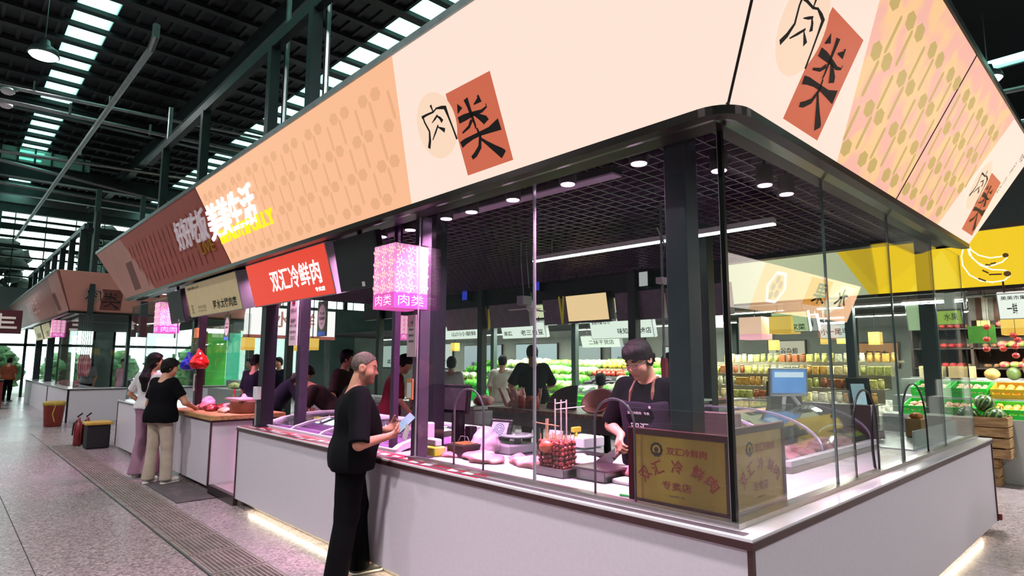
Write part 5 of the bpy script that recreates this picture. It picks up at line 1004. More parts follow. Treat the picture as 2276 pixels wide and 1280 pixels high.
P_('seller in a pink top inside the far meat stall',4.0,20.9,230,h=1.62,shirt=PINKT,female=True,style='bob'); P_('seller in a grey top with a white cap inside the far meat stall',3.5,23.6,240,h=1.66,shirt=GREYT)
P_('shopper in a red brown top at the far end of the left aisle',2.0,30.5,60,h=1.66,shirt=cloth('rust_tee','8a4a34'))
P_('seller among the vegetables, brown jacket, facing the stall',12.75,9.2,190,h=1.62,shirt=cloth('brown_jacket','5a3c2e'))
bag('clear plastic bag held by the man in maroon',(4.60,6.66,.905) if 0 else (4.63,6.62,.93),.10,BAGW,8)
# ------------------------------------------------------------------ wooden counter, entrance, far left counter of the corner stall
t = thing('butcher_counter','white fronted butcher counter with a thick wooden top, two women before it','counter',(2.5,8.05,0))
MB().box(2.50,2.52,8.05,9.74,.08,.84).build('front_panel',LAMI,t); MB().box(2.52,3.0,8.05,8.07,.08,.84).build('end_panel',LAMI,t); MB().box(2.492,2.512,8.04,8.06,.06,.86).box(2.492,2.512,9.72,9.74,.06,.86).build('corner_strip',EDGE,t); MB().box(2.49,3.35,8.03,9.75,.835,.86).build('edge_strip',EDGE,t)
MB().box(2.47,3.40,7.98,9.76,.861,.915).build('wooden_top',M('warm_wood_top','c79a68',.45,c2='a87a48',scale=3,stretch=(8,1,8)),t,bev=.006); MB().box(2.62,3.3,8.12,9.7,0,.08).build('plinth',M('plinth_grey'),t); MB().box(2.54,2.98,8.04,8.06,.84,.862).build('pale_ledge',WTOP,t)
t = thing('under_cabinet','low grey cabinet with a bar handle in the stall entrance','cabinet',(3.2,7.9,0)); MB().box(3.02,3.55,8.02,8.6,.10,.83).build('body',GREYP,t); MB().box(3.04,3.52,8.005,8.02,.40,.80).build('door',M('grey_door','a09a96',.4,var=.05),t); MB().tube([(3.2,8.004,.45),(3.2,7.97,.46),(3.2,7.97,.74),(3.2,8.004,.75)],.008,6).build('handle',CHROME,t); MB().box(3.04,3.52,8.006,8.02,.12,.36).build('dark_opening',BLACKM,t)
tag(MB().box(2.55,3.5,7.16,8.03,0,.10).build('trim_3',M('step_terrazzo','9d8f90',.3,var=.2,scale=60)), kind='structure')
tag(MB().box(2.50,2.55,7.16,8.03,0,.102).build('trim_4',ALU_D), kind='structure')
t = thing('chopping_block','round thick brown chopping block on the wooden counter','block',(3.05,8.25,.916)); MB().lathe([(.24,.916),(.245,.93),(.245,1.06),(.24,1.075)],(3.05,8.30,0),28).build('block',M('block_wood','6a3c26',.6,c2='8a5636',scale=4,bump=.1),t,True); MB().box(2.85,3.15,8.1,8.7,1.077,1.095).build('pink_slab_cover',M('pink_film','e8a8b4',.3,var=.05),t)
slab('meat_piece','pink wrapped meat bundle nearest the two women',(2.75,9.20,.916),(.14,.16,.06),MEATM,61); slab('meat_piece','heap of red ribs on the wooden counter',(2.80,8.88,.916),(.16,.18,.06),DARKM,62); slab('meat_piece','pale bone pile beside the red ribs',(2.95,8.70,.916),(.12,.13,.06),PORKP,63)
slab('meat_piece','long brown pork joint in front of the chopping block',(2.82,8.50,.916),(.09,.14,.04),M('brown_joint_meat','b88a6c',.4,c2='d9b49a',scale=6,bump=.2),64)
bag('peaked pale pink plastic bag on the wooden counter',(3.12,8.72,.916),.10,BAGM,14); bag('crumpled pink plastic bag behind the short haired woman',(2.86,9.40,.916),.10,BAGM,15,False)
t = thing('sauce_bottle','small red capped bottle among the ribs','bottle',(3.08,9.02,.916)); MB().lathe([(.03,0),(.03,.12),(.012,.16),(.012,.22)],(3.08,9.02,.916),12).build('bottle',M('brown_bottle','8a4a2a',.25,var=.1),t,True); MB().lathe([(.015,.22),(.015,.27)],(3.08,9.02,.916),10).build('cap',M('red_cap','c83a3a',.4),t)
RB = sheer('red_plastic_film','d0201c',.9,.25,.6,30); BB = sheer('blue_plastic_film','2a2ec8',.92,.25,.6,30)
o = bag('red plastic bag hanging on the dark post',(2.72,9.46,1.47),.13,RB,21); o = bag('blue plastic bag hanging on the dark post',(2.66,9.70,1.45),.12,BB,22)
t = thing('wall_phone','white and black handset with a coiled cord below the bags','handset',(2.70,9.54,1.2)); MB().box(2.69,2.72,9.55-.03,9.55+.01,1.16,1.40).build('white_part',WHITEP,t,bev=.006); MB().tube([(2.70,9.48,1.38),(2.69,9.44,1.26),(2.70,9.46,1.14),(2.70,9.54,1.13)],.010,6).build('cord',BLACK,t,True)
t = thing('glazed_counter','white counter with a glass wall at the far left of the corner stall','counter',(2.5,9.85,0))
MB().box(2.50,2.52,9.86,13.35,.04,.84).build('front_panel',LAMI,t); MB().box(2.52,3.3,13.33,13.35,.04,.84).build('end_panel',LAMI,t); MB().box(2.49,3.3,9.80,13.36,.84,.865).build('worktop',WTOP,t); MB().box(2.49,2.51,13.34,13.36,.04,.85).box(2.49,2.51,9.80,13.36,.822,.842).build('edge_strip',ALU_D,t)
pane('glass wall above the far left counter',Fr((2.6,0,0),(0,-1,0),(0,0,1)),-13.3,-10.2,.866,2.6); pane('end glass of the far left counter',Fr((2.6,13.3,0),(1,0,0),(0,0,1)),0,2.2,.866,2.6)
# back row of the corner stall
WT = M('brown_table_top','8d6c58',.4,c2='6e5142',scale=4,stretch=(1,5,1)); STB = M('steel_table','6d706e',.3,.8,var=.08)
t = thing('work_table','steel cutting table with a brown top at the back of the stall','table',(6.0,5.0,0)); MB().box(5.85,6.9,3.6,6.75,.90,.945).build('top',WT,t,bev=.005); MB().box(5.90,6.85,3.65,6.70,.72,.90).build('apron',STB,t)
for x,y in ((5.95,3.7),(6.8,3.7),(5.95,6.65),(6.8,6.65),(5.95,5.2)): MB().bar((x,y,0),(x,y,.72),.05).build('leg',STB,t)
MB().box(5.95,6.8,3.75,6.6,.22,.25).build('under_shelf',STB,t); tag(t,'steel cutting table with a brown top at the back of the stall','table')
t = thing('white_freezer','long white chest freezer across the aisle, dark jacket lying on it','freezer',(5.9,8.5,0)); MB().box(5.75,6.6,6.95,9.0,.06,.88).build('body',M('freezer_body','cfd3d4',.3,var=.03),t,bev=.02); MB().box(5.73,6.62,6.93,7.95,.885,.94).build('lid',M('freezer_lid','dfe4e2',.2,var=.03,coat=.4),t,bev=.01); MB().box(5.73,6.62,7.97,9.02,.885,.94).build('lid',MATS['freezer_lid'],t,bev=.01); MB().box(5.80,6.55,7.0,8.95,0,.06).build('base',BLACKM,t)
t = thing('white_freezer','second white chest freezer nearer the entrance, left of the long one','freezer',(5.4,10,0)); MB().box(5.3,6.2,9.3,11.3,.06,.88).build('body',MATS['freezer_body'],t,bev=.02); MB().box(5.28,6.22,9.28,11.32,.885,.95).build('lid',MATS['freezer_lid'],t,bev=.01); MB().box(5.35,6.15,9.35,11.25,0,.06).build('base',BLACKM,t)
o = slab('jacket','dark purple jacket heaped on the white freezer',(5.95,8.35,.942),(.28,.32,.12),cloth('purple_jacket','3a2030'),71,cat='jacket')
FEET = M('pink_trotter','eec0b8',.45,c2='d99088',scale=6); q = random.Random(8)
for k in range(9):
    x,y = 6.0+q.uniform(0,.35),6.55-.09*k*.5+q.uniform(-.05,.05); z = .946; f = SDF((-.2,-.2,-.02),(.2,.2,.42),.012); dx,dy = q.uniform(-.08,.10),q.uniform(-.12,.12)
    f.cap((0,0,.03),(dx,dy,.20),.035,.028); f.cap((dx,dy,.20),(dx*1.4+.02,dy*1.4,.28),.017,.012,k=.015); f.cap((dx,dy,.20),(dx*1.4-.02,dy*1.4+.02,.27),.017,.012,k=.015); f.cut((0,0,0),(0,0,-1)); o = link('pork_trotter',f.mesh('pork_trotter'),FEET); o.location = (x,y,z); tag(o,'pale pink pork trotter standing in the pile on the back table','meat','pork trotters on the back table')
slab('meat_piece','pink meat heap left of the trotters on the freezer end',(6.1,7.15,.942),(.22,.2,.09),MEATM,73); slab('meat_piece','red meat strips beside the pink basin',(6.2,4.45,.946),(.15,.3,.05),MEATM,74); slab('meat_piece','pale pork side at the near end of the back table',(6.3,4.0,.946),(.2,.25,.06),FATM,75)
t = thing('basin','pink plastic basin tilted on the back table','basin',(6.25,5.05,.95)); o = MB().lathe([(.10,0),(.12,0),(.20,.11),(.22,.12),(.21,.125),(.19,.115),(.11,.012)],(0,0,0),24).build('bowl',M('pink_basin','e8868a',.35,var=.05),t,True,world=False); o.rotation_euler = (0,-.75,.2); o.location = (.05,0,.06)
t = thing('fan_guard','dark rounded board leaning upright on the back table','board',(6.3,5.75,.946)); MB().prism([(-.30,0)]+[(.25-.55*cos(pi/2*k/10),.33*sin(pi/2*k/10)) for k in range(1,11)]+[(.25,0)],Fr((6.35,5.75,.946),(0,-1,0),(.12,0,1)),-.012,.012).build('board',M('dark_board','3c3034',.5,var=.1),t,bev=.004)
for k,(y,m,l) in enumerate(((6.25,'c84a3a','red'),(6.10,'a83a32','dark red'),(5.98,'d86a48','orange'))):
    o = MB().lathe([(.05,0),(.055,.01),(.055,.14),(.045,.15),(.05,.17)],(0,0,0),14).build('sauce_jar',M('jar_'+l.replace(' ','_'),m,.3,var=.08),None,True); o.location = (6.05,y,.946); tag(o,l+' sauce jar on the back table before the man in black','jar')
t = thing('knife_rack','hanging bunch of steel tools with a white fan on wires above the aisle','utensils',(4.4,4.9,2.1)); c = gy(1180,640,4.8)
for k,(du,v0,v1) in enumerate(((-22,582,655),(-10,560,640),(4,560,640),(0,650,690))):
    a,b = gy(1180+du,v0,4.8),gy(1180+du+6,v1,4.8); MB().tube([a,b] if k == 3 else [(a.x,a.y,2.91),a,b],.006,5).build('wire',GALV,t)
a = gy(1165,668,4.8); MB().box(a.x-.07,a.x+.07,a.y-.05,a.y+.05,a.z-.05,a.z+.05).build('control_box',GREYP,t,bev=.008); a = gy(1178,686,4.8); MB().lathe([(.02,.10),(.04,.06),(.045,0),(.02,-.03)],a,12).build('hub',WHITEP,t,True)
for an in (.1,2.2,4.3): MB().bar(a+Vector((cos(an)*.03,sin(an)*.03,0)),a+Vector((cos(an)*.24,sin(an)*.24,-.015)),.07,.006).build('blade',WHITEP,t)
t = thing('lamp_pole','grey pole with a white junction plate beside the thick corner post','pole',(4.05,2.75,.9)); a = gy(1470,545,2.75); MB().tube([(a.x,2.75,a.z+.55),(a.x,2.75,1.3)],.012,6).build('rod',GALV,t); MB().box(a.x-.05,a.x+.07,2.72,2.78,a.z-.32,a.z-.27).build('junction_plate',M('lilac_plate','c9bccb',.4,var=.03),t); MB().tube([(a.x+.01,2.75,a.z+.08),(a.x+.05,2.75,a.z+.0),(a.x+.01,2.75,a.z-.10)],.008,6).tube([(a.x-.01,2.75,a.z+.08),(a.x-.06,2.75,a.z+.14)],.006,5).build('bracket',GALV,t); MB().box(a.x-.02,a.x+.02,2.73,2.77,1.30,1.62).build('red_end',M('dark_red_tape','6a2030',.5,var=.1),t)

# far side of the corner stall: backs of its sign boxes, header
DPAN = M('dark_gloss_panel','7c6c80',.3,.3,var=.1); q = random.Random(2)
tag(MB().box(7.32,7.46,1.4,13.0,2.86,2.96).box(7.325,7.455,3.85,13.0,2.56,2.86).build('trim_5',M('dark_header','232a2c',.35,.4,var=.1)), kind='structure')
sl = MB()  # glowing strips painted in for the bright hall seen through gaps
for k in range(30): sl.box(7.316,7.321,1.9+k*.30,2.04+k*.30,2.905,2.925)
tag(sl.build('gap_glow',lit('gap_glow_face','E8F4EC',.9),[o for o in COL.objects if o.name == 'trim_5'][0]),kind='stuff')
hd = thing('lit_fascia','dark rear side of the fascia on the far side of the corner stall','fascia',(7.5,1.4,2.7)); MB().box(7.5,7.56,1.45,13,2.88,3.5).build('panel',BACK,hd)
ys = [(9.75,8.5,'left end'),(8.42,7.4,'beside the yellow strut'),(7.05,5.65,'right of the fan'),(5.55,4.75,'next to the peach box'),(4.68,3.75,'behind the grey pole')]
for k,(a,b,l) in enumerate(ys):
    t = thing('hanging_sign','dark glossy rear of a sign box on the far side, '+l,'sign box',(7.45,b,2.2)); F = Fr((7.36,a,2.20),(0,-1,0),(-.06,0,.40)); MB().prism(rect(0,0,a-b,.42),F,-.12,0).build('box',DPAN,t,bev=.004)
    for s in (.12,.88): MB().tube([F.p((a-b)*s,.40,-.06),F.p((a-b)*s,.40,-.06)+Vector((0,0,.27))],.012,6).build('hanger',ALU_D,t)
YST = M('yellow_strut','d8c83a',.4,emit=.15)
t = thing('sign_strut','yellow folding strut between two sign backs','strut',(7.4,8.46,2.2)); MB().bar((7.35,8.47,2.62),(7.35,8.47,2.18),.02).bar((7.35,8.40,2.60),(7.35,8.46,2.22),.02).build('strut',YST,t)
PBOX = lit('lit_peach_box','F6CF9C',1.0); t,F,w,h = signbox('sign_box','small lit peach sign box with a yellow strut on the far side','sign',5.62,6.45,2.22,2.64,7.20,7.28,PBOX,.14,BLACK); MB().bar((7.22,6.50,2.64),(7.26,6.56,2.2),.022).bar((7.22,6.60,2.64),(7.26,6.56,2.2),.022).build('strut',YST,t)
for k,(u,v) in enumerate(((1033,655),(1192,632),(1430,620))):
    p = gx(u,v,7.15); t = thing('small_speaker',('blue faced box lamp','small blue box lamp','small white box lamp')[k]+' under the far header, '+('left','middle','right')[k]+' one','lamp',p); MB().box(p.x,p.x+.1,p.y-.08,p.y+.08,p.z-.12,p.z+.12).build('box',BLACK,t); MB().box(p.x-.006,p.x,p.y-.07,p.y+.07,p.z-.10,p.z+.10).build('face',M(('blue_lamp','blue_lamp','white_lamp')[k],('3a4ad8','3a4ad8','d8dcd8')[k],.3,emit=.5),t); MB().tube([(p.x+.05,p.y,p.z+.12),(p.x+.05,p.y,2.91)],.01,5).build('stem',BLACK,t)
# ------------------------------------------------------------------ yellow fruit stall and the rest of the east block
XE = 10.85; FE = Fr((XE,0,2.67),(0,-1,0),(-.25,0,.80)); HE = .838
YEL = lit('lit_yellow','F3CB1F',1.0); YELD = lit('lit_yellow_deep','E8BE1C',1.0); PCRM = lit('lit_pale_cream','DCE0B4',.9); WOUT = lit('lit_white_outline','FFF8D8',1.3); BANI = lit('lit_banana_dark','5a3c10',.8)
t = thing('lit_fascia','lit yellow fascia with a white outlined banana bunch over the fruit stall','fascia',(XE,0,2.67)); MB().prism(rect(-13,0,.3,HE),FE,-.1,0).build('lit_panel',YEL,t); MB().flat([(-13,.003),(-3.14,.003),(-3.56,HE-.003),(-13,HE-.003)],FE,.002).build('cream_print',PCRM,t)
MB().flat([(-3.0,.06),(-2.1,.75),(-2.45,HE-.01),(-3.45,HE-.01)],FE,.002).build('deep_yellow_print',YELD,t); MB().flat([(-2.6,.01),(-1.9,.01),(-2.1,.62)],FE,.003).build('reflection_facet',lit('reflection_yellow','FFE046',1.0),t)  # the pale facet is a reflection painted onto the fascia
mb, md = MB(), MB()
def uv(u,v): 
    r = ray(u,v); k = (FE.o-EYE).dot(FE.n)/r.dot(FE.n); p = EYE+r*k-FE.o; return (p.dot(FE.x),p.dot(FE.y))
def line(mb,px,wd,n): 
    pts = [uv(*p) for p in px]
    for a,b in zip(pts[:-1],pts[1:]):
        d = Vector((b[0]-a[0],b[1]-a[1])); d.normalize(); q_ = Vector((-d.y,d.x))*wd/2; e = d*wd*.4; mb.flat([(a[0]-q_.x-e.x,a[1]-q_.y-e.y),(b[0]-q_.x+e.x,b[1]-q_.y+e.y),(b[0]+q_.x+e.x,b[1]+q_.y+e.y),(a[0]+q_.x-e.x,a[1]+q_.y-e.y)],FE,n)
line(mb,[(2150,540),(2158,555),(2175,567),(2200,573),(2225,570),(2237,564),(2238,572),(2228,582),(2205,590),(2190,592),(2172,583),(2155,566),(2150,545)],.018,.004)
line(mb,[(2150,545),(2160,572),(2180,590),(2205,599),(2232,600),(2243,604),(2244,613),(2232,623),(2205,627),(2180,624),(2155,611),(2140,590),(2137,570),(2141,552),(2150,540)],.018,.004)
for c,(a,b) in {(2235,567):(.05,.04),(2239,608):(.06,.05)}.items(): md.flat(circ(*uv(*c),a*.7,b*.8,14),FE,.005)
for a,b in (((2176,619),(2190,624)),((2200,610),(2225,609)),((2185,601),(2196,606)),((2203,586),(2212,584)),((2192,588),(2200,589))): line(md,[a,b],.022,.005)
mb.build('banana_outline',WOUT,t); md.build('banana_marks',BANI,t); MB().bar((XE,13,2.66),(XE,-.3,2.66),.08,.05).build('lower_trim',ALU_D,t); MB().bar((XE-.25,13,3.48),(XE-.25,-.3,3.48),.06,.05).build('upper_trim',ALU_D,t); MB().box(XE+.10,XE+.16,-.3,13,2.7,3.5).build('back_panel',BACK,t)
tag(MB().box(XE+.17,XE+5.2,-.3,15,2.70,2.74).box(XE+1.2,XE+5.2,15,26,2.70,2.74).build('ceiling_east',BLACKM), kind='structure')
WSN = lit('lit_white_sign','EAF4E6',1.0); GSN = M('dim_white_sign','c4ccc4',.4,emit=.35,ecol='d6e0d4')  # the dim face keeps a painted-in glow, though its signs are unlit
def esign(label,px,txts,face=WSN,z=None,x=10.72,ink=INK,body=GREYP):
    (u0,v0),(u1,v1) = px; a,b = gx(u0,v0,x),gx(u1,v1,x); y1,y0 = a.y,b.y; z1,z0 = (a.z+gx(u1,v0,x).z)/2,(gx(u0,v1,x).z+b.z)/2
    t,F,w,h = signbox('shop_sign',label,'sign',y0,y1,z0,z1,x-.05,x+.05,face,.12,body,None,2.70 if x > 11 else 2.69); mb = MB()
    for s,x0,y0_,x1,y1_ in txts: put_text(mb,s,F,x0*w,y0_*h,x1*w,y1_*h,.005,.012)
    if txts: mb.build('black_characters',ink,t)
    return t
esign('lit white sign with brush characters nearest the butcher\'s head',((1312,708),(1452,752)),(('味知香烧卤店',.45,.22,.97,.52),('美美市集 Eat·乐',.04,.75,.35,.9)))
esign('lit white sign left of the fan, first in the far row',((985,726),(1066,754)),(('山川小厨鲜',.25,.25,.9,.6),))
esign('lit white sign behind the hanging fan',((1115,718),(1212,752)),(('老三白豆',.45,.2,.95,.55),('果蔬',.05,.2,.25,.5)))
esign('pale sign lower down and further back, below the brush sign',((1292,746),(1378,772)),(('二妹干货店',.2,.25,.85,.65),),x=12.6)
esign('lit pale sign with brush characters seen through the right glass, over the groceries',((1820,720),(1893,752)),(('小一尾半',.05,.25,.92,.7),),x=11.6)
esign('grey unlit sign beside the pale one, over the groceries',((1776,702),(1818,736)),(('品香',.2,.3,.8,.75),),GSN,x=11.4)
esign('greenish lit sign behind the yellow lanterns',((1715,693),(1798,738)),(('农家菜',.3,.1,.9,.4),),lit('lit_greenish_sign','C6DCA4',.9),x=11.2)
esign('white sign with bold black heading at the right edge of the picture',((2214,650),(2340,708)),(('美美市集Eat',.08,.74,.72,.9),('一鲜',.18,.2,.38,.62),('果园',.5,.2,.9,.6)),x=10.5)
esign('lime green lit poster under the yellow fascia',((2058,690),(2140,722)),(('水果',.5,.3,.9,.8),),lit('lit_lime','C2E864',1.0),x=11.3)
esign('pale green lit poster left of the lime one',((2012,672),(2060,735)),(),lit('lit_pale_green','CDEEB4',.9),x=11.5)
esign('grey glass sign panel above the lime poster',((2052,650),(2146,690)),(),GSN,x=11.25)
YLN = (M('lantern_yellow','e6c25a',.5,emit=.7,ecol='f2cf66'),M('lantern_yellow_band','d8ae48',.5,emit=.7,ecol='e6bc50'),LCREAM,LWHITE); PLN = (M('lantern_peach','f2c0a4',.5,emit=.8,ecol='f8ccb0'),M('lantern_peach_band','f0a8b4',.5,emit=.8,ecol='f4b0bc'),LCREAM,LWHITE)
def plantern(label,u,v0,v1,x,mats,w=None):
    a,b = gx(u,v0,x),gx(u,v1,x); lantern(label,(x,a.y,b.z),w or (a.z-b.z)*.8,a.z-b.z,'lanterns of the east stalls',mats,False,False,top=2.905 if x < 7.3 else 2.70)
plantern('tall peach and pink lantern just right of the thick corner post',1574,640,728,11.2,PLN,.38); plantern('wide peach lantern through the right glass, under the cream fascia',1678,706,755,11.2,PLN,.43); plantern('yellow lantern right of the wide peach one',1743,704,742,11.3,YLN,.40)
for k,(u,v0,v1,x,l) in enumerate(((1720,756,778,13,'small yellow lantern below the wide peach one'),(1834,745,765,14,'small yellow lantern left of the glass joint'),(1945,738,766,12.5,'yellow lantern right of the brush sign'),(2062,772,790,13.5,'round small yellow lantern over the grocery tiers'),(2102,768,786,13,'small yellow lantern left of the fruit stall'),(695,752,778,5.0,'yellow lantern left of the old man'),(672,748,780,5.2,'larger yellow lantern left of the old man'),(1012,762,780,11.2,'yellow lantern on the pale panel beyond the jacket'),(552,750,778,4.25,'yellow lantern beside the black entrance post'),(2185,710,735,11.6,'yellow lantern half hidden behind the right edge sign'),(1870,745,764,14.2,'small yellow lantern right of the glass joint'))):
    plantern(l,u,v0,v1,x,YLN)
p = gx(2252,700,10.9); lantern('tall orange yellow lantern under the right edge sign',(11.2,gx(2262,720,11.2).y,2.0),.34,.38,'lanterns of the east stalls',YLN,False,False)
for y in (.6,3.5,6.5,9.5,12.4): post(10.95,y,0,2.70,.13,'stall_post','dark post of the east row, %s'%{.6:'hidden beyond the right edge',3.5:'behind the grey sign',6.5:'behind the butcher',9.5:'behind the fan',12.4:'left end'}[y])
for y in (5.0,8.0,11.0): post(15.9,y,0,2.70,.13,'stall_post','dark post at the rear of the east row, %s'%{5.0:'right',8.0:'middle',11.0:'left'}[y])
LEDG = M('green_white_led','ffffff',.4,emit=9,ecol='e8ffe6')
for k,(y0,y1,x) in enumerate(((-.1,1.3,11.3),(1.8,4.2,11.5),(4.8,7.2,11.5),(7.8,10.2,11.5),(10.6,12.6,11.5),(2,6,14),(7,12,14),(14,18,14.5),(19,24,14.5))):  # last two tubes are added to brighten the dark far rear
    t = thing('linear_lamp','white tube lamp over the east stalls, %s'%('nearest the fruit','second from the fruit','third from the fruit','fourth from the fruit','last of the front row','right one of the rear row','second from the right in the rear row','added, third from the right in the rear row','added, leftmost of the rear row')[k],'lamp',(x,y0,2.5)); MB().bar((x,y0,2.56),(x,y1,2.56),.05,.02).build('tube',LEDG,t); MB().bar((x,y0,2.59),(x,y1,2.59),.06,.04).build('housing',WHITEP,t)
    for y in (y0+.2,y1-.2): MB().tube([(x,y,2.6),(x,y,2.70)],.006,5).build('wire',GALV,t)
    lamp('tube_light','AREA',(x,(y0+y1)/2,2.53),190,(.93,1,.90),.1,y1-y0,parent=t)
# tiered stands
PANELG = M('stall_front_grey','a9aaa4',.5,var=.04)
def tiers(label,y0,y1,x0,n,z0,dz,dx,mat=PANELG):
    t = thing('display_stand',label,'stand',(x0,(y0+y1)/2,0)); MB().box(x0,x0+.03,y0,y1,0,z0-.02).build('front_panel',mat,t)
    for k in range(n): MB().box(x0+k*dx,x0+(k+1)*dx,y0,y1,z0-.02+k*dz,z0+k*dz).build('step',mat,t); MB().box(x0+(k+1)*dx-.015,x0+(k+1)*dx,y0,y1,z0+k*dz,z0+(k+1)*dz-.02 if k<n-1 else z0+k*dz+.03).build('riser',mat,t)
    return t
tiers('grey stepped stand of the fruit stall at the right edge',.2,3.0,10.55,3,.84,.25,.55); tiers('brown stepped stand full of jars and packets seen through the right glass',3.1,6.4,10.7,4,.95,.22,.40,M('stand_brown','7c7460',.6,var=.15)); tiers('grey stepped stand heaped with vegetables beyond the butcher',6.6,9.9,10.7,4,.90,.18,.42); tiers('grey stepped stand heaped with greens beyond the jacket',10.0,14.6,10.7,4,.90,.18,.42)
CRG = M('green_crate','2fd24a',.4,var=.05); CRGL = M('lime_crate','86d83a',.4,var=.05); CRO = M('yellow_crate','d8a832',.4,var=.05)
def crate(label,x,y,z,w=.40,d=.5,h=.16,mat=None,tilt=.18,group='plastic fruit crates'):
    T = thing('plastic_crate',label,'crate',(x,y,z),0,group,local=True); T.rotation_euler = (0,-tilt,0); m = mat or CRG
    MB().box(-d/2,d/2,-w/2,w/2,0,.008).build('bottom',m,T)
    for s in (1,-1):
        mb = MB(); mb.box(s*d/2-.006,s*d/2+.006,-w/2,w/2,0,h*.55).box(s*d/2-.006,s*d/2+.006,-w/2,w/2,h*.68,h)
        for q_ in (-.5,-.25,0,.25,.5): mb.box(s*d/2-.006,s*d/2+.006,q_*w-.012,q_*w+.012,h*.55,h*.68)
        mb.build('side',m,T); mb = MB(); mb.box(-d/2,d/2,s*w/2-.006,s*w/2+.006,0,h*.55).box(-d/2,d/2,s*w/2-.006,s*w/2+.006,h*.68,h)
        for q_ in (-.5,-.25,0,.25,.5): mb.box(q_*d-.012,q_*d+.012,s*w/2-.006,s*w/2+.006,h*.55,h*.68)
        mb.build('side',m,T)
    return T
ORG_ = M('orange_peel','e8902a',.45,c2='f2ae4a',scale=6,bump=.1,bscale=120); PEAR = M('blush_pear','d8b08a',.45,c2='c8806a',scale=5); MELW = M('white_melon','e6e2c4',.45,c2='cfd8a8',scale=5); APP = M('red_apple','b8202a',.3,c2='d8483a',scale=6,coat=.3)
def fruit(kind,mat,r,label,group,nub=True):
    T = thing(kind,label,kind.replace('_',' '),(0,0,-30),0,group,local=True); MB().ball((0,0,0),r,12,8,len(kind),.02).build('flesh',mat,T,True)
    if nub: MB().tube([(0,0,r[2]*.9),(0,.003,r[2]*1.15)],.006,5).build('stem',M('fruit_stem','5a5a2a',.6,var=.1),T)
    return T
FOR = fruit('orange',ORG_,(.045,.045,.042),'orange in a crate of the fruit stall','oranges at the fruit stall'); FPE = fruit('peach',PEAR,(.05,.04,.04),'blush peach in a crate of the fruit stall','peaches at the fruit stall'); FME = fruit('melon',MELW,(.06,.055,.055),'white melon in the small green crate','white melons at the fruit stall')
def fill(proto,x,y,z,w,d,tilt,nx,ny,used,lab=None,step=None):
    for i in range(nx):
        for j in range(ny):
            a,b = -d/2+(i+.5)*d/nx,-w/2+(j+.5)*w/ny; c = proto if id(proto) not in used else clone(proto,(0,0,0)); used.add(id(proto))
            c.location = (x+a*cos(tilt)-.10*sin(tilt),y+b,z+a*sin(tilt)+.085*cos(tilt)+rnd.uniform(0,.02)); c.rotation_euler = (rnd.uniform(-.4,.4),rnd.uniform(-.4,.4),rnd.uniform(0,6))
used = set()
crate('green crate of oranges at the right edge, lower row',10.86,1.50,.86,.42); fill(FOR,10.86,1.50,.86,.38,.46,.18,4,4,used)
crate('small green crate of white melons, lower row',10.86,1.80,.86,.16); fill(FME,10.86,1.80,.86,.14,.44,.18,3,1,used)
crate('green crate of blush peaches, lower row',10.86,2.10,.86,.40); fill(FPE,10.86,2.10,.86,.36,.46,.18,4,4,used)
crate('green crate of blush peaches seen through the glass edge, lower row',10.86,2.54,.86,.40); fill(FPE,10.86,2.54,.86,.36,.46,.18,4,4,used)
crate('yellow tray of oranges at the right edge, upper row',11.40,1.52,1.115,.46,mat=CRO); fill(FOR,11.40,1.52,1.115,.42,.46,.18,4,4,used)
crate('green crate of pale peaches, upper row',11.40,2.02,1.115,.44); fill(FPE,11.40,2.02,1.115,.40,.46,.18,4,4,used)
crate('green crate seen through the glass edge, upper row',11.40,2.52,1.115,.44); fill(FPE,11.40,2.52,1.115,.40,.46,.18,3,4,used)
o = MB().ball((0,0,0),(.12,.10,.09),16,10,3,.03).build('melon',M('tan_melon','b88a4a',.5,c2='d0a45a',scale=8,bump=.2),None,True); o.location = (11.95,1.84,1.43); tag(o,'tan melon on the top step of the fruit stall','melon')
o = MB().ball((0,0,0),(.10,.09,.10),16,10,4,.03).build('melon',M('dark_green_melon','4a5a30',.4,c2='6a7a3a',scale=6),None,True); o.location = (11.95,1.58,1.44); tag(o,'dark green melon beside the tan one','melon')
t = thing('fruit_basket','wrapped basket of red fruit at the right edge','basket',(11.95,1.28,1.39)); MB().lathe([(.14,0),(.17,.1),(.18,.16)],(11.95,1.30,1.385),16).build('basket',M('wicker','8a5a3a',.7,var=.2,bump=.4),t); q = random.Random(3); mb = MB()
for k in range(14): mb.ball((11.95+q.uniform(-.11,.11),1.30+q.uniform(-.11,.11),1.56+q.uniform(0,.16)),.05,9,6,k,.04)
tag(mb.build('red_fruit',APP,t,True), kind='stuff')
WMM = M('watermelon_rind','4f7a38',.3,coat=.3); nt = WMM.node_tree; tcx = nt.nodes.new('ShaderNodeTexCoord'); wv = nt.nodes.new('ShaderNodeTexWave'); wv.wave_type = 'RINGS'; wv.inputs['Scale'].default_value = 0
ng = nt.nodes.new('ShaderNodeTexGradient'); ng.gradient_type = 'RADIAL'; mm = nt.nodes.new('ShaderNodeMath'); mm.operation = 'MULTIPLY'; mm.inputs[1].default_value = 66; ms = nt.nodes.new('ShaderNodeMath'); ms.operation = 'SINE'; nz = nt.nodes.new('ShaderNodeTexNoise'); nz.inputs['Scale'].default_value = 14; ma = nt.nodes.new('ShaderNodeMath'); ma.operation = 'MULTIPLY_ADD'; ma.inputs[1].default_value = 3.0; cr2 = nt.nodes.new('ShaderNodeValToRGB'); cr2.color_ramp.elements[0].position = .35; cr2.color_ramp.elements[0].color = (*lin('25421f'),1); cr2.color_ramp.elements[1].position = .65; cr2.color_ramp.elements[1].color = (*lin('6f8a44'),1)
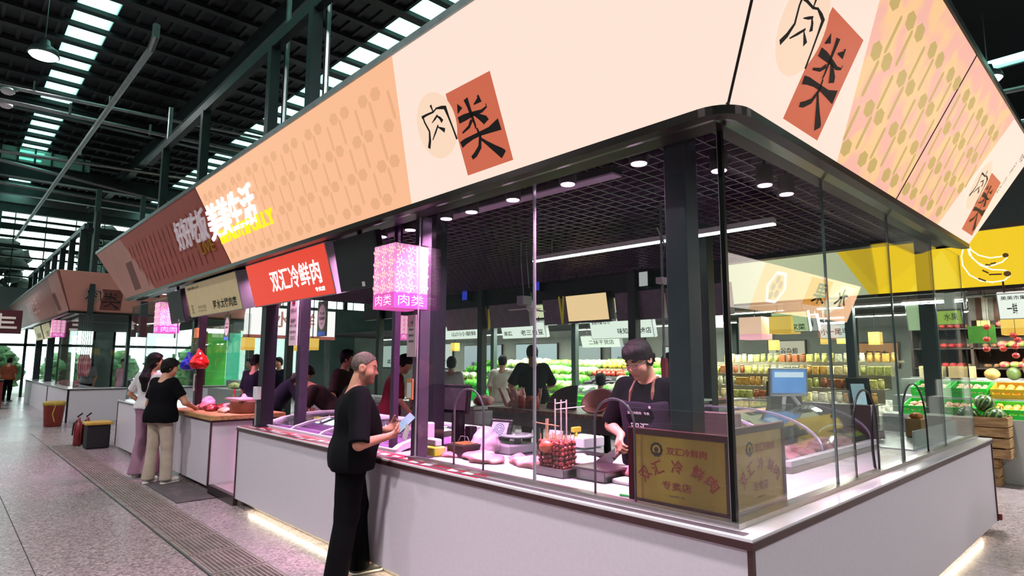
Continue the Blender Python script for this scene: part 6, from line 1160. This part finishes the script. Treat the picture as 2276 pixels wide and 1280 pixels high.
L_ = nt.links.new; L_(tcx.outputs['Object'],ng.inputs[0]); L_(tcx.outputs['Object'],nz.inputs['Vector']); L_(ng.outputs['Fac'],mm.inputs[0]); L_(nz.outputs['Fac'],ma.inputs[0]); L_(mm.outputs[0],ma.inputs[2]); L_(ma.outputs[0],ms.inputs[0]); L_(ms.outputs[0],cr2.inputs[0]); L_(cr2.outputs[0],nt.nodes['Principled BSDF'].inputs['Base Color'])
Wm = thing('watermelon','striped watermelon on top of the wooden crate, rear one','watermelon',(10.42,1.72,1.06),local=True); MB().ball((0,0,0),(.125,.12,.115),20,14,1,.01).build('rind',WMM,Wm,True); MB().tube([(0,0,.11),(.01,0,.14)],.008,5).build('stem',MATS['fruit_stem'],Wm)
Wm.rotation_euler = (.5,.2,0); clone(Wm,(10.34,1.60,.895),'striped watermelon at the right front of the wooden crate',(.3,-.4,1)); clone(Wm,(10.34,1.90,.895),'striped watermelon at the left of the wooden crate, by the glass edge',(-.4,.3,2))
SLW = M('crate_wood','a9865a',.7,c2='86643c',scale=3,stretch=(2,2,9),bump=.15)
def wcrate(label,x0,x1,y0,y1,z0,z1,n):
    t = thing('wooden_crate',label,'crate',((x0+x1)/2,(y0+y1)/2,z0)); h = (z1-z0)/n
    for x in (x0,x1):
        for y in (y0,y1): MB().box(x-.02,x+.02,y-.02,y+.02,z0,z1).build('corner_post',SLW,t)
    for k in range(n):
        a,b = z0+k*h+.008,z0+(k+1)*h-.012
        MB().box(x0-.032,x0-.02,y0-.03,y1+.03,a,b).build('slat',SLW,t); MB().box(x1+.02,x1+.032,y0-.03,y1+.03,a,b).build('slat',SLW,t); MB().box(x0-.02,x1+.02,y0-.032,y0-.02,a,b).build('slat',SLW,t); MB().box(x0-.02,x1+.02,y1+.02,y1+.032,a,b).build('slat',SLW,t)
    MB().box(x0,x1,y0,y1,z0+.02,z0+.035).build('bottom',SLW,t); MB().box(x0,x1,y0,y1,z1-.14,z1-.12).build('inner_tray',SLW,t); return t
wcrate('slatted wooden crate of watermelons before the fruit stall',10.18,10.50,1.48,2.02,.36,.90,4); wcrate('lower slatted wooden crate under the watermelon crate',10.22,10.50,1.62,2.02,0,.355,3)
APL = thing('red_ball_lantern','string of three glossy red balls hanging at the fruit stall','lantern',(10.8,1.75,2.2)); p = gx(2193,705,10.8); MB().tube([(p.x,p.y,2.66),(p.x,p.y,p.z-.75+.2)],.003,5).build('cord',BLACK,APL)
for v in (727,754,776): p = gx(2193,v,10.8); MB().ball(p,(.045,.045,.04),12,8).build('ball',APP,APL,True)
APL2 = thing('red_ball_lantern','string of glossy red balls near the right edge post','lantern',(10.9,1.4,2.2))
for k,(u,v) in enumerate(((2252,745),(2256,770),(2258,790),(2262,755),(2230,775))): p = gx(u,v,11.0); MB().ball(p,(.045,.045,.04),12,8).build('ball',APP,APL2,True)
p = gx(2256,735,11.0); MB().tube([(p.x,p.y,2.66),(p.x,p.y,p.z-.4)],.003,5).build('cord',BLACK,APL2)
t = thing('price_sheet','green printed sheet hanging behind the red balls','poster',(11.5,2.0,1.9)); a,b = gx(2150,725,11.5),gx(2215,762,11.5); MB().box(11.5,11.51,b.y,a.y,b.z,a.z).build('sheet',M('dark_green_sheet','3f7a2a',.5,emit=.2,var=.2,scale=6),t); MB().tube([(11.5,(a.y+b.y)/2,a.z),(11.5,(a.y+b.y)/2,2.7)],.004,5).build('cord',BLACK,t)
t = thing('clothes_rail','row of hanging grey cloths under the yellow fascia','cloths',(11.4,1.8,2.2)); q = random.Random(6)
for k,u in enumerate((2150,2166,2180,2194,2206)): a,b = gx(u,662,11.4),gx(u+14,712,11.4); MB().add([(a.x,a.y,a.z),(a.x,a.y-.14,a.z),(b.x+.05,b.y-.08,b.z),(b.x+.05,b.y+.06,b.z)],[(0,1,2,3)]).build('cloth',M(('cloth_grey','cloth_brown','cloth_white')[k%3],('8a8a86','5a4038','d6d6d0')[k%3],.8,var=.15),t)
MB().tube([(11.4,2.4,2.62),(11.4,1.4,2.62)],.012,6).build('rail',GALV,t)
# jars and packets (through the right glass)
q = random.Random(77); cols = [('amber','c89a4a'),('cream','dcd6b0'),('pale_yellow','e2d87a'),('rust','9a5a34'),('olive','a8a85a'),('straw','d8c48a')]
PK = []
for n_,c in cols:
    o = MB().box(-.045,.045,-.055,.055,0,.15).build('food_packet',M('packet_'+n_,c,.35,var=.3,scale=20),None,bev=.012); tag(o,'small upright %s food packet on the grocery steps'%n_.replace('_',' '),'packet',n_.replace('_',' ')+' packets on the grocery steps'); o.location = (0,0,-30); PK.append(o)
    o = MB().lathe([(.04,0),(.045,.01),(.045,.12),(.034,.14)],(0,0,0),10).lathe([(.038,.14),(.038,.165)],(0,0,0),10).build('food_jar',M('packet_'+n_),None,True); tag(o,'round %s food jar on the grocery steps'%n_.replace('_',' '),'jar',n_.replace('_',' ')+' jars on the grocery steps'); o.location = (0,0,-30); PK.append(o)
first = set()
for k in range(4):
    for j in range(25):
        o = PK[(q.randrange(2)+2*((j//4+k*2)%6))]
        c = o if o.name not in first else o.copy()
        if c is not o: COL.objects.link(c)
        first.add(o.name); c.location = (10.72+k*.40+.10+q.uniform(0,.05),3.18+j*.128,.95+k*.22); c.rotation_euler = (0,0,q.uniform(-.2,.2))
# vegetables
VEG = [('cabbage','b7d27a',(.15,.15,.13),'pale green cabbage'),('lettuce','6fbf3a',(.16,.15,.11),'bright green leafy lettuce'),('cauliflower','ece6c8',(.14,.14,.11),'white cauliflower'),('carrot','e07a2a',(.03,.14,.03),'orange carrot'),('aubergine','3a1f3a',(.04,.14,.04),'dark purple aubergine'),('cucumber','3f7a2a',(.03,.16,.03),'dark green cucumber'),('turnip','f0ece0',(.05,.15,.05),'white radish'),('pepper','d8d24a',(.075,.075,.085),'yellow green pepper'),('tomato','c83a28',(.065,.065,.06),'red tomato')]
VP = []
for n_,c,r,l in VEG:
    T = thing(n_,l+' on the vegetable steps',n_,(0,0,-30),0,n_+'s on the vegetable steps',local=True); mb = MB(); leafy = n_ in ('cabbage','lettuce','cauliflower')
    mb.ball((0,0,0),r,12,8,len(n_),.10 if leafy else .03).build('flesh' if not leafy else 'head',M('veg_'+n_,c,.5,var=.3,scale=14,bump=.4 if leafy else .1,bscale=20),T,True)
    if leafy:
        mb = MB()
        for k in range(5): a = k*1.26; mb.ball((cos(a)*r[0]*.75,sin(a)*r[1]*.75,-r[2]*.2),(r[0]*.5,r[1]*.5,r[2]*.75),8,5,k,.15)
        mb.build('outer_leaves',M('veg_leaf_'+n_,{'cabbage':'8fbf4a','lettuce':'4fae2a','cauliflower':'7fae4a'}[n_],.5,var=.3,scale=10,bump=.3,bscale=30),T,True)
    else:
        ax = r[1] > r[0]*1.5; mb = MB(); e_ = (0,r[1],0) if ax else (0,0,r[2]); mb.tube([Vector(e_)*.92,Vector(e_)*1.25],[.012,.008],6).build('stalk',M('veg_stalk','4f8a3a',.6,var=.1),T)
    VP.append(T)
vused = set()
def heap(kind,x,y,z,nx,ny,lay,dx,dy,dz,band):
    T = VP[kind]
    for l in range(lay):
        for i in range(nx-l):
            for j in range(ny-l):
                c = T if kind not in vused else clone(T,(0,0,0)); vused.add(kind)
                c.location = (x+(i+l*.5)*dx+q.uniform(-.01,.01),y+(j+l*.5)*dy+q.uniform(-.02,.02),z+VEG[kind][2][2]*.97+l*dz); c.rotation_euler = (q.uniform(-.25,.25),q.uniform(-.25,.25),q.uniform(-.4,.4) if VEG[kind][2][1] > .12 else q.uniform(0,6))
plan = [(1,1,6,0,2,7,1,3),(0,2,4,1,7,0,5,2),(5,1,8,2,0,3,6,1),(1,0,7,2,1,0,2,1)]
for k in range(4):
    for s in range(8):
        kind = plan[k][s]; y = 6.7+s*.98; big = VEG[kind][2][0] > .11
        if big: heap(kind,10.80+k*.42,y+.08,.90+k*.18,2,3,1,.22,.29,.12,k)
        else: heap(kind,10.78+k*.42,y+.08,.90+k*.18,4,3 if VEG[kind][2][1]>.1 else 6,2,.09,.29 if VEG[kind][2][1]>.1 else .14,.06,k)
for k,(y,c,l) in enumerate(((7.2,CRG,'green'),(8.6,CRG,'green'),(11.2,CRG,'green'),(12.6,CRG,'green'),(9.4,CRGL,'lime'))): crate('%s plastic crate standing before the vegetable steps, %s'%(l,('nearest the butcher\'s head','behind the man in cream','left of the trotters','behind the jacket','right of the man in cream')[k]),10.44,y,.60,.9,.42,.26,c,0,'crates before the vegetables')
for k,y in enumerate((7.2,8.6,11.2,12.6,9.4)): t = thing('crate_rest','low grey bench under the crate %s'%('nearest the butcher\'s head','behind the man in cream','left of the trotters','behind the jacket','right of the man in cream')[k],'bench',(10.44,y,0)); MB().box(10.23,10.66,y-.35,y+.35,.56,.598).build('top',PANELG,t); MB().bar((10.30,y-.3,0),(10.30,y-.3,.56),.05).build('leg',STEEL_G,t); MB().bar((10.30,y+.3,0),(10.30,y+.3,.56),.05).build('leg',STEEL_G,t)
# rear of the east block
tag(MB().box(16.4,16.5,-.5,30,0,2.9).build('wall_east_stalls',M('pale_rear_panel','74766c',.5,var=.2,scale=1.2)), kind='structure')
for k,(y0,y1,z0,z1,c,l) in enumerate(((9.2,10.6,1.5,2.1,'dff0ea','pale lit menu board'),(11.2,12.6,1.4,2.2,'c8d8d8','pale blue grey glass board'),(6.3,7.3,1.6,2.2,'e8e0c0','cream lit board'),(4.2,5.2,1.5,2.1,'d89a5a','orange lit board'),(13.0,14.2,1.2,2.2,'b8c8c0','grey green glass board'),(15.0,17.2,1.3,2.3,'c4dcdc','wide pale teal board'),(18.0,20.4,1.2,2.3,'b4c4c8','wide blue grey board'),(21.2,23.4,1.3,2.4,'dfe8dc','wide off white board'),(24.5,27,1.3,2.4,'a8c0b4','wide sea green board'))):
    t = thing('menu_board',l+' on the rear wall of the east stalls','board',(16.3,y0,z0)); MB().box(16.32,16.39,y0,y1,z0,z1).build('frame',ALU_D,t); MB().box(16.31,16.32,y0+.03,y1-.03,z0+.03,z1-.03).build('face',lit('board_%d'%k,c,.75),t); mb = MB(); put_text(mb,('今日特价','鲜切果蔬','五谷杂粮','卤味','豆制品','水产','粮油','干货','蔬菜')[k],Fr((16.31,y1,z0),(0,-1,0),(0,0,1)),(y1-y0)*.2,.2,(y1-y0)*.8,.4,.003,.01); mb.build('print',INK,t)
q = random.Random(90)
for k in range(16):
    y = 2.0+k*.75; h = q.uniform(.5,1.0); n_,c = [('brown','6a4a34'),('tan','b89a6a'),('green','4a7a3a'),('white','d8d4c4')][k%4]
    o = MB().box(-.22,.22,-.28,.28,0,h).build('goods_stack',M('stack_'+n_,c,.6,var=.4,scale=12,bump=.3),None,bev=.02); o.location = (15.2,y,.0); tag(o,'%s stacked goods at the rear of the east stalls, %s from the right'%(n_,'first second third fourth fifth sixth seventh eighth ninth tenth eleventh twelfth thirteenth fourteenth fifteenth sixteenth'.split()[k]),'goods')
# ------------------------------------------------------------------ stall across the right aisle (mirrored in the right glass)
FB = Fr((0,-2.96,2.67),(-1,0,0),(0,.40,.92)); t = thing('lit_fascia','lit peach fruit fascia across the right aisle, mirrored in the right glass','fascia',(13,-2.96,2.67)); MB().prism(rect(-11.9,0,-9.0,1.0),FB,-.08,0).build('lit_panel',lit('lit_pale_peach','FFEDE4',2.6),t); MB().prism(rect(-17.5,0,-11.93,1.0),FB,-.08,0).build('lit_panel',lit('lit_peach_b','FFC89C',2.8),t)
mb = MB(); put_text(mb,'果',FB,-15.5,.35,-14.7,.85,.006,.02); put_text(mb,'水',FB,-16.9,.35,-16.1,.85,.006,.02); MB().flat(rect(-15.6,.3,-14.3,.95),FB,.003).build('orange_square',lit('lit_orange_sq','F6A84A',2.6),t); MB().flat([(-16.0,.1),(-15.3,.3),(-16.4,.95),(-17.3,.9)],FB,.003).build('cream_shape',lit('lit_cream_sq','FFF2C8',2.8),t); mb.build('characters',M('green_brush','2a3a1a',.5),t)
mb = MB(); hx = [circ(-12.75,.55,.42,.36,6)[k] for k in range(6)]
for a,b in zip(hx,hx[1:]+hx[:1]): d = Vector((b[0]-a[0],b[1]-a[1])).normalized(); q_ = Vector((-d.y,d.x))*.03; mb.flat([(a[0]-q_.x,a[1]-q_.y),(b[0]-q_.x,b[1]-q_.y),(b[0]+q_.x,b[1]+q_.y),(a[0]+q_.x,a[1]+q_.y)],FB,.004)
mb.build('white_outline',lit('lit_white_b','FFFFFF',4.5),t); mb = MB()
for a,b in ((-12.9,.62),(-12.7,.72),(-12.6,.55),(-12.85,.42),(-12.62,.36)): mb.flat(circ(a,b,.10,.09,14),FB,.004)
mb.build('fruit_shapes',lit('lit_rose','E8A890',2.0),t)
for x,zz in ((15.6,.02),(16.4,.0)): MB().flat(rect(-x-.35,zz-.32,-x+.25,zz+.05),Fr((0,-2.9,2.5),(-1,0,0),(0,.1,1)),.004).build('rose_square',TERRA,t)
MB().box(9,17.5,-3.1,-3.0,0,.9).build('stall_front',PANELG,t)
# ------------------------------------------------------------------ far meat stall (north)
YN = 19.35; XN = 2.36; ZN = 2.86
t = thing('unlit_fascia','unlit pinkish fascia of the far meat stall, red brown square on its end','fascia',(XN,YN,ZN)); FNl = Fr((XN,0,ZN),(0,-1,0),(-.4,0,.98)); FNe = Fr((0,YN-.15,ZN),(1,0,0),(0,-.45,.98)); hn = 1.06
MB().prism([(-33,0),(-YN,0),(-YN+.5,hn),(-33,hn)],FNl,-.05,0).build('film_panel',M('unlit_rose_film','a06a62',.5,var=.05,scale=2),t); MB().flat([(-21.3,.004),(-YN+.0,.004),(-YN+.48,hn-.004),(-20.6,hn-.004)],FNl,.002).build('pale_print',UNLITC,t); MB().flat(rect(-21.0,.1,-20.4,.6),FNl,.003).build('brown_print',UNLITB,t)
mb = MB(); put_text(mb,'美美生活',FNl,-27.5,.3,-24.5,.8,.004,.02); mb.build('pale_characters',M('pale_rose_print','c8a098',.5),t)
MB().prism([(XN,0),(7.6,0),(7.9,1.08),(XN-.35,1.08)],FNe,-.05,0).build('end_film_panel',UNLITC,t); ov, re, ink = MB(), MB(), MB(); emblem((ov,re,ink),FNe,3.20,.36,1.15); ov.build('oval_print',M('unlit_oval','b08a7c',.5),t); re.build('red_square_print',M('unlit_red_square','6f3a34',.5,var=.05),t); ink.build('brush_characters',INK,t)
MB().bar((XN,33,ZN-.03),(XN,YN-.15,ZN-.03),.08,.06).build('lower_trim',ALU_D,t); MB().bar((XN,YN-.15,ZN-.03),(7.6,YN-.15,ZN-.03),.08,.06).build('lower_trim',ALU_D,t); MB().bar(FNl.p(-33,hn),FNl.p(-YN+.5,hn),.06,.05).build('upper_trim',GALV,t)
t = thing('far_counter','white L-shaped counter of the far meat stall','counter',(2.5,19.4,0)); MB().box(2.5,2.53,19.4,23.4,.0,.84).box(2.5,2.53,23.45,30,.0,.84).build('front_panel',LAMI,t); MB().box(2.5,7.4,19.4,19.43,.0,.84).build('end_panel',LAMI,t); MB().box(2.48,3.2,19.38,30,.84,.865).box(3.2,7.4,19.38,20.0,.84,.865).build('worktop',WTOP,t); MB().box(2.485,2.515,19.385,19.415,0,.85).box(2.485,2.515,23.36,23.44,0,.85).build('corner_strip',ALU_D,t); MB().box(2.478,2.5,19.37,30,.825,.845).box(2.48,7.4,19.37,19.39,.825,.845).build('edge_strip',ALU_D,t)
pane('left glass wall of the far meat stall',Fr((2.6,0,0),(0,-1,0),(0,0,1)),-22.8,-19.5,.866,2.85); pane('end glass wall of the far meat stall',Fr((2.6,19.5,0),(1,0,0),(0,0,1)),0,4.6,.866,2.85)
for x,y in ((3.9,19.9),(2.8,23.3),(2.8,26.5),(2.8,30),(7.2,19.9),(5.6,19.9)): post(x,y,.866,2.9,.2,'frame_post','dark post of the far meat stall, %s'%{(3.9,19.9):'thick one behind its end glass',(2.8,23.3):'beside its cream signs',(2.8,26.5):'further down its left side',(2.8,30):'last on its left side',(7.2,19.9):'right corner',(5.6,19.9):'middle of its end'}[(x,y)])
CSG = M('cream_dim_sign','cfc494',.5,emit=.3,ecol='d8cc98',var=.03)
for k,(y0,y1) in enumerate(((26.2,28.2),(23.9,25.9))):
    t_,F,w,h = signbox('shop_sign','cream sign box on the far meat stall, %s one'%('farther','nearer')[k],'sign',y0,y1,2.30,2.78,2.42,2.56,CSG,.16,GREYP,None,2.86); mb = MB(); put_text(mb,('湘味香','土猪王')[k],F,w*.3,.08,w*.85,.26,.005,.01); mb.build('brush_characters',INK,t_)
tag(MB().box(2.5,7.6,19.3,33,2.90,2.96).build('ceiling_north',BLACKM), kind='structure')
for k,(a,b) in enumerate((((5.2,20.3),(4.6,22.5)),((5,24),(5,28)))): linear('linear_lamp','white linear lamp inside the far meat stall, %s'%('nearer','farther')[k],a,b,.06,LEDL,2.72) if 0 else None
t = thing('linear_lamp','white tube lamp inside the far meat stall','lamp',(4.9,20.4,2.75)); MB().bar((5.3,20.4,2.78),(4.7,23.4,2.78),.07,.02).build('tube',LEDL,t); MB().bar((5.3,20.4,2.81),(4.7,23.4,2.81),.08,.04).build('housing',WHITEP,t); MB().tube([(5,21.9,2.82),(5,21.9,2.90)],.01,5).build('stem',GALV,t)
slab('meat_piece','row of pink meat on the far counter, nearer heap',(2.8,21.0,.866),(.2,.5,.10),MEATM,81); slab('meat_piece','row of pink meat on the far counter, farther heap',(2.8,22.3,.866),(.2,.5,.10),FATM,82); slab('goods_heap','dark heap of goods on the end counter of the far stall',(4.6,19.75,.866),(.45,.18,.16),M('dark_goods','2c302c',.6,var=.3),83,cat='goods')
for k in range(5): t_ = thing('hanging_meat','pink strip of meat hanging in the far stall behind its glass','meat',(3.0,20.2+k*.35,1.3),group='hanging meat strips in the far stall'); MB().tube([(3.0,20.2+k*.35,2.88),(3.0,20.2+k*.35,1.75)],.008,5).build('hook_rod',GALV,t_); MB().ball((3.0,20.2+k*.35,1.45),(.06,.08,.30),8,8,k,.1).build('strip',MEATM,t_,True)
MSGN = M('maroon_sign','4a1a22',.5,var=.05); t = thing('maroon_sign','dark maroon sign with a pale bold character at the far left edge','sign',(0,26,2.7)); a,b = gy(0,688,27.),gy(46,742,27.); MB().box(a.x-3,b.x,27.0,27.15,b.z,a.z).build('board',MSGN,t); mb = MB(); put_text(mb,'鲜生',Fr((a.x-1.6,27.0,b.z),(1,0,0),(0,0,1)),0,.15,1.6+(b.x-a.x)*.8,(a.z-b.z)*.85,.01,.04); mb.build('pale_characters',M('pale_letter','cfc4bc',.5,emit=.15),t)
for x in (-.7,.55): MB().bar((x,27.08,0),(x,27.08,3.2),.14).build('post',STEEL_D,t)
# objects on the left floor
t = thing('fire_box','black box with a yellow lid standing beside the far left counter','bin',(2.25,13.5,0)); MB().box(2.06,2.42,13.38,13.75,0,.42).build('box',BLACKM,t,bev=.02); MB().box(2.03,2.45,13.35,13.78,.42,.47).build('yellow_lid',M('ochre_lid','b8963a',.5,var=.1),t,bev=.012)
t = thing('fire_extinguisher','pair of red extinguishers with black handles behind the yellow lidded box','extinguisher',(2.2,14.05,0))
for x in (2.02,2.16): MB().lathe([(.06,0),(.07,.02),(.07,.40),(.03,.46),(.025,.52)],(x,14.05,0),14).build('cylinder',M('dark_red_paint','7a1c22',.35,var=.1,coat=.3),t,True); MB().bar((x-.03,14.05,.53),(x+.05,14.05,.60),.025).build('handle',BLACK,t); MB().tube([(x,14.05,.5),(x-.08,14.03,.42),(x-.09,14.03,.2)],.012,6).build('hose',BLACK,t,True)
t = thing('red_bucket','dark red bucket with a yellow bag rim before the far stall','bucket',(2.15,18.6,0)); MB().lathe([(.17,0),(.18,.02),(.22,.52),(.225,.55)],(2.15,18.6,0),20).build('bucket',M('bucket_red','7a241c',.4,var=.1),t,True); MB().lathe([(.228,.50),(.235,.58),(.20,.60)],(2.15,18.6,0),20).build('yellow_rim',M('ochre_lid'),t,True); MB().tube([(2.15,18.38,.52),(2.10,18.36,.3),(2.15,18.37,.12)],.012,5).build('strap',M('ochre_lid'),t)
t = thing('red_bin','dark red bin by a post at the far left','bin',(1.35,26.2,0)); MB().box(1.1,1.6,26.0,26.5,0,.9).build('bin',M('bucket_red'),t,bev=.03); MB().box(1.08,1.62,25.98,26.52,.9,.95).build('lid',BLACK,t)
# drain gratings and the dark floor mat
GRM = M('drain_steel','a2948f',.4,.45,var=.15); ch = tag(MB().box(1.62,2.02,4.4,14.35,-.02,-.001).build('floor_drain',M('drain_dark','3a3236',.7,var=.2)), kind='structure')
mb = MB(); L = .56
mb.box(0,.40,0,.018,-.018,.006).box(0,.40,L-.018,L,-.018,.006).box(0,.018,.018,L-.018,-.018,.006).box(.382,.40,.018,L-.018,-.018,.006)
for k in range(1,12): mb.box(k*.0333-.006,k*.0333+.006,.018,L-.018,-.012,.004)
for k in range(1,17): mb.box(.018,.382,k*.0333-.004,k*.0333+.004,-.012,.003)
g0 = mb.build('grating',GRM,ch); g0.location = (1.62,4.42,0)
for k in range(1,17): c = g0.copy(); COL.objects.link(c); c.parent = ch; c.location = (1.62,4.42+k*.58,0)
for x in (1.615,2.025): MB().box(x-.006,x+.006,4.4,14.35,-.01,.0035).build('channel_edge',GALV,ch)
t = thing('floor_mat','dark grey mat on the floor before the wooden counter','mat',(2.2,8.4,0)); MB().box(2.08,2.49,7.7,9.2,.0,.008).build('mat',M('dark_mat','4e4648',.8,var=.15,bump=.3),t)
# bright north-east halls beyond: fascia, partitions with a painted-in glow for the daylight
t = thing('lit_fascia','lit white fascia with faint characters far behind the old man','fascia',(8,19,2.6)); a,b = gy(585,690,19.),gy(706,748,19.); MB().box(a.x-.5,b.x+.6,19.0,19.15,b.z,a.z+.1).build('lit_panel',lit('lit_white_far','F4F4F0',1.05),t); mb = MB(); put_text(mb,'水·鲜',Fr((a.x,19.0,b.z),(1,0,0),(0,0,1)),.3,.25,1.7,.75,.006,.01); mb.build('pale_characters',M('rose_print','c88a84',.5,emit=.3),t); MB().box(a.x-.5,b.x+.6,18.97,19.2,b.z-.10,b.z-.0).build('lower_band',M('rose_band','b06058',.5,emit=.25),t)
for x in (a.x-.3,b.x+.4): MB().bar((x,19.1,0),(x,19.1,b.z-.1),.15).build('post',STEEL_D,t)
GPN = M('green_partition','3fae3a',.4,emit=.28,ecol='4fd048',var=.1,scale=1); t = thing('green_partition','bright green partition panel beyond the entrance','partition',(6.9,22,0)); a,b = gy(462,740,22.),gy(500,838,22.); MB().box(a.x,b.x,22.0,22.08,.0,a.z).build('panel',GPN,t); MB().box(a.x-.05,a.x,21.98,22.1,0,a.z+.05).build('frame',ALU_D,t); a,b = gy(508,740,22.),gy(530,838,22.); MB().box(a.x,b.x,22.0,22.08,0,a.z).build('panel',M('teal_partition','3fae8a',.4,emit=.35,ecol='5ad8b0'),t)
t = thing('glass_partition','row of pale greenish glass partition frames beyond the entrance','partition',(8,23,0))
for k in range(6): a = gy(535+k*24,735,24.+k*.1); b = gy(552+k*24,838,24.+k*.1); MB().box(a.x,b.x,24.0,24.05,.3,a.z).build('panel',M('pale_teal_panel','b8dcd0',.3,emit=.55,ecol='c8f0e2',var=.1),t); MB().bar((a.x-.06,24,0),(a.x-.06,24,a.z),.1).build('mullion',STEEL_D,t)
tiers('grey stepped stand beyond the entrance, produce on it',15.5,18.5,5.6,3,.85,.2,.5)
for k,(x,y,c,l) in enumerate(((5.9,16.2,'9ab84a','yellow green'),(5.9,17.2,'d8d890','pale yellow'),(6.3,16.6,'6a8a4a','olive green'))): slab('produce_heap',l+' heap of produce on the stand beyond the entrance',(x,y,.853 if x < 6 else 1.053),(.2,.4,.1),M('produce_'+l.replace(' ','_'),c,.6,var=.4,scale=14,bump=.4),91+k,cat='produce')

# far left: market tables and posts beyond the far stall
for k,(x,y,c,l) in enumerate(((.6,28.6,'9ab06a','green'),(-1.2,29.0,'c8b87a','straw yellow'),(-.4,31.6,'7a9a5a','dark green'))):
    t = thing('market_table','grey market table heaped with %s produce far down the left aisle'%l,'table',(x,y,0)); MB().box(x-.7,x+.7,y-.5,y+.5,.78,.84).build('top',GALV,t)
    for a in (-.6,.6):
        for b in (-.4,.4): MB().bar((x+a,y+b,0),(x+a,y+b,.78),.05).build('leg',STEEL_D,t)
    slab('produce_heap','%s produce heap on a far market table'%l,(x,y,.842),(.5,.35,.12),M('heap_'+l.replace(' ','_'),c,.6,var=.4,scale=14,bump=.4),130+k,cat='produce')
for k,(x,y) in enumerate(((-2.6,27.5),(1.6,31.8),(-3.4,30.5))): post(x,y,0,3.2,.16,'hall_post','dark slim post far down the left aisle, %s'%('by the left edge','right of the tables','farthest left')[k])

# dark shelf behind the fruit crates
DW = M('dark_shelf_wood','3a2a20',.6,c2='241a14',scale=3,stretch=(1,8,1)); t = thing('fruit_shelf','dark wooden shelf of red fruit and cartons behind the crates at the right edge','shelf',(12.6,1.9,1.0)); MB().box(12.80,12.84,.4,3.0,0,2.45).build('back_panel',DW,t)
for z in (1.52,1.85,2.18): MB().box(12.42,12.80,.4,3.0,z-.02,z).build('shelf_board',DW,t)
for y in (.4,1.3,2.15,3.0): MB().box(12.42,12.80,y-.02,y+.02,0,2.45).build('upright',DW,t)
q = random.Random(41); APF = fruit('apple',APP,(.048,.048,.043),'red apple on the dark shelf behind the fruit crates','red apples on the dark shelf'); used.discard(id(APF)); DRG = fruit('dragon_fruit',M('dragon_pink','c8305a',.45,c2='7a9a3a',scale=9,bump=.4),(.07,.055,.055),'pink dragon fruit on the dark shelf behind the fruit crates','dragon fruit on the dark shelf',False); KIW = fruit('kiwi',M('kiwi_brown','6a4a2a',.8,var=.2,bump=.3),(.045,.035,.035),'brown kiwi on the dark shelf behind the fruit crates','kiwis on the dark shelf',False)
cnt = {}
for z in (1.52,1.85,2.18):
    for j in range(16):
        y = .95+j*.115
        if abs(y-1.3) < .06 or abs(y-2.15) < .06: continue
        T = (APF,DRG,KIW)[(j//4+int(z*10))%3]; hh = {id(APF):.043,id(DRG):.055,id(KIW):.035}[id(T)]
        for x in (12.50,12.62):
            c = T if id(T) not in cnt else clone(T,(0,0,0)); cnt[id(T)] = 1; c.location = (x,y+q.uniform(-.01,.01),z+hh); c.rotation_euler = (0,0,q.uniform(0,6))
for k,(x,y,z,c,l) in enumerate(((11.98,.98,1.36,'d8d4cc','white'),(11.98,1.02,1.56,'a8242a','red'),(11.95,2.22,1.36,'c8a878','brown'),(11.95,2.62,1.36,'d8c89a','pale tan'))):
    o = MB().box(-.13,.13,-.16,.16,0,.19).build('carton',M('carton_'+l.replace(' ','_'),c,.6,var=.1),None,bev=.004); o.location = (x,y,z); tag(o,l+' carton on the top step of the fruit stall, '+('by the right edge','stacked on the white one','left of the tan melon','farthest from the right edge')[k],'carton')
